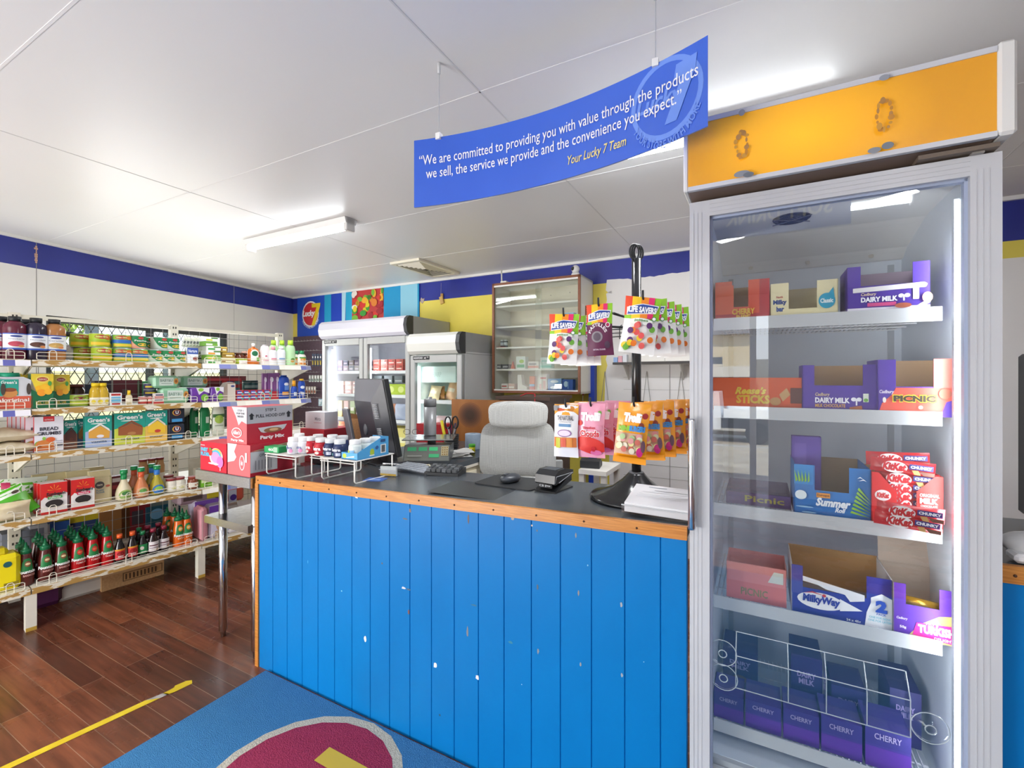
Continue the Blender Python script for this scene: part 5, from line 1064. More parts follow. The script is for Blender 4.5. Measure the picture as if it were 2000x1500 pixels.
yp.deco(dd, flat(LW_, .162, -.0292, 1.904, x0 + .012 + LW_ / 2))
part('sign_panel', yp, fb, 'worn glowing yellow panel')
part('hinge_plate', MB().box(FWd - .14, -.02, 1.876, FWd - .01, .03, 1.885, '#6d5f52').box(FWd - .05, -.01, 1.872, FWd - .03, .01, 1.88, '#8f8a84'), fb)
led = MB().box(FWd - .062, .05, .38, FWd - .05, .062, 1.80, '#dfe6ee')
k = 0; z = .39
while z < 1.79: led.box(FWd - .0605, .0475, z, FWd - .0535, .05, z + .007, M('#f3f8ff', .5, 0, 9)); z += .0125
part('led_strip', led, fb, 'bright vertical light strip')
led2 = MB().box(.048, .05, .38, .053, .058, 1.80, M('#eef4ff', .5, 0, 1.0)); part('led_strip', led2, fb)
area('fridge_lamp', FG.pt(FWd - .07, .075, 1.1), FG.pt(.2, .4, 1.1), .02, 1.3, 1.5, (.93, .96, 1))
fn = MB()
for r in (.012, .022, .032, .042): fn.tube([(.245 + r * math.cos(i * .4488), .16 + r * math.sin(i * .4488), 1.836) for i in range(14)], .0016, '#3c3c3e', 4, True)
fn.cyl(.245, .16, 1.838, 1.842, .046, '#2f2b28', 18).tube([(.20, .13, 1.834), (.29, .19, 1.834)], .0016, '#57585a', 4).tube([(.29, .13, 1.834), (.20, .19, 1.834)], .0016, '#57585a', 4)
part('fan_guard', fn, fb)
FS = [1.567, 1.319, 1.043, .780, .43]
FI = {}
for i, z in enumerate(FS):
    s_ = MB().box(.052, .10, z - .034, FWd - .068, .104, z, '#c3c5c8')
    x = .056
    while x < FWd - .07: s_.box(x, .104, z - .018, x + .003, .50, z - .014, '#dfe1e4'); x += .0125
    for w_ in (.12, .2, .3, .4, .49): s_.box(.052, w_, z - .021, FWd - .068, w_ + .004, z - .018, '#dfe1e4')
    part('shelf', s_, fb)
def disp(lb, pa, pb, w_, si, ytop, col, deco, pl=.25, pr=.25, hf=.55, d=.12, inner='#b08a5c', name='display_box', side=None, backh=1.0, zo=0, rot=0, g=None):
    a, w = FG.fit(pa, pb, w_); z0 = FS[si] - .0135 + zo; zt = FG.z((pa + pb) / 2, w_, ytop); h = zt - z0; t = .002
    side = side or col; H = h * backh
    mb = MB().box(-w / 2, 0, 0, w / 2, d, t, inner).box(-w / 2, d - t, 0, w / 2, d, H, inner).box(-w / 2, 0, 0, -w / 2 + t, d, h, side).box(w / 2 - t, 0, 0, w / 2, d, h, side)
    mb.box(-w / 2, 0, 0, w / 2, t, h * hf, col); mb.box(-w / 2 + t, d - t - .0015, .001, w / 2 - t, d - t, H * .98, inner)
    if pl: mb.box(-w / 2, 0, h * hf, -w / 2 + w * pl, t, h, col)
    if pr: mb.box(w / 2 - w * pr, 0, h * hf, w / 2, t, h, col)
    mb.box(-w / 2 + t, t, .002, w / 2 - t, t + .001, h * hf, inner)
    mb.deco(deco, flat(w, h), 1, 0)
    o = thing(name, lb, 'box', FG, a, w_, z0 + .0005, rot, g, mb); FI[lb] = (a, w, h, z0); return o
PU = '#4a2a9c'
disp('orange and red cherry chocolate display box at the left of the top fridge shelf', 1397, 1503, .13, 0, 548, '#e2502c', [('r', .82, 0, 1, 1, '#b8232f'), ('r', 0, 0, 1, .22, '#c2283a'), ('r', 0, .22, .35, .9, '#e8643a'), ('t', 'CHERRY', .32, .2, .74, .34, '#f2c83a', 0, .04), ('t', 'RIPE', .4, .07, .66, .19, '#f2c83a', 0, .04)], .32, .38, .38, inner='#a58652')
disp('cream display box with a blue drop and a cut-out window', 1505, 1637, .12, 0, 550, '#ece0b4', [('t', 'Milky', .04, .4, .25, .56, '#2c4a8c', 0, .05), ('t', 'bar', .09, .24, .21, .38, '#2c4a8c', 0, .05), ('t', 'Nestlé', .09, .6, .19, .66, '#b8323a'), ('e', .84, .46, .12, .2, '#1f9fc2'), ('p', [(.86, .64), (.95, .5), (.93, .8)], '#1f9fc2'), ('t', 'Classic', .745, .4, .93, .52, '#f2fafc', 0, .04)], .28, .3, .30, inner='#c9bc98')
disp('violet milk chocolate display box with a white sticker on the top fridge shelf', 1655, 1817, .11, 0, 516, PU, [('r', 0, 0, 1, .16, '#e6e0ee'), ('p', [(.3, 0), (.75, .06), (1, .3), (1, .2), (.7, 0)], '#f2eef6'), ('p', [(.07, .47), (.95, .50), (.97, .56), (.93, .60), (.07, .56)], '#e4dfe0'), ('r', .8, .28, .87, .5, '#dcdad6'), ('t', 'Cadbury', .17, .38, .36, .46, '#e6cfa4', .01), ('t', 'DAIRY MILK', .17, .27, .62, .37, '#f5f3f8', 0, .045), ('r', .25, .18, .6, .25, '#d24a86'), ('e', .66, .36, .035, .04, '#f0eef4'), ('e', .73, .36, .035, .04, '#f0eef4'), ('r', .68, .26, .7, .36, '#f0eef4'), ('e', .68, .17, .1, .05, '#a8553a'), ('e', .96, .3, .06, .1, '#d99a86')], .17, .2, .60, inner='#8d7a8c')
disp('orange peanut butter cup carton on the second fridge shelf', 1392, 1566, .13, 1, 738, '#d9541c', [('t', 'Reese’s', .28, .5, .62, .72, '#e6cf3a', .03, .04), ('t', 'STICKS', .28, .22, .66, .48, '#d9b81f', 0, .05), ('p', [(.80, .3), (.88, .5), (.84, .7), (.76, .5)], '#caa06a'), ('r', .88, .25, 1, .7, '#5c2a1e'), ('e', .72, .3, .06, .12, '#b98a50')], 0, 0, 1.0, inner='#c24a1a')
dm = [('t', 'Cadbury', .18, .34, .38, .43, '#e0c690', .01), ('t', 'DAIRY MILK', .18, .22, .65, .33, '#f5f3f8', 0, .045), ('t', 'MILK CHOCOLATE', .18, .13, .59, .2, '#d9a84a', 0, .03), ('e', .7, .3, .035, .04, '#f0eef4'), ('e', .77, .3, .035, .04, '#f0eef4'), ('r', .725, .18, .745, .3, '#f0eef4'), ('r', .82, .25, .89, .42, '#e6ecdc'), ('e', .855, .29, .028, .035, '#6fb04a'), ('p', [(.64, .14), (.8, .18), (.82, .04), (.66, .02)], '#a8623a')]
disp('violet open milk chocolate display box in the middle of the second fridge shelf', 1567, 1713, .115, 1, 713, PU, dm, .17, .18, .58)
disp('violet and coral open display box with a big yellow-outlined word', 1714, 1864, .105, 1, 702, PU, [('p', [(0, 0), (1, 0), (1, 1), (.74, 1), (.74, .5), (.25, .5), (.2, .38), (.06, .22)], '#e85a48'), ('r', .745, .5, 1, 1, '#ef7466'), ('p', [(.82, 0), (1, 0), (1, .3), (.9, .26)], PU), ('t', 'Cadbury', .02, .38, .22, .46, '#efe6f2', .01), ('t', 'PICNIC', .2, .24, .78, .38, '#f2de2a', 0, .09), ('t', 'PICNIC', .215, .255, .765, .365, '#3a2c20', 0, .05), ('e', .09, .28, .025, .05, '#f2e6dc'), ('e', .57, .16, .03, .03, '#f2dfc8'), ('e', .88, .4, .08, .09, '#9a5a44')], .25, .26, .52, d=.13)
disp('violet empty carton standing on edge in the middle of the third fridge shelf', 1546, 1604, .24, 2, 853, '#6a4fb4', [('r', .1, .1, .5, .9, '#7a62c0')], 0, 0, 1.0, d=.03, inner='#5a3fa8')
disp('blue open display box with green palm leaves and white lettering', 1551, 1701, .125, 2, 912, '#1c74bd', [('r', 0, .62, .26, 1, '#2b8ad0')] + [('p', [(1.0, .1 + .05 * i), (.74 + .015 * i, .16 + .075 * i), (.76 + .015 * i, .2 + .075 * i)], '#8fc43a') for i in range(7)] + [('p', [(.0 + .05 * i, .9), (.02 + .04 * i, .66), (.05 + .04 * i, .7)], '#8fc43a') for i in range(5)] + [('e', .09, .42, .08, .09, '#e6eef2'), ('r', .3, .4, .48, .49, '#e8962a'), ('t', 'Europe', .31, .415, .47, .475, '#7a3a14'), ('t', 'Summer', .3, .24, .74, .4, '#f2f8fc', .03, .05), ('t', 'Roll', .55, .15, .67, .24, '#f2f8fc', .02, .04), ('p', [(.82, .82), (.86, .86), (.9, .82), (.86, .84)], '#f0f6fa'), ('p', [(.84, .78), (.9, .82), (.94, .78), (.9, .8)], '#f0f6fa'), ('e', .14, .2, .12, .015, '#8fc0e2'), ('e', .2, .1, .1, .015, '#8fc0e2')], .28, .27, .52, inner='#8a7456', d=.17)
kb = disp('red open display box packed with wafer bars on the third fridge shelf', 1703, 1842, .115, 2, 927, '#d8262a', [('p', [(0, 1), (.10, 1), (.36, .66), (.36, .25), (0, .25)], '#d8262a'), ('p', [(.9, 1), (1, 1), (1, .2), (.64, .2), (.64, .7)], '#dc3a34'), ('e', .16, .58, .12, .1, '#f5f2f2'), ('t', 'KitKat', .07, .53, .25, .63, '#d8262a', .01, .05), ('t', 'ORIGINAL', .68, .62, .95, .68, '#f5e6e4'), ('t', 'MILK', .68, .5, .93, .6, '#ffffff', 0, .06), ('t', 'CHOCOLATE', .69, .44, .92, .48, '#f5e6e4'), ('p', [(.16, .3), (.22, .42), (.36, .36), (.34, .26)], '#c99a5a'), ('p', [(.74, .22), (.82, .36), (.92, .26)], '#c99a5a')], .1, .1, .25, d=.12)
def bar(lb, px, y, w_, rot=0, tl=0, wd=.125, hh=.034, col='#c4202a'):
    z = FG.z(px, w_, y)
    mb = pouch(hh, wd, .022, M(col, .25), [], seed=len(lb), seam=.08)
    T2 = Matrix.Rotation(R(90), 4, 'Y'); mb.v = [tuple(T2 @ Vector(v)) for v in mb.v]; mb.v = [(v[0] - wd / 2, v[1], v[2]) for v in mb.v]
    mb.deco([('e', .36, .5, .2, .42, '#f6f3f3'), ('t', 'KitKat', .18, .22, .54, .8, '#c8202a', .02, .06), ('p', [(.58, .45), (.94, .45), (.94, .82), (.58, .82)], '#2c2a78'), ('t', 'CHUNKY', .6, .53, .92, .74, '#f2f2f6', 0, .05), ('p', [(.62, .4), (.72, .42), (.76, .1), (.66, .12)], '#cfa05e'), ('p', [(.74, .38), (.96, .36), (.96, .1), (.8, .1)], '#6d4434')], lambda x, z, l: (-(wd / 2) + x * wd, -.0138 - .0005 * l, -hh / 2 + z * hh))
    o = thing('chocolate_bar', lb, 'chocolate bar', FG, FG.at(px, w_), w_, z, rot, 'red wafer chocolate bars', mb, tilt=(0, tl)); return o
for i, (px, y, w_, r, t_, s_) in enumerate(((1752, 896, .14, 0, -2, 'topmost, lying across the box'), (1762, 912, .125, 0, 4, 'second from the top, sloping to the right'), (1770, 935, .134, 0, 2, 'third from the top, between the box corners'), (1770, 953, .134, 0, 0, 'fourth from the top inside the box'), (1770, 968, .134, 0, 0, 'fifth from the top inside the box'), (1770, 983, .134, 0, 0, 'lowest inside the box'), (1777, 1000, .107, 0, 3, 'in front of the box, upper of two'), (1772, 1019, .1065, 0, 5, 'in front of the box, lower of two'))):
    bar('red wafer chocolate bar, ' + s_, px, y, w_ + (-.0 if i < 6 else -.03 + .0), r, t_)
disp('flattened dark violet carton lying at the left of the third fridge shelf', 1418, 1545, .17, 2, 965, '#5a4a78', [('t', 'Picnic', .3, .3, .9, .8, '#b9b04a')], 0, 0, 1.0, d=.2, inner='#8d86a0')
disp('pale coral carton at the left of the fourth fridge shelf', 1419, 1536, .14, 3, 1105, '#e08a84', [('r', 0, 0, 1, .5, '#d97a74'), ('t', 'PICNIC', .25, .15, .7, .35, '#8a8a52'), ('p', [(.7, .6), (.8, .9), (.95, .9), (.95, .6)], '#d9dcd0')], 0, 0, 1.0, inner='#c77')
disp('wide white and navy open carton with a large figure two', 1546, 1743, .125, 3, 1118, '#2a2f94', [('r', .0, .42, .12, 1, '#4a4a9c'), ('p', [(.74, .0), (1, 0), (1, .62), (.9, .70), (.8, .60), (.8, .5), (.76, .3)], '#ecebee'), ('p', [(.12, .80), (.74, .62), (.74, .5), (.6, .44), (.55, .56), (.36, .6), (.28, .66), (.12, .7)], '#e9e7ea'), ('e', .3, .34, .24, .17, '#f2f1f4'), ('p', [(.5, .46), (.72, .3), (.5, .22)], '#f2f1f4'), ('t', 'MilkyWay', .12, .25, .5, .45, '#2a2f94', .01, .05), ('p', [(.12, .46), (.22, .52), (.34, .47), (.22, .49)], '#c8322f'), ('e', .34, .47, .02, .03, '#c8322f'), ('t', '2', .84, .34, .95, .58, '#1f3fa4', 0, .07), ('t', 'PACK', .85, .29, .94, .33, '#1f3fa4'), ('t', 'ONE FOR NOW', .78, .22, .98, .26, '#6fb8cc'), ('t', 'ONE FOR LATER!', .77, .16, .99, .2, '#6fb8cc'), ('t', '24 x 45g', .56, .06, .7, .12, '#f2f2f6', 0, .03)], .1, .24, .56, inner='#a9814f', d=.17, backh=1.02, side='#d9d8dc')
disp('violet and magenta open carton with a raised lid on the fourth fridge shelf', 1744, 1876, .115, 3, 1148, '#5c2aa0', [('p', [(.2, 0), (1, 0), (1, .56), (.7, .5), (.42, .3)], '#c3b16a'), ('p', [(.3, .08), (.98, .02), (.98, .36), (.36, .32)], '#d5228e'), ('t', 'TURKISH', .38, .14, .92, .3, '#fbeef6', 0, .06), ('t', 'FRY’S', .5, .31, .68, .355, '#fbeef6'), ('t', 'DELIGHT', .62, .06, .9, .11, '#fbeef6'), ('t', 'Cadbury', .05, .32, .22, .38, '#e6dcf0', .01), ('t', '50g', .1, .16, .2, .22, '#efe9f4')], .2, .3, .62, inner='#a59486', side='#8d8478', d=.16)
a, w, h, z0 = FI['violet and magenta open carton with a raised lid on the fourth fridge shelf']
lid = MB().add([(-w / 2, .16, h), (w / 2, .16, h), (w / 2 - .02, .19, h + .07), (-w / 2 + .0, .17, h + .085), (-w / 2, .1615, h), (w / 2, .1615, h), (w / 2 - .02, .1915, h + .07), (-w / 2, .1715, h + .085)], [(0, 1, 2, 3), (4, 5, 6, 7), (0, 1, 5, 4), (1, 2, 6, 5), (2, 3, 7, 6), (3, 0, 4, 7)], '#a59486')
part('lid', lid, [o for o in COL.objects if o.get('label', '').startswith('violet and magenta open carton')][0])
gb_ = thing('chocolate_bar', 'gold chocolate bar inside the violet and magenta carton', 'chocolate bar', FG, a, .15, z0 + .075, 0, None, MB().tube([(-.05, 0, .004), (.045, .0, -.004)], .012, M('#c99a2c', .25, .6), 10).tube([(.045, 0, -.004), (.062, 0, -.006)], .008, '#5c2a6a', 6))
# bottom of the fridge
cd = [('t', 'DAIRY', .2, .62, .8, .72, '#a79ad4', 0, .03), ('t', 'MILK', .25, .5, .75, .6, '#a79ad4', 0, .03), ('e', .5, .25, .2, .1, '#6a4a3a')]
def low(lb, pa, pb, w_, yt, d, deco, col='#2c2266'):
    a, w = FG.fit(pa, pb, w_); z0 = FS[4] - .0135; h = FG.z((pa + pb) / 2, w_, yt) - z0
    thing('chocolate_carton', lb, 'box', FG, a, w_, z0 + .0005, 0, 'dark violet cartons on the fridge floor', MB().box(-w / 2, 0, 0, w / 2, d, h, col).deco(deco, flat(w, h)))
low('dark violet carton in the back left corner of the fridge floor', 1412, 1480, .30, 1272, .12, cd); low('dark violet carton with pale lettering, tallest in the middle of the fridge floor', 1545, 1606, .27, 1283, .12, cd)
low('dark violet carton in the back of the fridge floor, third from the left', 1624, 1692, .25, 1345, .12, cd); low('dark violet carton at the back right of the fridge floor', 1738, 1800, .25, 1350, .14, cd)
for i, (pa, pb) in enumerate(((1394, 1452), (1456, 1526), (1530, 1600), (1604, 1684), (1690, 1780))):
    low('purple carton in the front row of the fridge floor, ' + NTH[i] + ' from the left', pa, pb, .13, 1358 + i * 17, .1, [('r', 0, .55, 1, 1, '#3a2c80'), ('r', 0, 0, 1, .5, '#5a2a9a'), ('t', 'CHERRY', .2, .7, .8, .85, '#a39ac8')], '#44308c')
ah = thing('acrylic_holder', 'clear acrylic compartment holder fixed inside the fridge door with suction cups', 'holder', FG, .11, .03, .575)
L_ = .36; pl_ = MB().box(0, .04, 0, L_, .043, .13, CLEAR).box(0, 0, 0, L_, .003, .085, CLEAR).box(0, 0, -.003, L_, .043, 0, CLEAR)
for x in (0, .12, .2, .28, L_): pl_.prism([(0, 0), (.043, 0), (.043, .13), (0, .085)], 'x', x, x + .003, CLEAR)
edge = M('#d9dee2', .2)
for p_, q_ in (((0, .0415, .13), (L_, .0415, .13)), ((0, .0015, .085), (L_, .0015, .085)), ((0, .0015, 0), (L_, .0015, 0))): pl_.tube([p_, q_], .0014, edge, 4)
for x in (0, .12, .2, .28, L_): pl_.tube([(x + .0015, .0415, .13), (x + .0015, .0015, .085), (x + .0015, .0015, 0)], .0012, edge, 4)
part('tray', pl_, ah)
for (x, z) in ((-.03, .085), (-.028, .02), (L_ + .035, .035)):
    m_ = Matrix.Translation((x, 0, z)) @ Matrix.Rotation(R(90), 4, 'X')
    part('suction_cup', MB().lathe([(.034, -.004), (.03, -.002), (.012, .004), (.008, .008)], CLEAR, 22, T=m_).tube([(x + .034 * math.cos(i * .3), -.001, z + .034 * math.sin(i * .3)) for i in range(21)], .0011, edge, 4, True).tube([(x + .01 * math.cos(i * .6), -.006, z + .01 * math.sin(i * .6)) for i in range(11)], .0014, edge, 4, True), ah)

CGL = glass('cooler_glass', (.95, .97, .97), .7, 0)
# ================================================================== BACK FRIDGES
def cooler(label, a0, a1, w0, dep, H, lbh, nd, shz, inw, led_side):
    t = thing('drinks_fridge', label, 'fridge', RM, a0, w0, 0); W = a1 - a0; dz = H - lbh
    gry = noise_mat('fridge_grey', '#d6d8d8', '#dedfdf', 3, .4); frm = M('#b3b5b4', .35, .2)
    b_ = MB().box(0, .05, .06, .03, dep, H, gry).box(W - .03, .05, .06, W, dep, H, gry).box(0, dep - .03, .06, W, dep, H, gry).box(0, .05, H - lbh * .9, W, dep, H, gry).box(0, .05, .06, W, dep, .35, gry).box(W - .0, .06, dz + .0, W + .001, dep - .01, dz + .003, '#8f9192')
    part('cabinet', b_, t)
    part('liner', MB().box(.03, .06, .35, .033, dep - .03, dz, inw).box(W - .033, .06, .35, W - .03, dep - .03, dz, inw).box(.03, dep - .034, .35, W - .03, dep - .03, dz, inw).box(.03, .06, .35, W - .03, dep - .03, .353, inw).box(.03, .06, dz - .01, W - .03, dep - .03, dz, inw), t)
    pr = [(0.05, H), (.0, H), (-.03, H - lbh * .15), (-.042, H - lbh * .5), (-.03, H - lbh * .85), (0, H - lbh), (.05, H - lbh)]
    part('light_box', MB().prism(pr, 'x', .0, W - .035, M('#cbcad6' if nd == 2 else '#d2d3cd', .35, 0, .12 if nd == 2 else .05)), t, 'curved white light box')
    part('end_cap', MB().prism([(y * 1.08, z) for y, z in pr], 'x', W - .035, W, '#3b3d40'), t)
    dw = W / nd
    for k in range(nd):
        x0, x1 = k * dw + .004, (k + 1) * dw - .004; e = .05
        part('door', MB().box(x0, 0, .30, x0 + e, .045, dz - .008, frm, bev=.006).box(x1 - e, 0, .30, x1, .045, dz - .008, frm, bev=.006).box(x0 + e, 0, dz - .008 - e - .01, x1 - e, .045, dz - .008, frm).box(x0 + e, 0, .30, x1 - e, .045, .36, frm), t)
        part('door_glass', MB().box(x0 + e, .018, .36, x1 - e, .022, dz - .06, CGL), t)
        if k == 0: part('badge', MB().box(x0 + .035, -.003, dz - .045, x0 + .21, 0, dz - .015, '#26282b').deco([('t', 'HUXFORD', .05, .25, .6, .75, '#d9dadc', 0, .03), ('t', '< *', .68, .2, .95, .8, '#f0f0f0', 0, .04)], flat(.175, .03, -.003, dz - .045, x0 + .1225)), t, 'black badge with pale lettering')
    for z in shz: part('shelf', MB().box(.033, .09, z - .012, W - .033, dep - .05, z, '#e6e8ea').box(.033, .085, z - .025, W - .033, .09, z + .004, '#f2f3f4'), t)
    for x in led_side: part('led_strip', MB().box(x, .06, .4, x + .02, .075, dz - .1, M('#f2f6ff', .5, 0, 3.5)), t)
    for k in range(nd):     # the fridge's own lamps
        p = RM.pt(a0 + (k + .12 / nd) * dw + .03, w0 + .09, (dz + .5) / 2 + .1)
        q = RM.pt(a0 + (k + .5) * dw, w0 + .45, (dz + .5) / 2 + .1)
        area('fridge_lamp', p, q, .04, 1.1, 1.1 if nd == 2 else .7, (.93, .95, 1))
    return t, W
cooler('wide two-door fridge with a long white light box against the back wall', -3.863, -2.727, 3.167, .60, 1.95, .17, 2, (1.46, 1.235, 1.0, .75), M('#cfd2dc', .5), (.075, .585))
cooler('narrower single-door fridge with pale contents beside the two-door fridge', -2.649, -2.107, 3.078, .69, 1.77, .176, 1, (1.2, .93), M('#dbe9e2', .4), (.035,))
random.seed(21)
RF = RM
def stock(nm, lb, px, w_, z, w, d, h, col, deco=(), g='stock in the two-door fridge', mb=None):
    thing(nm, lb, 'food pack', RM, RM.at(px, w_), w_, z + .001, 0, g, mb or cartonmb(w, d, h, col, deco))
reds = ['#c9564a', '#d8665a', '#b9736a', '#c04a40']
for r_ in range(2):
    for i in range(4):
        stock('frozen_box', 'red food box, top shelf, right fridge door, ' + ('lower' if r_ == 0 else 'upper') + ' row, ' + NTH[i] + ' from left', 735 + i * 15, 3.32, 1.46 + .056 * r_, .085, .2, .055, reds[(i + r_) % 4], [('r', .1, .3, .8, .5, '#e9d3c6'), ('r', .55, .6, .9, .85, '#8a4a40')])
        stock('frozen_box', 'small dark box, top shelf, left fridge door, ' + ('lower' if r_ == 0 else 'upper') + ' row, ' + NTH[i] + ' from the left', 664 + i * 11, 3.32, 1.46 + .056 * r_, .065, .2, .055, ['#6a5a74', '#8a6a7a', '#4a4a62', '#7a6a6a'][(i + r_) % 4], [('r', .1, .3, .8, .6, '#b9a9b4')])
for r_ in range(3):
    for i in range(3): stock('frozen_box', 'pinkish food box, second shelf, left fridge door, ' + ('bottom', 'middle', 'top')[r_] + ' row, ' + NTH[i] + ' from the left', 665 + i * 15, 3.32, 1.235 + .042 * r_, .085, .2, .04, ['#d9b0a8', '#c98f8a', '#e0c6b8'][(i + r_) % 3], [('r', .1, .3, .8, .7, '#efe3dc')])
for i in range(3): stock('frozen_box', 'lime green food box behind the right fridge door, ' + NTH[i] + ' from the left', 745 + i * 19, 3.30, 1.235, .12, .2, .10, '#b4c83a', [('e', .5, .5, .3, .3, '#dfe68a')])
for i in range(3): stock('frozen_tub', 'dark plastic tub on the shelf under the red boxes, ' + NTH[i] + ' from the left', 738 + i * 20, 3.34, 1.345, .1, .15, .07, '#6f757c', [('r', .1, .2, .9, .4, '#b9bcc0')])
for i in range(4): stock('frozen_jar', 'brownish pack on the third shelf behind the left fridge door, ' + NTH[i] + ' from the left', 664 + i * 12, 3.32, 1.0, .06, .12, .16, ['#b09a6a', '#a9756a', '#8a9a5a', '#c7a0b0'][i], [('r', .1, .4, .9, .6, '#e3d9c9')])
for i in range(3): stock('frozen_bag', 'peach coloured bag on the third shelf behind the right fridge door, ' + NTH[i] + ' from the left', 746 + i * 18, 3.32, 1.0, 0, 0, 0, '', mb=pouch(.13, .15, .08, ['#d9a183', '#c98a6a', '#c3cbe0'][i], seed=i))
for i in range(3): stock('frozen_box', 'yellow food pack low behind the right fridge door, ' + NTH[i] + ' from the left', 748 + i * 18, 3.32, .75, .11, .2, .17, ['#d9c83a', '#c9b83a', '#e6d67a'][i], [('r', .1, .2, .9, .5, '#efe9c0')])
for i in range(2): stock('frozen_bag', 'orange bag on the lowest seen shelf behind the left fridge door, ' + ('left' if i == 0 else 'right'), 672 + i * 20, 3.32, .75, 0, 0, 0, '', mb=pouch(.15, .2, .08, ['#d9835a', '#e0a080'][i], seed=i + 3))
# single-door fridge: freezer flap and bags
thing('freezer_flap', 'pale green plastic freezer flap at the top of the single-door fridge', 'panel', RM, RM.at(855, 3.2), 3.2, 1.355, 0, None, MB().box(-.19, 0, 0, .19, .01, .14, M('#cfe3da', .3), bev=.004).deco([('t', 'SHARP', .3, .35, .6, .65, '#b5cdc3')], flat(.38, .14)))
for i, (px, c_, rz, hh) in enumerate(((846, '#c9b48a', 10, .13), (858, '#a9702c', -30, .12), (878, '#dcb187', 25, .17), (862, '#d9bb3a', 60, .08))):
    thing('bread_bag', ('tan', 'dark brown', 'peach', 'yellow')[i] + ' food bag on the middle shelf of the single-door fridge', 'bag', RM, RM.at(px, 3.26 + .04 * i), 3.26 + .04 * i, 1.201, 0, 'bags in the single-door fridge', pouch(.12, hh, .06, M(c_, .3), [('r', .2, .4, .8, .6, '#e3d6bb')], seed=i), tilt=(-18, rz * .4))
for i in range(3): thing('meat_bag', 'clear bag of reddish food in the single-door fridge, ' + NTH[i] + ' from the left', 'bag', RM, RM.at(845 + i * 18, 3.3), 3.3, .931, 0, 'bags in the single-door fridge', pouch(.14, .13, .08, M(['#c3c9cc', '#b79a98', '#d6d2cf'][i], .25), [('e', .5, .4, .35, .2, '#9a4a44')], seed=i + 5))

# ================================================================== BEHIND THE COUNTER
ply = noise_mat('scorched_plywood', '#8f5a2c', '#a9703c', 6, .4, stretch=(1, 1, .3))
pa_ = RM.at(882, 2.92); pb_ = RM.at(1005, 2.92)
pb1 = MB().box(0, 0, 0, pb_ - pa_, .018, 1.232, ply)
for q in range(6): pb1.deco([('e', .31, .905, .2 - .026 * q, .078 - .010 * q, ['#8a5a34', '#7a5032', '#6c4730', '#5c3d2b', '#4f3527', '#443024'][q])], flat(pb_ - pa_, 1.232, 0, 0, (pb_ - pa_) / 2), l0=q)
thing('plywood_panel', 'upright brown plywood panel with a dark scorch mark', 'panel', RM, pa_, 2.92, 0, 0, None, pb1)
dk = thing('wooden_cabinet', 'dark brown cabinet behind the mesh chair', 'cabinet', RM, RM.at(988, 3.1), 3.0, 0)
wd_ = RM.at(1084, 3.1) - RM.at(988, 3.1); dwd = noise_mat('dark_wood', '#3d2a22', '#4a342a', 20, .4)
part('body', MB().box(0, 0, 0, wd_, .4, 1.235, dwd), dk); part('top', MB().box(-.02, -.02, 1.235, wd_ + .01, .42, 1.26, '#4e3a30'), dk)
thing('cord_loop', 'looped red rope lying on the dark cabinet', 'cord', RM, RM.at(1040, 3.02), 3.02, 1.262, 0, None, MB().tube([(-.1, 0, .0), (-.05, 0, .02), (.0, 0, .022), (.03, -.02, .015), (.04, -.045, -.03), (.045, -.046, -.09)], .004, '#c4262a', 6))  # the loop is a red cord
mesh_m, n, b = mk('woven_chair_mesh')
t = n.nodes.new('ShaderNodeTexCoord'); w1 = n.nodes.new('ShaderNodeTexChecker'); w1.inputs['Scale'].default_value = 190
w1.inputs[1].default_value = lin('#cfd0cc'); w1.inputs[2].default_value = lin('#aaaba7')
mp = n.nodes.new('ShaderNodeMapping'); mp.inputs['Rotation'].default_value = (0, R(45), 0)
n.links.new(t.outputs['Object'], mp.inputs[0]); n.links.new(mp.outputs[0], w1.inputs[0]); n.links.new(w1.outputs[0], b.inputs['Base Color']); b.inputs['Roughness'].default_value = .6
bm = n.nodes.new('ShaderNodeBump'); bm.inputs['Strength'].default_value = .4; bm.inputs['Distance'].default_value = .002; n.links.new(w1.outputs[1], bm.inputs['Height']); n.links.new(bm.outputs[0], b.inputs['Normal'])
CH = Fr(.033, 2.78, 0)
ch = thing('office_chair', 'grey mesh office chair with a headrest behind the counter', 'chair', CH, 0, 0, 0, rot=2)
def rpanel(w, h, th, z0, y0, p, curve, m, taper=0.0):
    mb = MB()
    def f(s_):
        def g(a, b_):
            x = 2 * a - 1; z = 2 * b_ - 1
            # square-to-squircle
            r = max(abs(x), abs(z)); 
            if r < 1e-6: X = Z = 0
            else:
                k = (abs(x / r) ** p + abs(z / r) ** p) ** (1 / p); X, Z = x / k, z / k
            W2 = w / 2 * (1 - taper * Z)
            e = max(0.0, 1 - r ** 6)
            return (X * W2, y0 + curve * X * X + s_ * th / 2 * e ** .5, z0 + h / 2 + Z * h / 2)
        return g
    mb.grid(f(-1), 14, 14, m); mb.grid(f(1), 14, 14, m); return mb
part('backrest', rpanel(.45, .335, .035, .805, 0, 5, -.045, mesh_m, .04), ch)
part('headrest', rpanel(.345, .16, .035, 1.10, -.05, 4, -.05, mesh_m, -.03), ch)
part('lumbar_support', rpanel(.30, .05, .03, .755, .01, 6, -.02, mesh_m), ch)
part('seat', MB().box(-.24, -.50, .48, .24, -.03, .54, mesh_m, bev=.03), ch)
fr_ = MB().tube([(0, .05, .5), (0, .07, .7), (0, .06, 1.0), (0, .0, 1.15)], .02, '#a9aba9', 8).tube([(.2, .03, .86), (.27, .02, .78), (.28, -.1, .7)], .014, '#b5b7b5', 8).tube([(-.2, .03, .86), (-.27, .02, .78), (-.28, -.1, .7)], .014, '#b5b7b5', 8)
fr_.box(.225, -.005, .75, .275, .02, .90, '#a5a8a6', bev=.006); part('back_frame', fr_, ch)
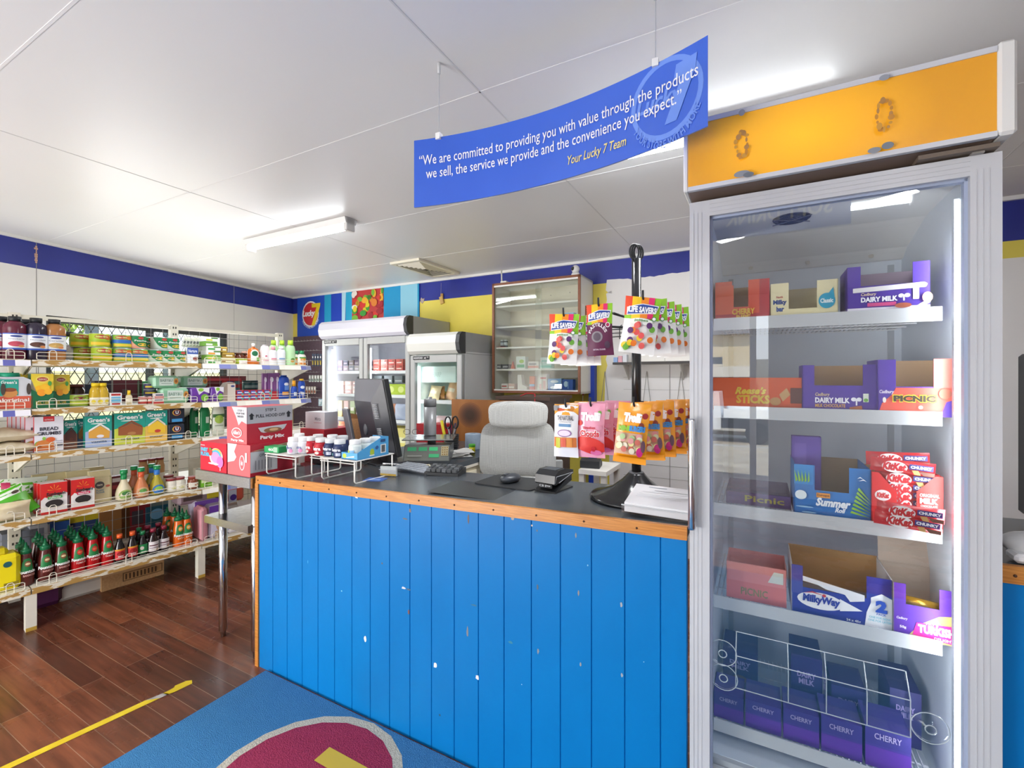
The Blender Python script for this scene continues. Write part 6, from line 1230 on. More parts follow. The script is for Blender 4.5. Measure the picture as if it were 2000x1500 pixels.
for s in (-1, 1): part('armrest', MB().box(s * .26, -.38, .68, s * .33, -.08, .715, '#4a4c4e', bev=.012).tube([(s * .29, -.2, .5), (s * .29, -.2, .69)], .018, '#a5a8a6', 8), ch)
ba = MB().cyl(0, -.25, .1, .48, .025, '#8f9192', 12)
for i in range(5):
    an = i * 1.2566; ba.tube([(0, -.25, .12), (.3 * math.cos(an), -.25 + .3 * math.sin(an), .075)], .018, '#9a9c9c', 8)
part('base', ba, ch)
for i in range(5):
    an = i * 1.2566; part('castor', MB().lathe([(.01, -.02), (.03, -.015), (.03, .015), (.01, .02)], '#2b2c2e', 12, T=Matrix.Translation((.3 * math.cos(an), -.25 + .3 * math.sin(an), .0305)) @ Matrix.Rotation(R(90), 4, 'X')), ch)
bn = thing('side_bench', 'low white bench standing behind the counter beside the blue post', 'bench', RM, RM.at(1150, 2.45), 2.45, 0)
part('top', MB().box(-.06, 0, .86, .10, .30, .885, '#dedad2'), bn)
for (x, y) in ((-.045, .02), (.08, .02), (-.045, .28), (.08, .28)): part('leg', MB().box(x - .015, y - .015, 0, x + .015, y + .015, .86, '#cfcac2'), bn)
thing('black_adapter', 'black gadget lying on the low white bench', 'gadget', RM, RM.at(1150, 2.5), 2.5, .886, 10, None, MB().prism([(0, 0), (.12, 0), (.12, .02), (.05, .05), (0, .04)], 'x', -.05, .06, '#26282b'))
# white wall things
ws = thing('wall_shelf', 'thin dark-edged white wall shelf behind the sweets stand', 'shelf', RM, RM.at(1198, 3.6), 3.58, 1.50)
part('board', MB().box(0, 0, 0, .62, .19, .018, '#e3e0d8').box(0, -.002, 0, .62, 0, .018, '#34302e'), ws)
for x in (.08, .5): part('bracket', MB().prism([(0, 0), (.18, 0), (.18, -.12)], 'x', x, x + .008, '#c9c6be'), ws)
thing('wall_cupboard', 'white box cupboard standing on the thin wall shelf', 'cupboard', RM, RM.at(1240, 3.6), 3.60, 1.5185, 0, None, MB().box(0, 0, 0, .45, .16, .20, '#e6e4de').box(.222, -.001, 0, .226, 0, .2, '#a9a7a2').box(0, -.001, .0, .45, 0, .003, '#5a5854'))
for i, c_ in enumerate(('#8fb0dc', '#e0a9b4', '#d9dce2')): thing('small_box', 'tiny ' + ('blue', 'pink', 'white')[i] + ' box at the left of the thin wall shelf', 'box', RM, RM.at(1202 + i * 9, 3.6), 3.60, 1.5185, 0, None, cartonmb(.032, .06, .04 + .01 * i, c_))
wr = MB()
for z in (0, .03, .06): wr.tube([(-.1, 0, z), (.13, 0, z)], .004, '#26282b', 6)
for x in (-.1, -.02, .06, .13): wr.tube([(x, .0, -.02), (x, .0, .08), (x, .06, .10)], .004, '#26282b', 6)
thing('wire_rack', 'black wire rack fixed to the white wall behind the purple sweet bag', 'rack', RM, RM.at(1215, 3.71), 3.71, 1.73, 0, None, wr)
for k, px in enumerate((1181, 1263, 1330)):
    hg = MB().tube([(-.0, 0, .0), (.035, 0, -.30), (.05, 0, -.42), (-.06, 0, -.42), (-.035, 0, -.30), (0, 0, 0)], .0022, '#a5a39c', 4).tube([(-.04, 0, -.32), (.04, 0, -.32)], .0018, '#a5a39c', 4).tube([(-.045, 0, -.37), (.045, 0, -.37)], .0018, '#a5a39c', 4)
    thing('wire_holder', 'thin wire basket hanging on the white wall, ' + ('beside the blue post', 'right of the stand pole', 'nearest the glass fridge')[k], 'wire holder', RM, RM.at(px, 3.76), 3.765, 1.45, 0, None, hg)
thing('plug_lead', 'thin white electrical lead with a red tag under the glass cabinet', 'lead', RM, RM.at(1139, 3.7), 3.70, 0, 0, None, MB().tube([(0, 0, 1.95), (.004, 0, 1.6), (-.004, 0, 1.2), (.01, 0, 1.0)], .003, '#e3dfd2', 5).box(-.006, -.004, 1.25, .006, 0, 1.4, '#c4402c').box(-.01, .02, 1.08, .05, .05, 1.16, '#8d8f92'))

# ================================================================== SWEETS STAND
PX, PWd = RM.at(1243, 1.665), 1.665; zc = ctop(PX)
sd = thing('sweets_stand', 'black countertop pole stand with hooks full of sweet bags', 'stand', RM, PX, PWd, zc + .0005)
blk = M('#1d1e20', .16)
part('base', MB().lathe([(.163, 0), (.165, .006), (.159, .012), (.125, .02), (.085, .038), (.05, .066), (.032, .085), (.028, .09)], blk, 36), sd)
part('pole', MB().cyl(0, 0, .088, .855, .0165, blk, 18).cyl(0, 0, .088, .095, .026, '#5a5c60', 18), sd)
rg = MB()
for q in (-.008, 0, .008): rg.tube([(.7 * q + .022 * .6 * math.cos(i * .35), q + .022 * .6 * math.cos(i * .35), .88 + .027 * math.sin(i * .35)) for i in range(18)], .0035, '#222325', 6, True)
part('top_ring', rg, sd)
zb = zc
def loc(p, z): # room point -> stand coordinates
    return (p[0] - PX, p[1] - PWd, z - zb)
def prong(tip, root, z, nm='hook_arm'):
    m = MB().tube([loc(root, z), loc(tip, z), loc((tip[0], tip[1] - .008), z + .012), loc((tip[0], tip[1] - .008), z + .03)], .0032, '#1b1c1e', 6)
    m.tube([loc(root, z), loc((PX, PWd), z - .004)], .0045, '#1b1c1e', 6); part(nm, m, sd)
def cam2rm(X, Y): return (X * RM.c + Y * RM.s, -X * RM.s + Y * RM.c)
HK = {'a': (cam2rm(.159, 1.40), cam2rm(.27, 1.60), 1.580), 'b': (cam2rm(.262, 1.385), cam2rm(.33, 1.50), 1.608), 'c': (cam2rm(.368, 1.29), cam2rm(.53, 1.50), 1.612),
      'd': (cam2rm(.165, 1.40), cam2rm(.25, 1.56), 1.306), 'e': (cam2rm(.237, 1.38), cam2rm(.36, 1.55), 1.310), 'f': (cam2rm(.345, 1.30), cam2rm(.56, 1.53), 1.315)}
HK['a'][0]
for k_, (tip, root, z) in HK.items(): prong(tip, root, z)
def bag(nm, lb, hk, fr_q, w, h, col, deco, rot=0, seed=0, g=None, sway=0, th=.02, proto={}):
    tip, root, z = HK[hk]; a = tip[0] + (root[0] - tip[0]) * fr_q; b_ = tip[1] + (root[1] - tip[1]) * fr_q
    mb = pouch(w, h, th, M(col, .22, 0, 0, .3), deco, seed=seed, taper=-.06 if False else .0, wob=.012)
    mb.v = [(x, y, zz - h + .012) for x, y, zz in mb.v]
    mb.box(-w / 2, .0006, -.012, w / 2, .0016, .012, '#efe9e0') if fr_q > 0 else None
    o = thing(nm, lb, 'sweet bag', RM, a, b_, z, rot, g, mb, tilt=(0, sway)); return o
sweets = []; random.seed(31)
pal = ['#e8c81e', '#d94a4a', '#6fae3a', '#e87a24', '#5a2a6a', '#e0605a']
for i in range(17): sweets.append(('e', .12 + .76 * random.random(), .08 + .42 * random.random(), .085, .055, pal[i % 6]))
def lsv(mid): return [('r', 0, .6, 1, 1, '#8fca1e'), ('r', 0, .66, .2, 1, '#e8481e'), ('r', .2, .6, .45, 1, '#f5c81a'), ('r', .45, .62, .66, 1, '#f08a1a'), ('r', .66, .62, .82, 1, '#e2226a'), ('p', [(.06, .66), (.92, .72), (.96, .86), (.5, .88), (.06, .80)], '#f4f4f8'), ('p', [(.08, .675), (.91, .735), (.93, .845), (.5, .865), (.09, .79)], '#25489c'), ('t', 'LIFE SAVERS', .12, .71, .90, .82, '#f4f6fa', 0, .05)] + mid
jelly = [('e', .5, .56, .34, .06, '#eef2ea'), ('t', 'jellies', .3, .55, .7, .6, '#3f8a3a')] + sweets + [('e', .86, .62, .07, .04, '#2f8a3f'), ('e', .86, .62, .05, .028, '#f4f6f2')]
for i in range(4):
    bag('sweet_bag', 'white fruit jelly sweet bag in the upper left cluster, ' + ('frontmost', 'second', 'third', 'rearmost')[i], 'a', i * .3, .094, .152, '#ecebe8', lsv(jelly), rot=6 if i == 0 else -6, seed=i, g='upper left jelly sweet bags', sway=3 if i == 0 else -1)
bag('sweet_bag', 'purple blackcurrant pastille bag hanging alone at the top of the stand', 'b', 0, .078, .155, '#5c1240', lsv([('r', 0, 0, 1, .6, '#5c1240'), ('e', .5, .5, .42, .14, '#5c1240'), ('e', .42, .36, .22, .11, '#8a8288'), ('e', .42, .36, .15, .08, '#5a4a58'), ('arc', 'PASTILLES', .45, .36, .3, .2, 160, 20, .35, '#f2ecf0'), ('e', .85, .58, .09, .05, '#f2f0f0'), ('e', .85, .58, .06, .035, '#b02a5a'), ('e', .8, .2, .1, .07, '#4a3048'), ('t', 'NATURAL COLOURS', .25, .1, .72, .13, '#e6d4de')]), seed=9, rot=8, sway=-2)
for i in range(5):
    bag('sweet_bag', 'white fruit jelly sweet bag in the upper right cluster, ' + ('frontmost', 'second', 'third', 'fourth', 'rearmost')[i], 'c', i * .25, .098 if i == 0 else .085, .158, '#ecebe8', lsv(jelly), rot=14 if i == 0 else 0, seed=20 + i, g='upper right jelly sweet bags', sway=8 if i == 0 else -4)
nat = [('r', 0, .8, 1, 1, '#e6a02c'), ('e', .3, .9, .14, .05, '#d9603a'), ('e', .7, .92, .14, .05, '#c8802c'), ('p', [(0, .2), (1, .2), (1, .8), (.86, .86), (.5, .89), (.14, .86), (0, .8)], '#f0eff0'), ('t', 'THE NATURAL', .16, .70, .84, .79, '#57545a', 0, .03), ('t', 'Confectionery Co.', .25, .655, .75, .69, '#8a8a90'), ('r', .22, .58, .74, .635, '#5a86b0'), ('e', .48, .46, .3, .07, '#8d5a9a'), ('e', .48, .46, .26, .055, '#e4d6e6'), ('r', .03, .2, .97, .38, '#d97a3a'), ('r', .12, .18, .32, .37, '#c3c43a'), ('r', .34, .2, .56, .36, '#d9604a'), ('r', .58, .2, .82, .37, '#d98a3a'), ('r', 0, .88, .16, .98, '#8a8a8c')]
for i in range(3): bag('sweet_bag', 'white and orange jelly sweet bag at the lower left, ' + ('frontmost', 'second', 'third')[i], 'd', i * .5, .077, .16, '#e9e8ee', nat, rot=4, seed=30 + i, g='lower left sweet bags', sway=0)
pk = [('t', 'Trolli', .14, .68, .86, .84, '#ffffff', .02, .09), ('e', .82, .83, .07, .04, '#7ab04a'), ('t', 'Strawberry', .22, .52, .78, .58, '#c93a4a', -.02, .05), ('t', 'Clouds', .1, .38, .86, .52, '#ffffff', -.02, .12), ('t', 'Clouds', .12, .39, .84, .51, '#d0303a', -.02, .04), ('p', [(.0, .36), (.3, .42), (.8, .34), (1, .26), (1, .12), (.5, .07), (0, .16)], '#d8342c'), ('e', .1, .64, .1, .05, '#d8342c'), ('e', .82, .56, .12, .04, '#e8a0b8'), ('e', .7, .1, .2, .05, '#e070a4'), ('e', .62, .17, .08, .05, '#c8242c')]
for i in range(4): bag('sweet_bag', 'pink strawberry sweet bag in the lower middle, ' + ('frontmost', 'second', 'third', 'rearmost')[i], 'e', i * .32, .084, .162, '#eaa0b8', pk, rot=6, seed=40 + i, g='lower middle pink sweet bags', sway=0)
yl = [('t', 'Trolli', .2, .68, .76, .84, '#ffffff', .03, .10), ('e', .86, .8, .09, .05, '#a82a2c'), ('e', .78, .62, .09, .07, '#8a3a2c'), ('t', 'MINI', .06, .53, .42, .62, '#8fc43a', 0, .09), ('t', 'BURGERS', .42, .53, .92, .63, '#3f8fd0', 0, .07), ('r', .0, .14, .86, .5, '#cfa88a')] + [('e', .1 + .68 * random.random(), .18 + .28 * random.random(), .09, .05, ['#e6dcc4', '#a9c48a', '#e09a9a', '#d9e0b8', '#c86a5a', '#efe6a0'][i % 6]) for i in range(18)] + [('e', .8, .2, .1, .08, '#c8247a'), ('e', .9, .3, .07, .1, '#6a4a5a'), ('r', 0, 0, 1, .1, '#ef9a16')]
for i in range(5): bag('sweet_bag', 'orange-yellow sweet bag at the lower right, ' + ('frontmost', 'second', 'third', 'fourth', 'rearmost')[i], 'f', i * .25, .09, .168, '#f0a01c', yl, rot=10 if i == 0 else 2, seed=50 + i, g='lower right yellow sweet bags', sway=5 if i == 0 else -2)

# ================================================================== ON THE COUNTER
def onc(name, label, cat, px, w_, mb=None, rot=0, group=None, dz=0, tilt=None):
    a = RM.at(px, w_); z = ctop(a) if w_ < CW + .46 else .925
    return thing(name, label, cat, RM, a, w_, z + .0008 + dz, rot, group, mb, tilt)
ds = MB().box(-.12, -.003, 0, .12, .115, .004, CLEAR).box(-.12, -.003, 0, .12, 0, .028, CLEAR).box(-.12, -.003, .025, .12, 0, .028, edge).box(-.12, .0, .004, -.117, .115, .02, CLEAR)
a_ds = RM.at(1213, CW + .045) + .12
dstand = thing('document_stand', 'clear plastic stand at the right end of the blue counter', 'stand', RM, a_ds, CW + .045, ctop(a_ds) + .0045, -3, None, ds)
sh = noise_mat('paper', '#d4d6da', '#dcdee1', 3, .6)
pp = MB().prism([(.002, .006), (.135, .034), (.135, .066), (.002, .034)], 'x', -.112, .118, sh)
dirp = Vector((0, .188, .043)); 
fpp = lambda x, z, l: (-.112 + .23 * x, .002 + .133 * z, .0345 + .032 * z + .0004 * (l + 1))
pp.deco([('r', .2, .86, .45, .9, '#9aa0aa'), ('r', .3, .72, .85, .74, '#8d9096'), ('r', .15, .62, .9, .635, '#b9bcc0'), ('r', .12, .5, .8, .515, '#b9bcc0'), ('r', .1, .42, .88, .435, '#b9bcc0'), ('r', .1, .34, .7, .355, '#b9bcc0')], fpp)
thing('paper_stack', 'thick stack of printed white sheets in the clear plastic stand', 'papers', RM, a_ds, CW + .045, ctop(a_ds) + .0045, -3, None, pp)
# card terminal
tm = onc('card_terminal', 'black card payment terminal on the counter before the mesh chair', 'terminal', 1080, CW + .29, rot=-8)
part('cradle', MB().box(-.048, -.06, 0, .048, .075, .006, blk).prism([(-.055, .006), (-.035, .006), (.07, .03), (.07, .055), (.06, .06)], 'x', -.045, .045, M('#202225', .25)), tm)
part('body', MB().prism([(-.062, .036), (-.055, .03), (.085, .055), (.085, .07), (.02, .083), (-.03, .082), (-.058, .066)], 'x', -.044, .044, M('#222427', .22)).tube([(-.045, -.058, .04), (.045, -.058, .04), (.0455, -.05, .062), (.0455, .08, .06), (.0455, -.03, .036)], .0012, '#b9bcc2', 4).box(-.03, -.03, .0825, .03, .02, .0835, '#3f444a'), tm)
part('card_slot', MB().box(-.03, -.0595, .018, .03, -.055, .032, '#17181a').deco([('t', '( )) (==', .1, .2, .9, .8, '#d9dce0', 0, .04)], flat(.06, .014, -.0597, .018)), tm)
# mouse, mats
def rounded(w, d, r, z0, z1, m, mb=None):
    mb = mb or MB(); pts = []
    for (cx, cy, a0) in ((w / 2 - r, d / 2 - r, 0), (-w / 2 + r, d / 2 - r, 90), (-w / 2 + r, -d / 2 + r, 180), (w / 2 - r, -d / 2 + r, 270)):
        for i in range(5): an = R(a0 + i * 22.5); pts.append((cx + r * math.cos(an), cy + r * math.sin(an)))
    return mb.prism(pts, 'z', z0, z1, m)
mt = M('#26292c', .5)
onc('desk_mat', 'large thin dark mat lying on the worktop near its front edge', 'mat', 955, CW + .16, rounded(.44, .22, .015, 0, .0015, M('#33383d', .32)), rot=2)
onc('mouse_mat', 'black mouse mat beside the card terminal', 'mat', 1002, CW + .33, rounded(.27, .20, .02, .001, .005, mt), rot=-2, dz=.001)
ms = MB().sphere((0, 0, .012), .034, M('#3a3e44', .35), 18, 10, (1, 1.6, .62)); ms.box(-.001, -.054, .03, .001, -.005, .0335, '#1d1f22').box(-.004, -.04, .03, .004, -.02, .036, '#5a5e64')
onc('computer_mouse', 'dark grey computer mouse on the black mouse mat', 'mouse', 997, CW + .32, ms, rot=-14, dz=.010)
# monitor
mo = onc('computer_monitor', 'large black monitor seen from behind on the left arm of the counter', 'monitor', 739, 1.90, rot=-21)
T3 = Matrix.Translation((0, .02, .05)) @ Matrix.Rotation(R(11), 4, 'X')
dkp = noise_mat('dark_plastic', '#37383f', '#3f4048', 8, .35)
part('screen', MB().box(-.18, .0, 0, .19, .03, .42, '#1f2023', T=T3, bev=.004).box(-.17, .0302, .015, .18, .031, .405, M('#0d0e10', .1), T=T3), mo)
bc_ = MB(); vs = [(-.18, 0, .02), (.175, 0, .02), (.175, 0, .42), (-.18, 0, .42), (-.12, -.05, .06), (.10, -.05, .06), (.10, -.05, .31), (-.12, -.05, .31)]
bc_.add(vs, [(0, 1, 5, 4), (1, 2, 6, 5), (3, 0, 4, 7), (4, 5, 6, 7)], dkp, False, T3); bc_.add([vs[2], vs[3], vs[7], vs[6]], [(0, 1, 2, 3)], '#6d6e75', False, T3)
for i in range(9):
    for zz_ in (.22, .09): bc_.box(.105, -.047 - .0, zz_ + i * .009, .135, -.036, zz_ + i * .009 + .004, '#b4b6ba', T=T3)
part('back_cover', bc_, mo); part('stand', MB().prism([(.02, .01), (.09, 0.01), (.07, .16), (.03, .16)], 'x', -.05, .05, '#26272b').box(-.11, -.06, 0, .11, .14, .012, '#2b2c30', bev=.005), mo)
part('customer_display', MB().box(-.20, -.10, .10, -.115, -.082, .30, '#707178', T=T3, bev=.004).tube([(-.1, -.09, .18), (-.02, -.05, .2)], .014, '#2b2c30', 8, ).sphere((.0, -.06, .19), .03, '#5a5c62', 10, 8, (1, .5, 1.3)) if False else MB().box(-.20, -.10, .06, -.125, -.082, .27, '#77787f', bev=.004, T=T3).sphere((-.03, -.058, .19), .024, '#6a6c72', 10, 8, (.8, .5, 1.4)), mo)
# scale
sc_ = onc('weighing_scale', 'dark shop scale with four green displays on the counter arm', 'scale', 836, 2.04, rot=30); sc_.scale = (.80, .80, .92)
part('body', MB().prism([(-.02, .0), (.30, 0), (.30, .085), (.04, .10), (-.02, .012)], 'x', -.17, .15, M('#4a4e50', .35)), sc_)
fsl = lambda x, z, l: (-.165 + .31 * x, -.0205 + .06 * z - .0006 * (l + 1), .013 + .088 * z + .0003 * (l + 1))
part('control_panel', MB().deco([('r', .0, 0, 1, 1, '#6d7068'), ('r', .06, .62, .26, .86, '#3fae72'), ('r', .31, .62, .50, .86, '#3fae72'), ('r', .55, .62, .74, .86, '#3fc07a'), ('r', .55, .2, .78, .42, '#3fae72'), ('r', .82, .3, .98, .9, '#b9b08a')] + [('r', .84 + .05 * i, .34 + .14 * j, .87 + .05 * i, .42 + .14 * j, '#8a6a3a') for i in range(3) for j in range(4)] + [('r', .08, .25, .4, .3, '#9a9c94')], fsl), sc_, 'control panel with green displays')
part('platform', MB().box(-.19, .03, .128, .17, .33, .135, STEEL, bev=.003).cyl(0, .18, .09, .128, .03, '#8a8c90', 12), sc_)
vb = onc('steel_flask', 'matt grey cylindrical flask standing on the scale', 'flask', 840, 2.22, dz=.1265)
part('body', MB().lathe([(.036, 0), (.038, .004), (.038, .17)], M('#a6a8a9', .35, .3), 24), vb); part('band', MB().cyl(0, 0, .17, .175, .0365, '#3a3c3e', 24), vb); part('lid', MB().lathe([(.038, .175), (.038, .215), (.036, .218), (.012, .218), (.012, .23)], M('#a3a5a6', .35, .3), 24), vb)
gl2 = MB()
for s in (-1, 1): gl2.tube([(s * .026 + .02 * math.cos(i * .5), 0, .02 + .016 * math.sin(i * .5)) for i in range(13)], .0014, '#5a4644', 4, True).tube([(s * .046, 0, .025), (s * .05, .07, .01)], .0014, '#5a4644', 4)
onc('spectacles', 'thin-framed glasses lying on the scale platform', 'glasses', 803, 2.16, gl2, rot=30, dz=.126)
onc('red_box', 'low red box behind the scale', 'box', 838, 2.62, cartonmb(.23, .12, .14, '#b3232e'))
pc_ = onc('pen_cup', 'black wire pen cup holding scissors and markers', 'cup', 882, 2.45)
cpm = MB().lathe([(.03, 0), (.037, .08)], M('#1f2023', .5), 16, caps=False).cyl(0, 0, 0, .004, .03, '#1f2023', 16)
for i in range(7): cpm.tube([(.037 * math.cos(6.28 * j / 14), .037 * math.sin(6.28 * j / 14), .012 + i * .011) for j in range(14)], .0015, '#3a3b3e', 4, True)
part('cup', cpm, pc_)
onc('scissors', 'black-handled scissors standing in the pen cup', 'scissors', 882, 2.44, MB().tube([(.02 + .016 * math.cos(i * .5), 0, .125 + .027 * math.sin(i * .5)) for i in range(13)], .0035, '#1d1e20', 6, True).tube([(-.02 + .016 * math.cos(i * .5), 0, .122 + .027 * math.sin(i * .5)) for i in range(13)], .0035, '#1d1e20', 6, True).tube([(.02, 0, .1), (-.01, 0, .01)], .004, '#9a9c9f', 4).tube([(-.02, 0, .1), (.01, 0, .01)], .004, '#9a9c9f', 4), dz=.003)
onc('marker_pen', 'yellow highlighter leaning in the pen cup', 'pen', 873, 2.44, MB().tube([(0, 0, .01), (-.03, 0, .13)], .007, '#e3d21e', 8), dz=.003)
pc_.scale = (1.3, 1.3, 1.3)
for o_ in list(COL.objects):
    if o_.name in ('scissors', 'marker_pen'): o_.scale = (1.45, 1.45, 1.45)
for i in range(5): onc('pen', 'dark pen in the pen cup, ' + NTH[i] + ' from the left', 'pen', 877 + i * 1.5, 2.45 + .008 * (i % 3), MB().tube([(0, 0, .01), (.012 * (i - 1), .01, .15 + .008 * i)], .004, ['#1f2430', '#3a2c5c', '#22262c', '#2c3a6a', '#43302c'][i], 6), group='pens in the cup', dz=.004)
onc('tape_roll', 'pale blue-grey paper roll standing on the counter arm', 'roll', 924, 2.58, MB().lathe([(.02, .1), (.02, 0), (.052, 0), (.053, .003), (.053, .098), (.052, .1), (.02, .1)], noise_mat('roll_paper', '#8fa0b2', '#9dadbe', 20, .7), 24, caps=False))
tb_ = onc('small_tub', 'small yellow tub with a green lid before the paper roll', 'tub', 922, 2.45); part('body', MB().cyl(0, 0, 0, .035, .02, '#d9cf1e', 18), tb_); part('lid', MB().cyl(0, 0, .035, .052, .021, '#4fae2a', 18), tb_)
for i in range(5): onc('receipt', 'loose white slip of paper beside the scale, ' + NTH[i] + ' from the bottom', 'paper', 893 + i * 3, 2.28 + .02 * i, MB().grid(lambda a, b_, i=i: ((a - .5) * .11, (b_ - .5) * .16, .004 * i + .006 * math.sin(a * 5 + i) * b_ + .006), 6, 6, '#e3e2de'), rot=-30 + 19 * i, group='paper slips beside the scale')
kbd = MB(); kbd.prism([(0, 0), (.12, 0), (.12, .022), (0, .010)], 'x', -.13, .13, '#3c4046')
for i in range(10):
    for j in range(5): kbd.box(-.122 + i * .0248, .006 + j * .0225, .012 + .0022 * j, -.122 + i * .0248 + .021, .006 + j * .0225 + .019, .018 + .0022 * j, '#aab0b8')
onc('keyboard', 'grey-keyed computer keyboard between the monitor and the black keypad', 'keyboard', 796, CW + .335, kbd, rot=-8)
kp = MB().prism([(0, 0), (.10, 0), (.10, .028), (0, .014)], 'x', -.085, .085, M('#222427', .4))
for i in range(6):
    for j in range(4): kp.box(-.078 + i * .026, .008 + j * .022, .016 + .003 * j, -.078 + i * .026 + .02, .008 + j * .022 + .016, .030 + .003 * j, '#4a4d50' if (i + j) % 3 else '#6a6d70')
onc('keypad', 'small black keypad with raised keys near the front of the worktop', 'keypad', 861, CW + .335, kp, rot=12)
onc('data_cable', 'pale and black cables curling over the worktop behind the keypad', 'cable', 838, CW + .42, MB().tube([(-.1, 0, .012), (-.04, .02, .02), (.0, .0, .03), (.03, -.01, .012)], .0035, '#e0d9b8', 6).tube([(-.16, .03, .03), (-.06, .04, .025), (.05, -.0, .035)], .003, '#1f2022', 6))
bh = onc('card_holder', 'clear business card holder with yellow-edged cards', 'card holder', 757, CW + .235, rot=10)
part('holder', MB().box(-.047, 0, 0, .047, .03, .003, CLEAR).box(-.047, 0, .0, .047, .002, .03, CLEAR).box(-.047, .03, 0, .047, .032, .055, CLEAR).tube([(-.047, 0, .03), (.047, 0, .03)], .001, edge, 4).tube([(-.047, .03, .055), (.047, .03, .055)], .001, edge, 4).box(-.047, 0, 0, -.045, .03, .04, CLEAR).box(.045, 0, 0, .047, .03, .04, CLEAR), bh)
part('cards', MB().box(-.042, .004, .003, .042, .016, .045, '#c9cdcb').box(-.042, .003, .003, .042, .0045, .012, '#e2b93a'), bh)
onc('leaflet', 'small blue leaflet lying under the front of the wire rack', 'leaflet', 733, CW + .16, MB().box(-.045, -.035, 0, .045, .035, .0015, '#3f68b8').deco([('r', .2, .2, .8, .6, '#86a6da')], lambda x, z, l: (-.045 + .09 * x, -.035 + .07 * z, .0018 + .0003 * l)), rot=20)
# wire racks and gum
whw = M('#ece9e2', .35)
def rack(lb, a0, a1, w0, w1, zt):
    t = thing('wire_rack', lb, 'rack', RM, a0, w0, ctop((a0 + a1) / 2) + .001); W, D_, H = a1 - a0, w1 - w0, zt - ctop((a0 + a1) / 2)
    m = MB().tube([(0, 0, H), (W, 0, H), (W, D_, H), (0, D_, H)], .003, whw, 6, True)
    y = .008
    while y < D_: m.tube([(0, y, H + .001), (W, y, H + .001)], .0016, whw, 4); y += .0125
    m.tube([(0, 0, H - .012), (W, 0, H - .012)], .002, whw, 4)
    part('top', m, t)
    for x in (0.006, W - .006): part('leg', MB().tube([(x, .004, H - .002), (x, .004, .012), (x, .012, .003), (x, D_ - .012, .003), (x, D_ - .004, .012), (x, D_ - .004, H - .002)], .0035, whw, 6), t)
    return t
rack('white wire riser at the left front corner of the counter', -2.125, -1.90, CW + .03, CW + .20, 1.028)
rack('white wire riser with a blue tray of tubs, right of the corner riser', -1.757, -1.54, CW + .05, CW + .29, 1.034)
rack('white wire riser bridging behind the two front risers', -1.89, -1.765, CW + .10, CW + .28, 1.028)
gt = lambda body, lid, dc: (bottle([(.026, 0), (.0285, .004), (.0285, .05), (.025, .06)], M(body, .3), dc, .0286, .004, .05, 18), MB().lathe([(.024, .06), (.025, .062), (.025, .078), (.023, .08)], lid, 18, 0, .0285))
kits = {'w': gt('#e6e8ec', '#efefee', [('e', .3, .65, .15, .25, '#2c5c9a'), ('e', .3, .65, .1, .17, '#e6e8ec'), ('e', .7, .3, .14, .2, '#d987b4'), ('t', 'extra', .42, .5, .8, .75, '#3a4c8a')]), 'r': gt('#b9182a', '#dfdedc', [('r', 0, .2, 1, 1, '#c21c2c'), ('t', 'Extra', .2, .45, .85, .8, '#f6f4f4', 0, .05), ('e', .6, .2, .15, .14, '#e6d2c6')]), 'n': gt('#23325c', '#d5d8da', [('r', 0, .1, 1, 1, '#22305a'), ('t', 'Extra', .2, .55, .9, .85, '#eceef4', 0, .05), ('r', .6, .1, .9, .4, '#c3c8dc'), ('e', .25, .25, .12, .14, '#7ac4c0')]), 'c': gt('#d5dfdc', '#e9ebea', [('e', .3, .4, .2, .3, '#c9cf3a'), ('r', .5, .2, .8, .7, '#7ab0d8')])}
PR = {}
def gum(k, lb, px, w_, z=1.032):
    a = RM.at(px, w_)
    if k in PR: return dup(PR[k], lb, RM, a, w_, z)
    t = thing('gum_tub', lb, 'tub', RM, a, w_, z, 0, 'chewing gum tubs on the risers'); part('body', kits[k][0], t); part('lid', kits[k][1], t); PR[k] = t
gum('w', 'white gum tub with a pink swirl, left front', 563, CW + .05, 1.0315); gum('w', 'white gum tub, right of the left front one', 582, CW + .08, 1.0315); gum('w', 'white gum tub at the back left of the corner riser', 575, CW + .16, 1.0315)
gum('r', 'red gum tub, left of the red ones', 597, CW + .105, 1.0315); gum('r', 'red gum tub in front, right of the red ones', 617, CW + .065, 1.0375); gum('r', 'red gum tub behind the other red ones', 612, CW + .18, 1.0315)
gum('n', 'navy gum tub, left of the navy front pair', 636, CW + .07, 1.0375); gum('n', 'navy gum tub, right of the navy front pair', 654, CW + .065, 1.0375); gum('n', 'navy gum tub at the back, left', 640, CW + .17, 1.0375); gum('n', 'navy gum tub at the back, right', 660, CW + .17, 1.0375)
a0b, a1b = -1.640, -1.548
tr_ = thing('tray_box', 'sky blue cut-away tray box of gum tubs on the right riser', 'box', RM, a0b - .0, CW + .066, 1.0375); W = .10; D_ = .19
lb_ = M('#4fa3d8', .4)
tb2 = MB().box(0, 0, 0, W, D_, .003, lb_).box(0, 0, 0, W, .002, .03, lb_).box(0, 0, 0, .002, D_, .03, lb_)
tb2.prism([(0, 0), (D_, 0), (D_, .085), (D_ * .75, .085), (0, .032)], 'x', W - .002, W, lb_).box(0, D_ - .002, 0, W, D_, .085, lb_)
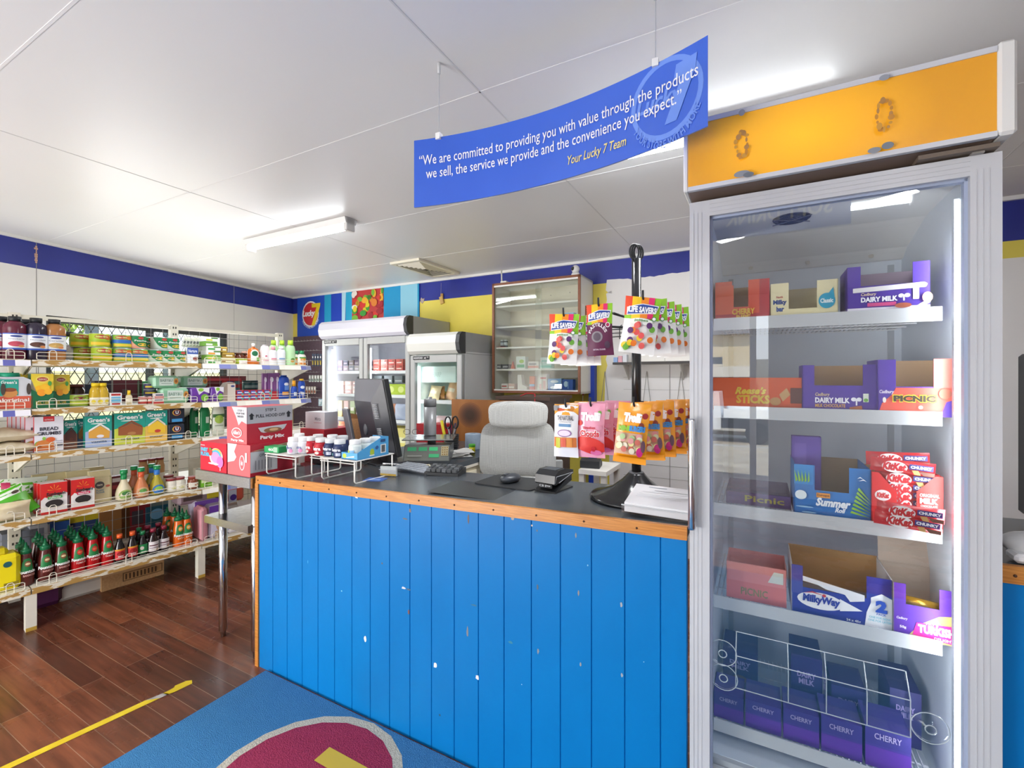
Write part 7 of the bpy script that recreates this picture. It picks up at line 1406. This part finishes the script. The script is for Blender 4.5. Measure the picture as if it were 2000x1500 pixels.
tb2.deco([('e', .45, .28, .07, .2, '#a9bf3a'), ('r', .36, .1, .52, .16, '#dfe8ee'), ('r', .72, .15, .9, .62, '#e9ecec'), ('r', .75, .2, .87, .58, '#5a5e60'), ('r', .72, .75, .88, .9, '#234a7a'), ('e', .6, .5, .05, .1, '#2a5a9a')], lambda x, z, l: (W + .0004 * (l + 1), x * D_, z * .085)); tb2.deco([('e', .2, .5, .12, .35, '#b9cf3a'), ('p', [(.3, .3), (.8, .6), (.8, .4), (.3, .2)], '#eef2f4')], flat(W, .03, 0, 0, W / 2))
part('tray', tb2, tr_)
for i in range(3):
    for j in range(2): gum('c', 'pale gum tub inside the blue tray, ' + ('left' if j == 0 else 'right') + ' column, ' + NTH[i] + ' from the front', 700, .0, 0) if False else None
for i in range(3):
    for j in range(1):
        a = a0b + .05; w_ = CW + .066 + .004 + .06 * i; lb = 'pale gum tub inside the blue tray, ' + NTH[i] + ' from the front'
        if 'c' in PR: dup(PR['c'], lb, RM, a, w_, 1.0412)
        else:
            t = thing('gum_tub', lb, 'tub', RM, a, w_, 1.0412, 0, 'chewing gum tubs on the risers'); part('body', kits['c'][0], t); part('lid', kits['c'][1], t); PR['c'] = t
mb = cartonmb(.10, .06, .03, '#149a54', [('t', 'eco', .3, .3, .7, .7, '#f2f6f2'), ('r', .66, .1, .92, .95, '#9ac0a4')])
thing('green_packet', 'low green packet at the left of the corner riser', 'packet', RM, RM.at(530, CW + .045), CW + .045, 1.0315, 4, None, mb)
# black power brick and cables behind
onc('power_brick', 'black power brick behind the wire risers', 'power supply', 622, CW + .34, MB().box(-.07, 0, 0, .05, .06, .035, '#1d1f22', bev=.005))
random.seed(15)
cb1 = MB()
for k in range(6):
    pts = []; x, y, z = -.1 + .03 * k, .02 * (k % 3), .01
    for i in range(14): pts.append((x + .1 * math.sin(i * .7 + k), y + .04 * math.cos(i * .9 + k * 2), .008 + .022 * abs(math.sin(i * .8 + k))))
    cb1.tube(pts, .0028, '#17181a', 5)
onc('cable_tangle', 'tangle of black cables on the worktop behind the risers', 'cable', 672, CW + .37, cb1)
# boxes on the steel table
tzz = tz + .0008
def tbox(nm, lb, a, w_, W, D_, H, col, front, right, z=0, rot=0, top='#c44'):
    return thing(nm, lb, 'box', TB, a, w_, tzz + z, rot, None, cartonmb(W, D_, H, col, front, (), right))
cr_ = '#c0283c'; sal = '#e2666a'
pmf = [('r', 0, 0, 1, 1, sal), ('p', [(.25, 1), (1, 1), (1, .55), (.75, .62), (.6, .5), (.45, .75)], '#cfcfd4'), ('t', 'STEP 1', .55, .88, .85, .93, '#6a6c72'), ('t', 'POP THE', .5, .80, .9, .85, '#6a6c72'), ('t', 'SIDES', .55, .72, .85, .77, '#6a6c72'), ('e', .52, .3, .26, .14, '#f0e6e8'), ('e', .52, .3, .22, .115, sal), ('t', 'Allen’s', .34, .25, .70, .36, '#f4eef0', .03, .04), ('t', 'Party Mix', .25, .05, .9, .13, '#f6f0f2', 0, .05)]
pmr = [('r', 0, .55, 1, 1, '#b9bac0'), ('t', 'STEP 2', .38, .86, .62, .94, '#3c3e44', 0, .02), ('t', 'PULL HOOD OFF', .18, .70, .82, .79, '#3c3e44', 0, .02), ('p', [(.06, .66), (.12, .66), (.12, .76), (.15, .76), (.09, .84), (.03, .76), (.06, .76)], '#2c2e34'), ('p', [(.87, .66), (.93, .66), (.93, .76), (.96, .76), (.90, .84), (.84, .76), (.87, .76)], '#2c2e34'), ('p', [(.22, .42), (.86, .46), (.80, .34), (.74, .3), (.34, .27), (.28, .3)], '#d5d6da'), ('e', .54, .33, .2, .07, '#9a6a4a'), ('e', .56, .34, .1, .04, '#e0b98a'), ('t', 'Party Mix', .26, .07, .80, .2, '#f6f0f2', 0, .06)]
lwr = [('r', 0, .12, .62, .58, '#c9cace'), ('r', .0, .58, 1, .78, '#c9cace'), ('t', 'OPENING INSTRUCTION', .2, .6, .98, .7, '#70727a'), ('r', .62, .1, .98, .56, '#b02438'), ('p', [(.0, .8), (1, .98), (1, .8)], '#bfa98a')] + [('r', .1 + .07 * i, .2, .12 + .07 * i, .5, '#8d8f96') for i in range(6)]
tbox('sweets_carton', 'crimson party sweets carton, lower of two on the steel table', -.115, -.012, .185, .23, .155, cr_, [('r', 0, 0, 1, 1, sal), ('p', [(0, 1), (.42, 1), (.3, .75), (.4, .58), (.3, .45), (0, .38)], '#d9d9dc'), ('e', .65, .42, .12, .24, '#f0e6e8'), ('e', .65, .42, .09, .21, sal), ('t', 'Allen’s', .60, .34, .70, .5, '#f4eef0', 0, .04), ('r', .8, .45, .88, .75, '#f0e6e8')], lwr)
tbox('sweets_carton', 'crimson and grey party sweets carton, upper of two on the steel table', -.143, -.005, .165, .25, .183, cr_, pmf, pmr, z=.1555)
ff = [('t', 'FAIRY', .02, .66, .3, .8, '#4fb8dc', 0, .07), ('t', 'FLOSS', .02, .5, .36, .64, '#4fb8dc', 0, .07), ('t', 'Sweet', .02, .86, .18, .91, '#f2e6ea'), ('e', .62, .52, .25, .3, '#f2eef2'), ('e', .63, .6, .2, .21, '#f0b83a'), ('e', .62, .56, .19, .2, '#4fb8dc'), ('e', .60, .5, .17, .19, '#e89ac8'), ('e', .78, .36, .12, .2, '#e07ac0'), ('e', .42, .66, .07, .12, '#c83a2c'), ('e', .42, .78, .05, .03, '#4f9a3a'), ('r', .79, .06, .81, .2, '#f2eef2'), ('e', .55, .28, .2, .03, '#f2eef2')]
tbox('sweets_carton', 'bright crimson carton with a pink floss cloud picture on the steel table', -.335, -.012, .235, .12, .148, '#c8102e', ff, [('r', 0, 0, 1, 1, '#a50d28')])
tbox('open_carton', 'crimson carton behind the party sweets cartons', -.10, .40, .20, .2, .19, '#c5303f', [], [('r', 0, .6, 1, .7, '#d98a90')])
thing('white_box', 'small white box resting on the crimson carton at the back of the steel table', 'box', TB, -.10, .42, tzz + .1905, 4, None, cartonmb(.15, .1, .095, '#dfe0e4', [('t', 'Mints', .5, .5, .8, .7, '#8a8c94'), ('r', .45, .35, .85, .38, '#c98a94')]))
thing('brown_carton', 'open brown cardboard carton at the far end of the steel table', 'box', TB, -.06, .76, tzz, 0, None, MB().box(-.12, 0, 0, .05, .15, .22, CARD).add([(-.12, 0, .22), (.05, 0, .22), (.03, -.05, .25), (-.10, -.05, .26)], [(0, 1, 2, 3)], CARD))
thing('paper_bag', 'white printed packet beside the party sweets carton', 'packet', RM, RM.at(574, CW + .3), CW + .3, ctop(-2) + .001, 0, None, cartonmb(.075, .04, .115, '#d8d3cc', [('t', 'SALT', .2, .6, .8, .75, '#4a3c3c'), ('r', .2, .3, .8, .4, '#6a5c5c'), ('r', .0, .0, .12, 1, '#8a3a3c')]))

# ================================================================== FAR RIGHT SLIVER
mc = thing('microwave', 'black-fronted appliance on the second counter at the right edge', 'appliance', RM, RM.at(1986, 1.80), 1.56, ctop(.6) + .03)
part('body', MB().box(0, 0, .0, .4, .24, .44, '#3a3c42', bev=.008), mc); part('door', MB().box(.002, -.012, .02, .39, 0, .42, M('#2a2c30', .15)).deco([('r', .02, .1, .06, .25, '#8a8c90')], flat(.388, .4, -.012, .02, .196)), mc)
for x in (.03, .37):
    for y in (.03, .2): part('foot', MB().cyl(x, y, -.029, .0, .015, '#1d1e20', 10), mc)
thing('white_tray', 'white plastic bag and lid lying on the second counter', 'bag', RM, RM.at(1972, 1.44), 1.42, ctop(.6) + .001, 0, None, MB().sphere((.05, .04, .03), .055, M('#dcdcdc', .3), 14, 8, (1.1, .9, .5)).box(-.005, -.02, .0, .05, .03, .02, '#ececec', bev=.006))
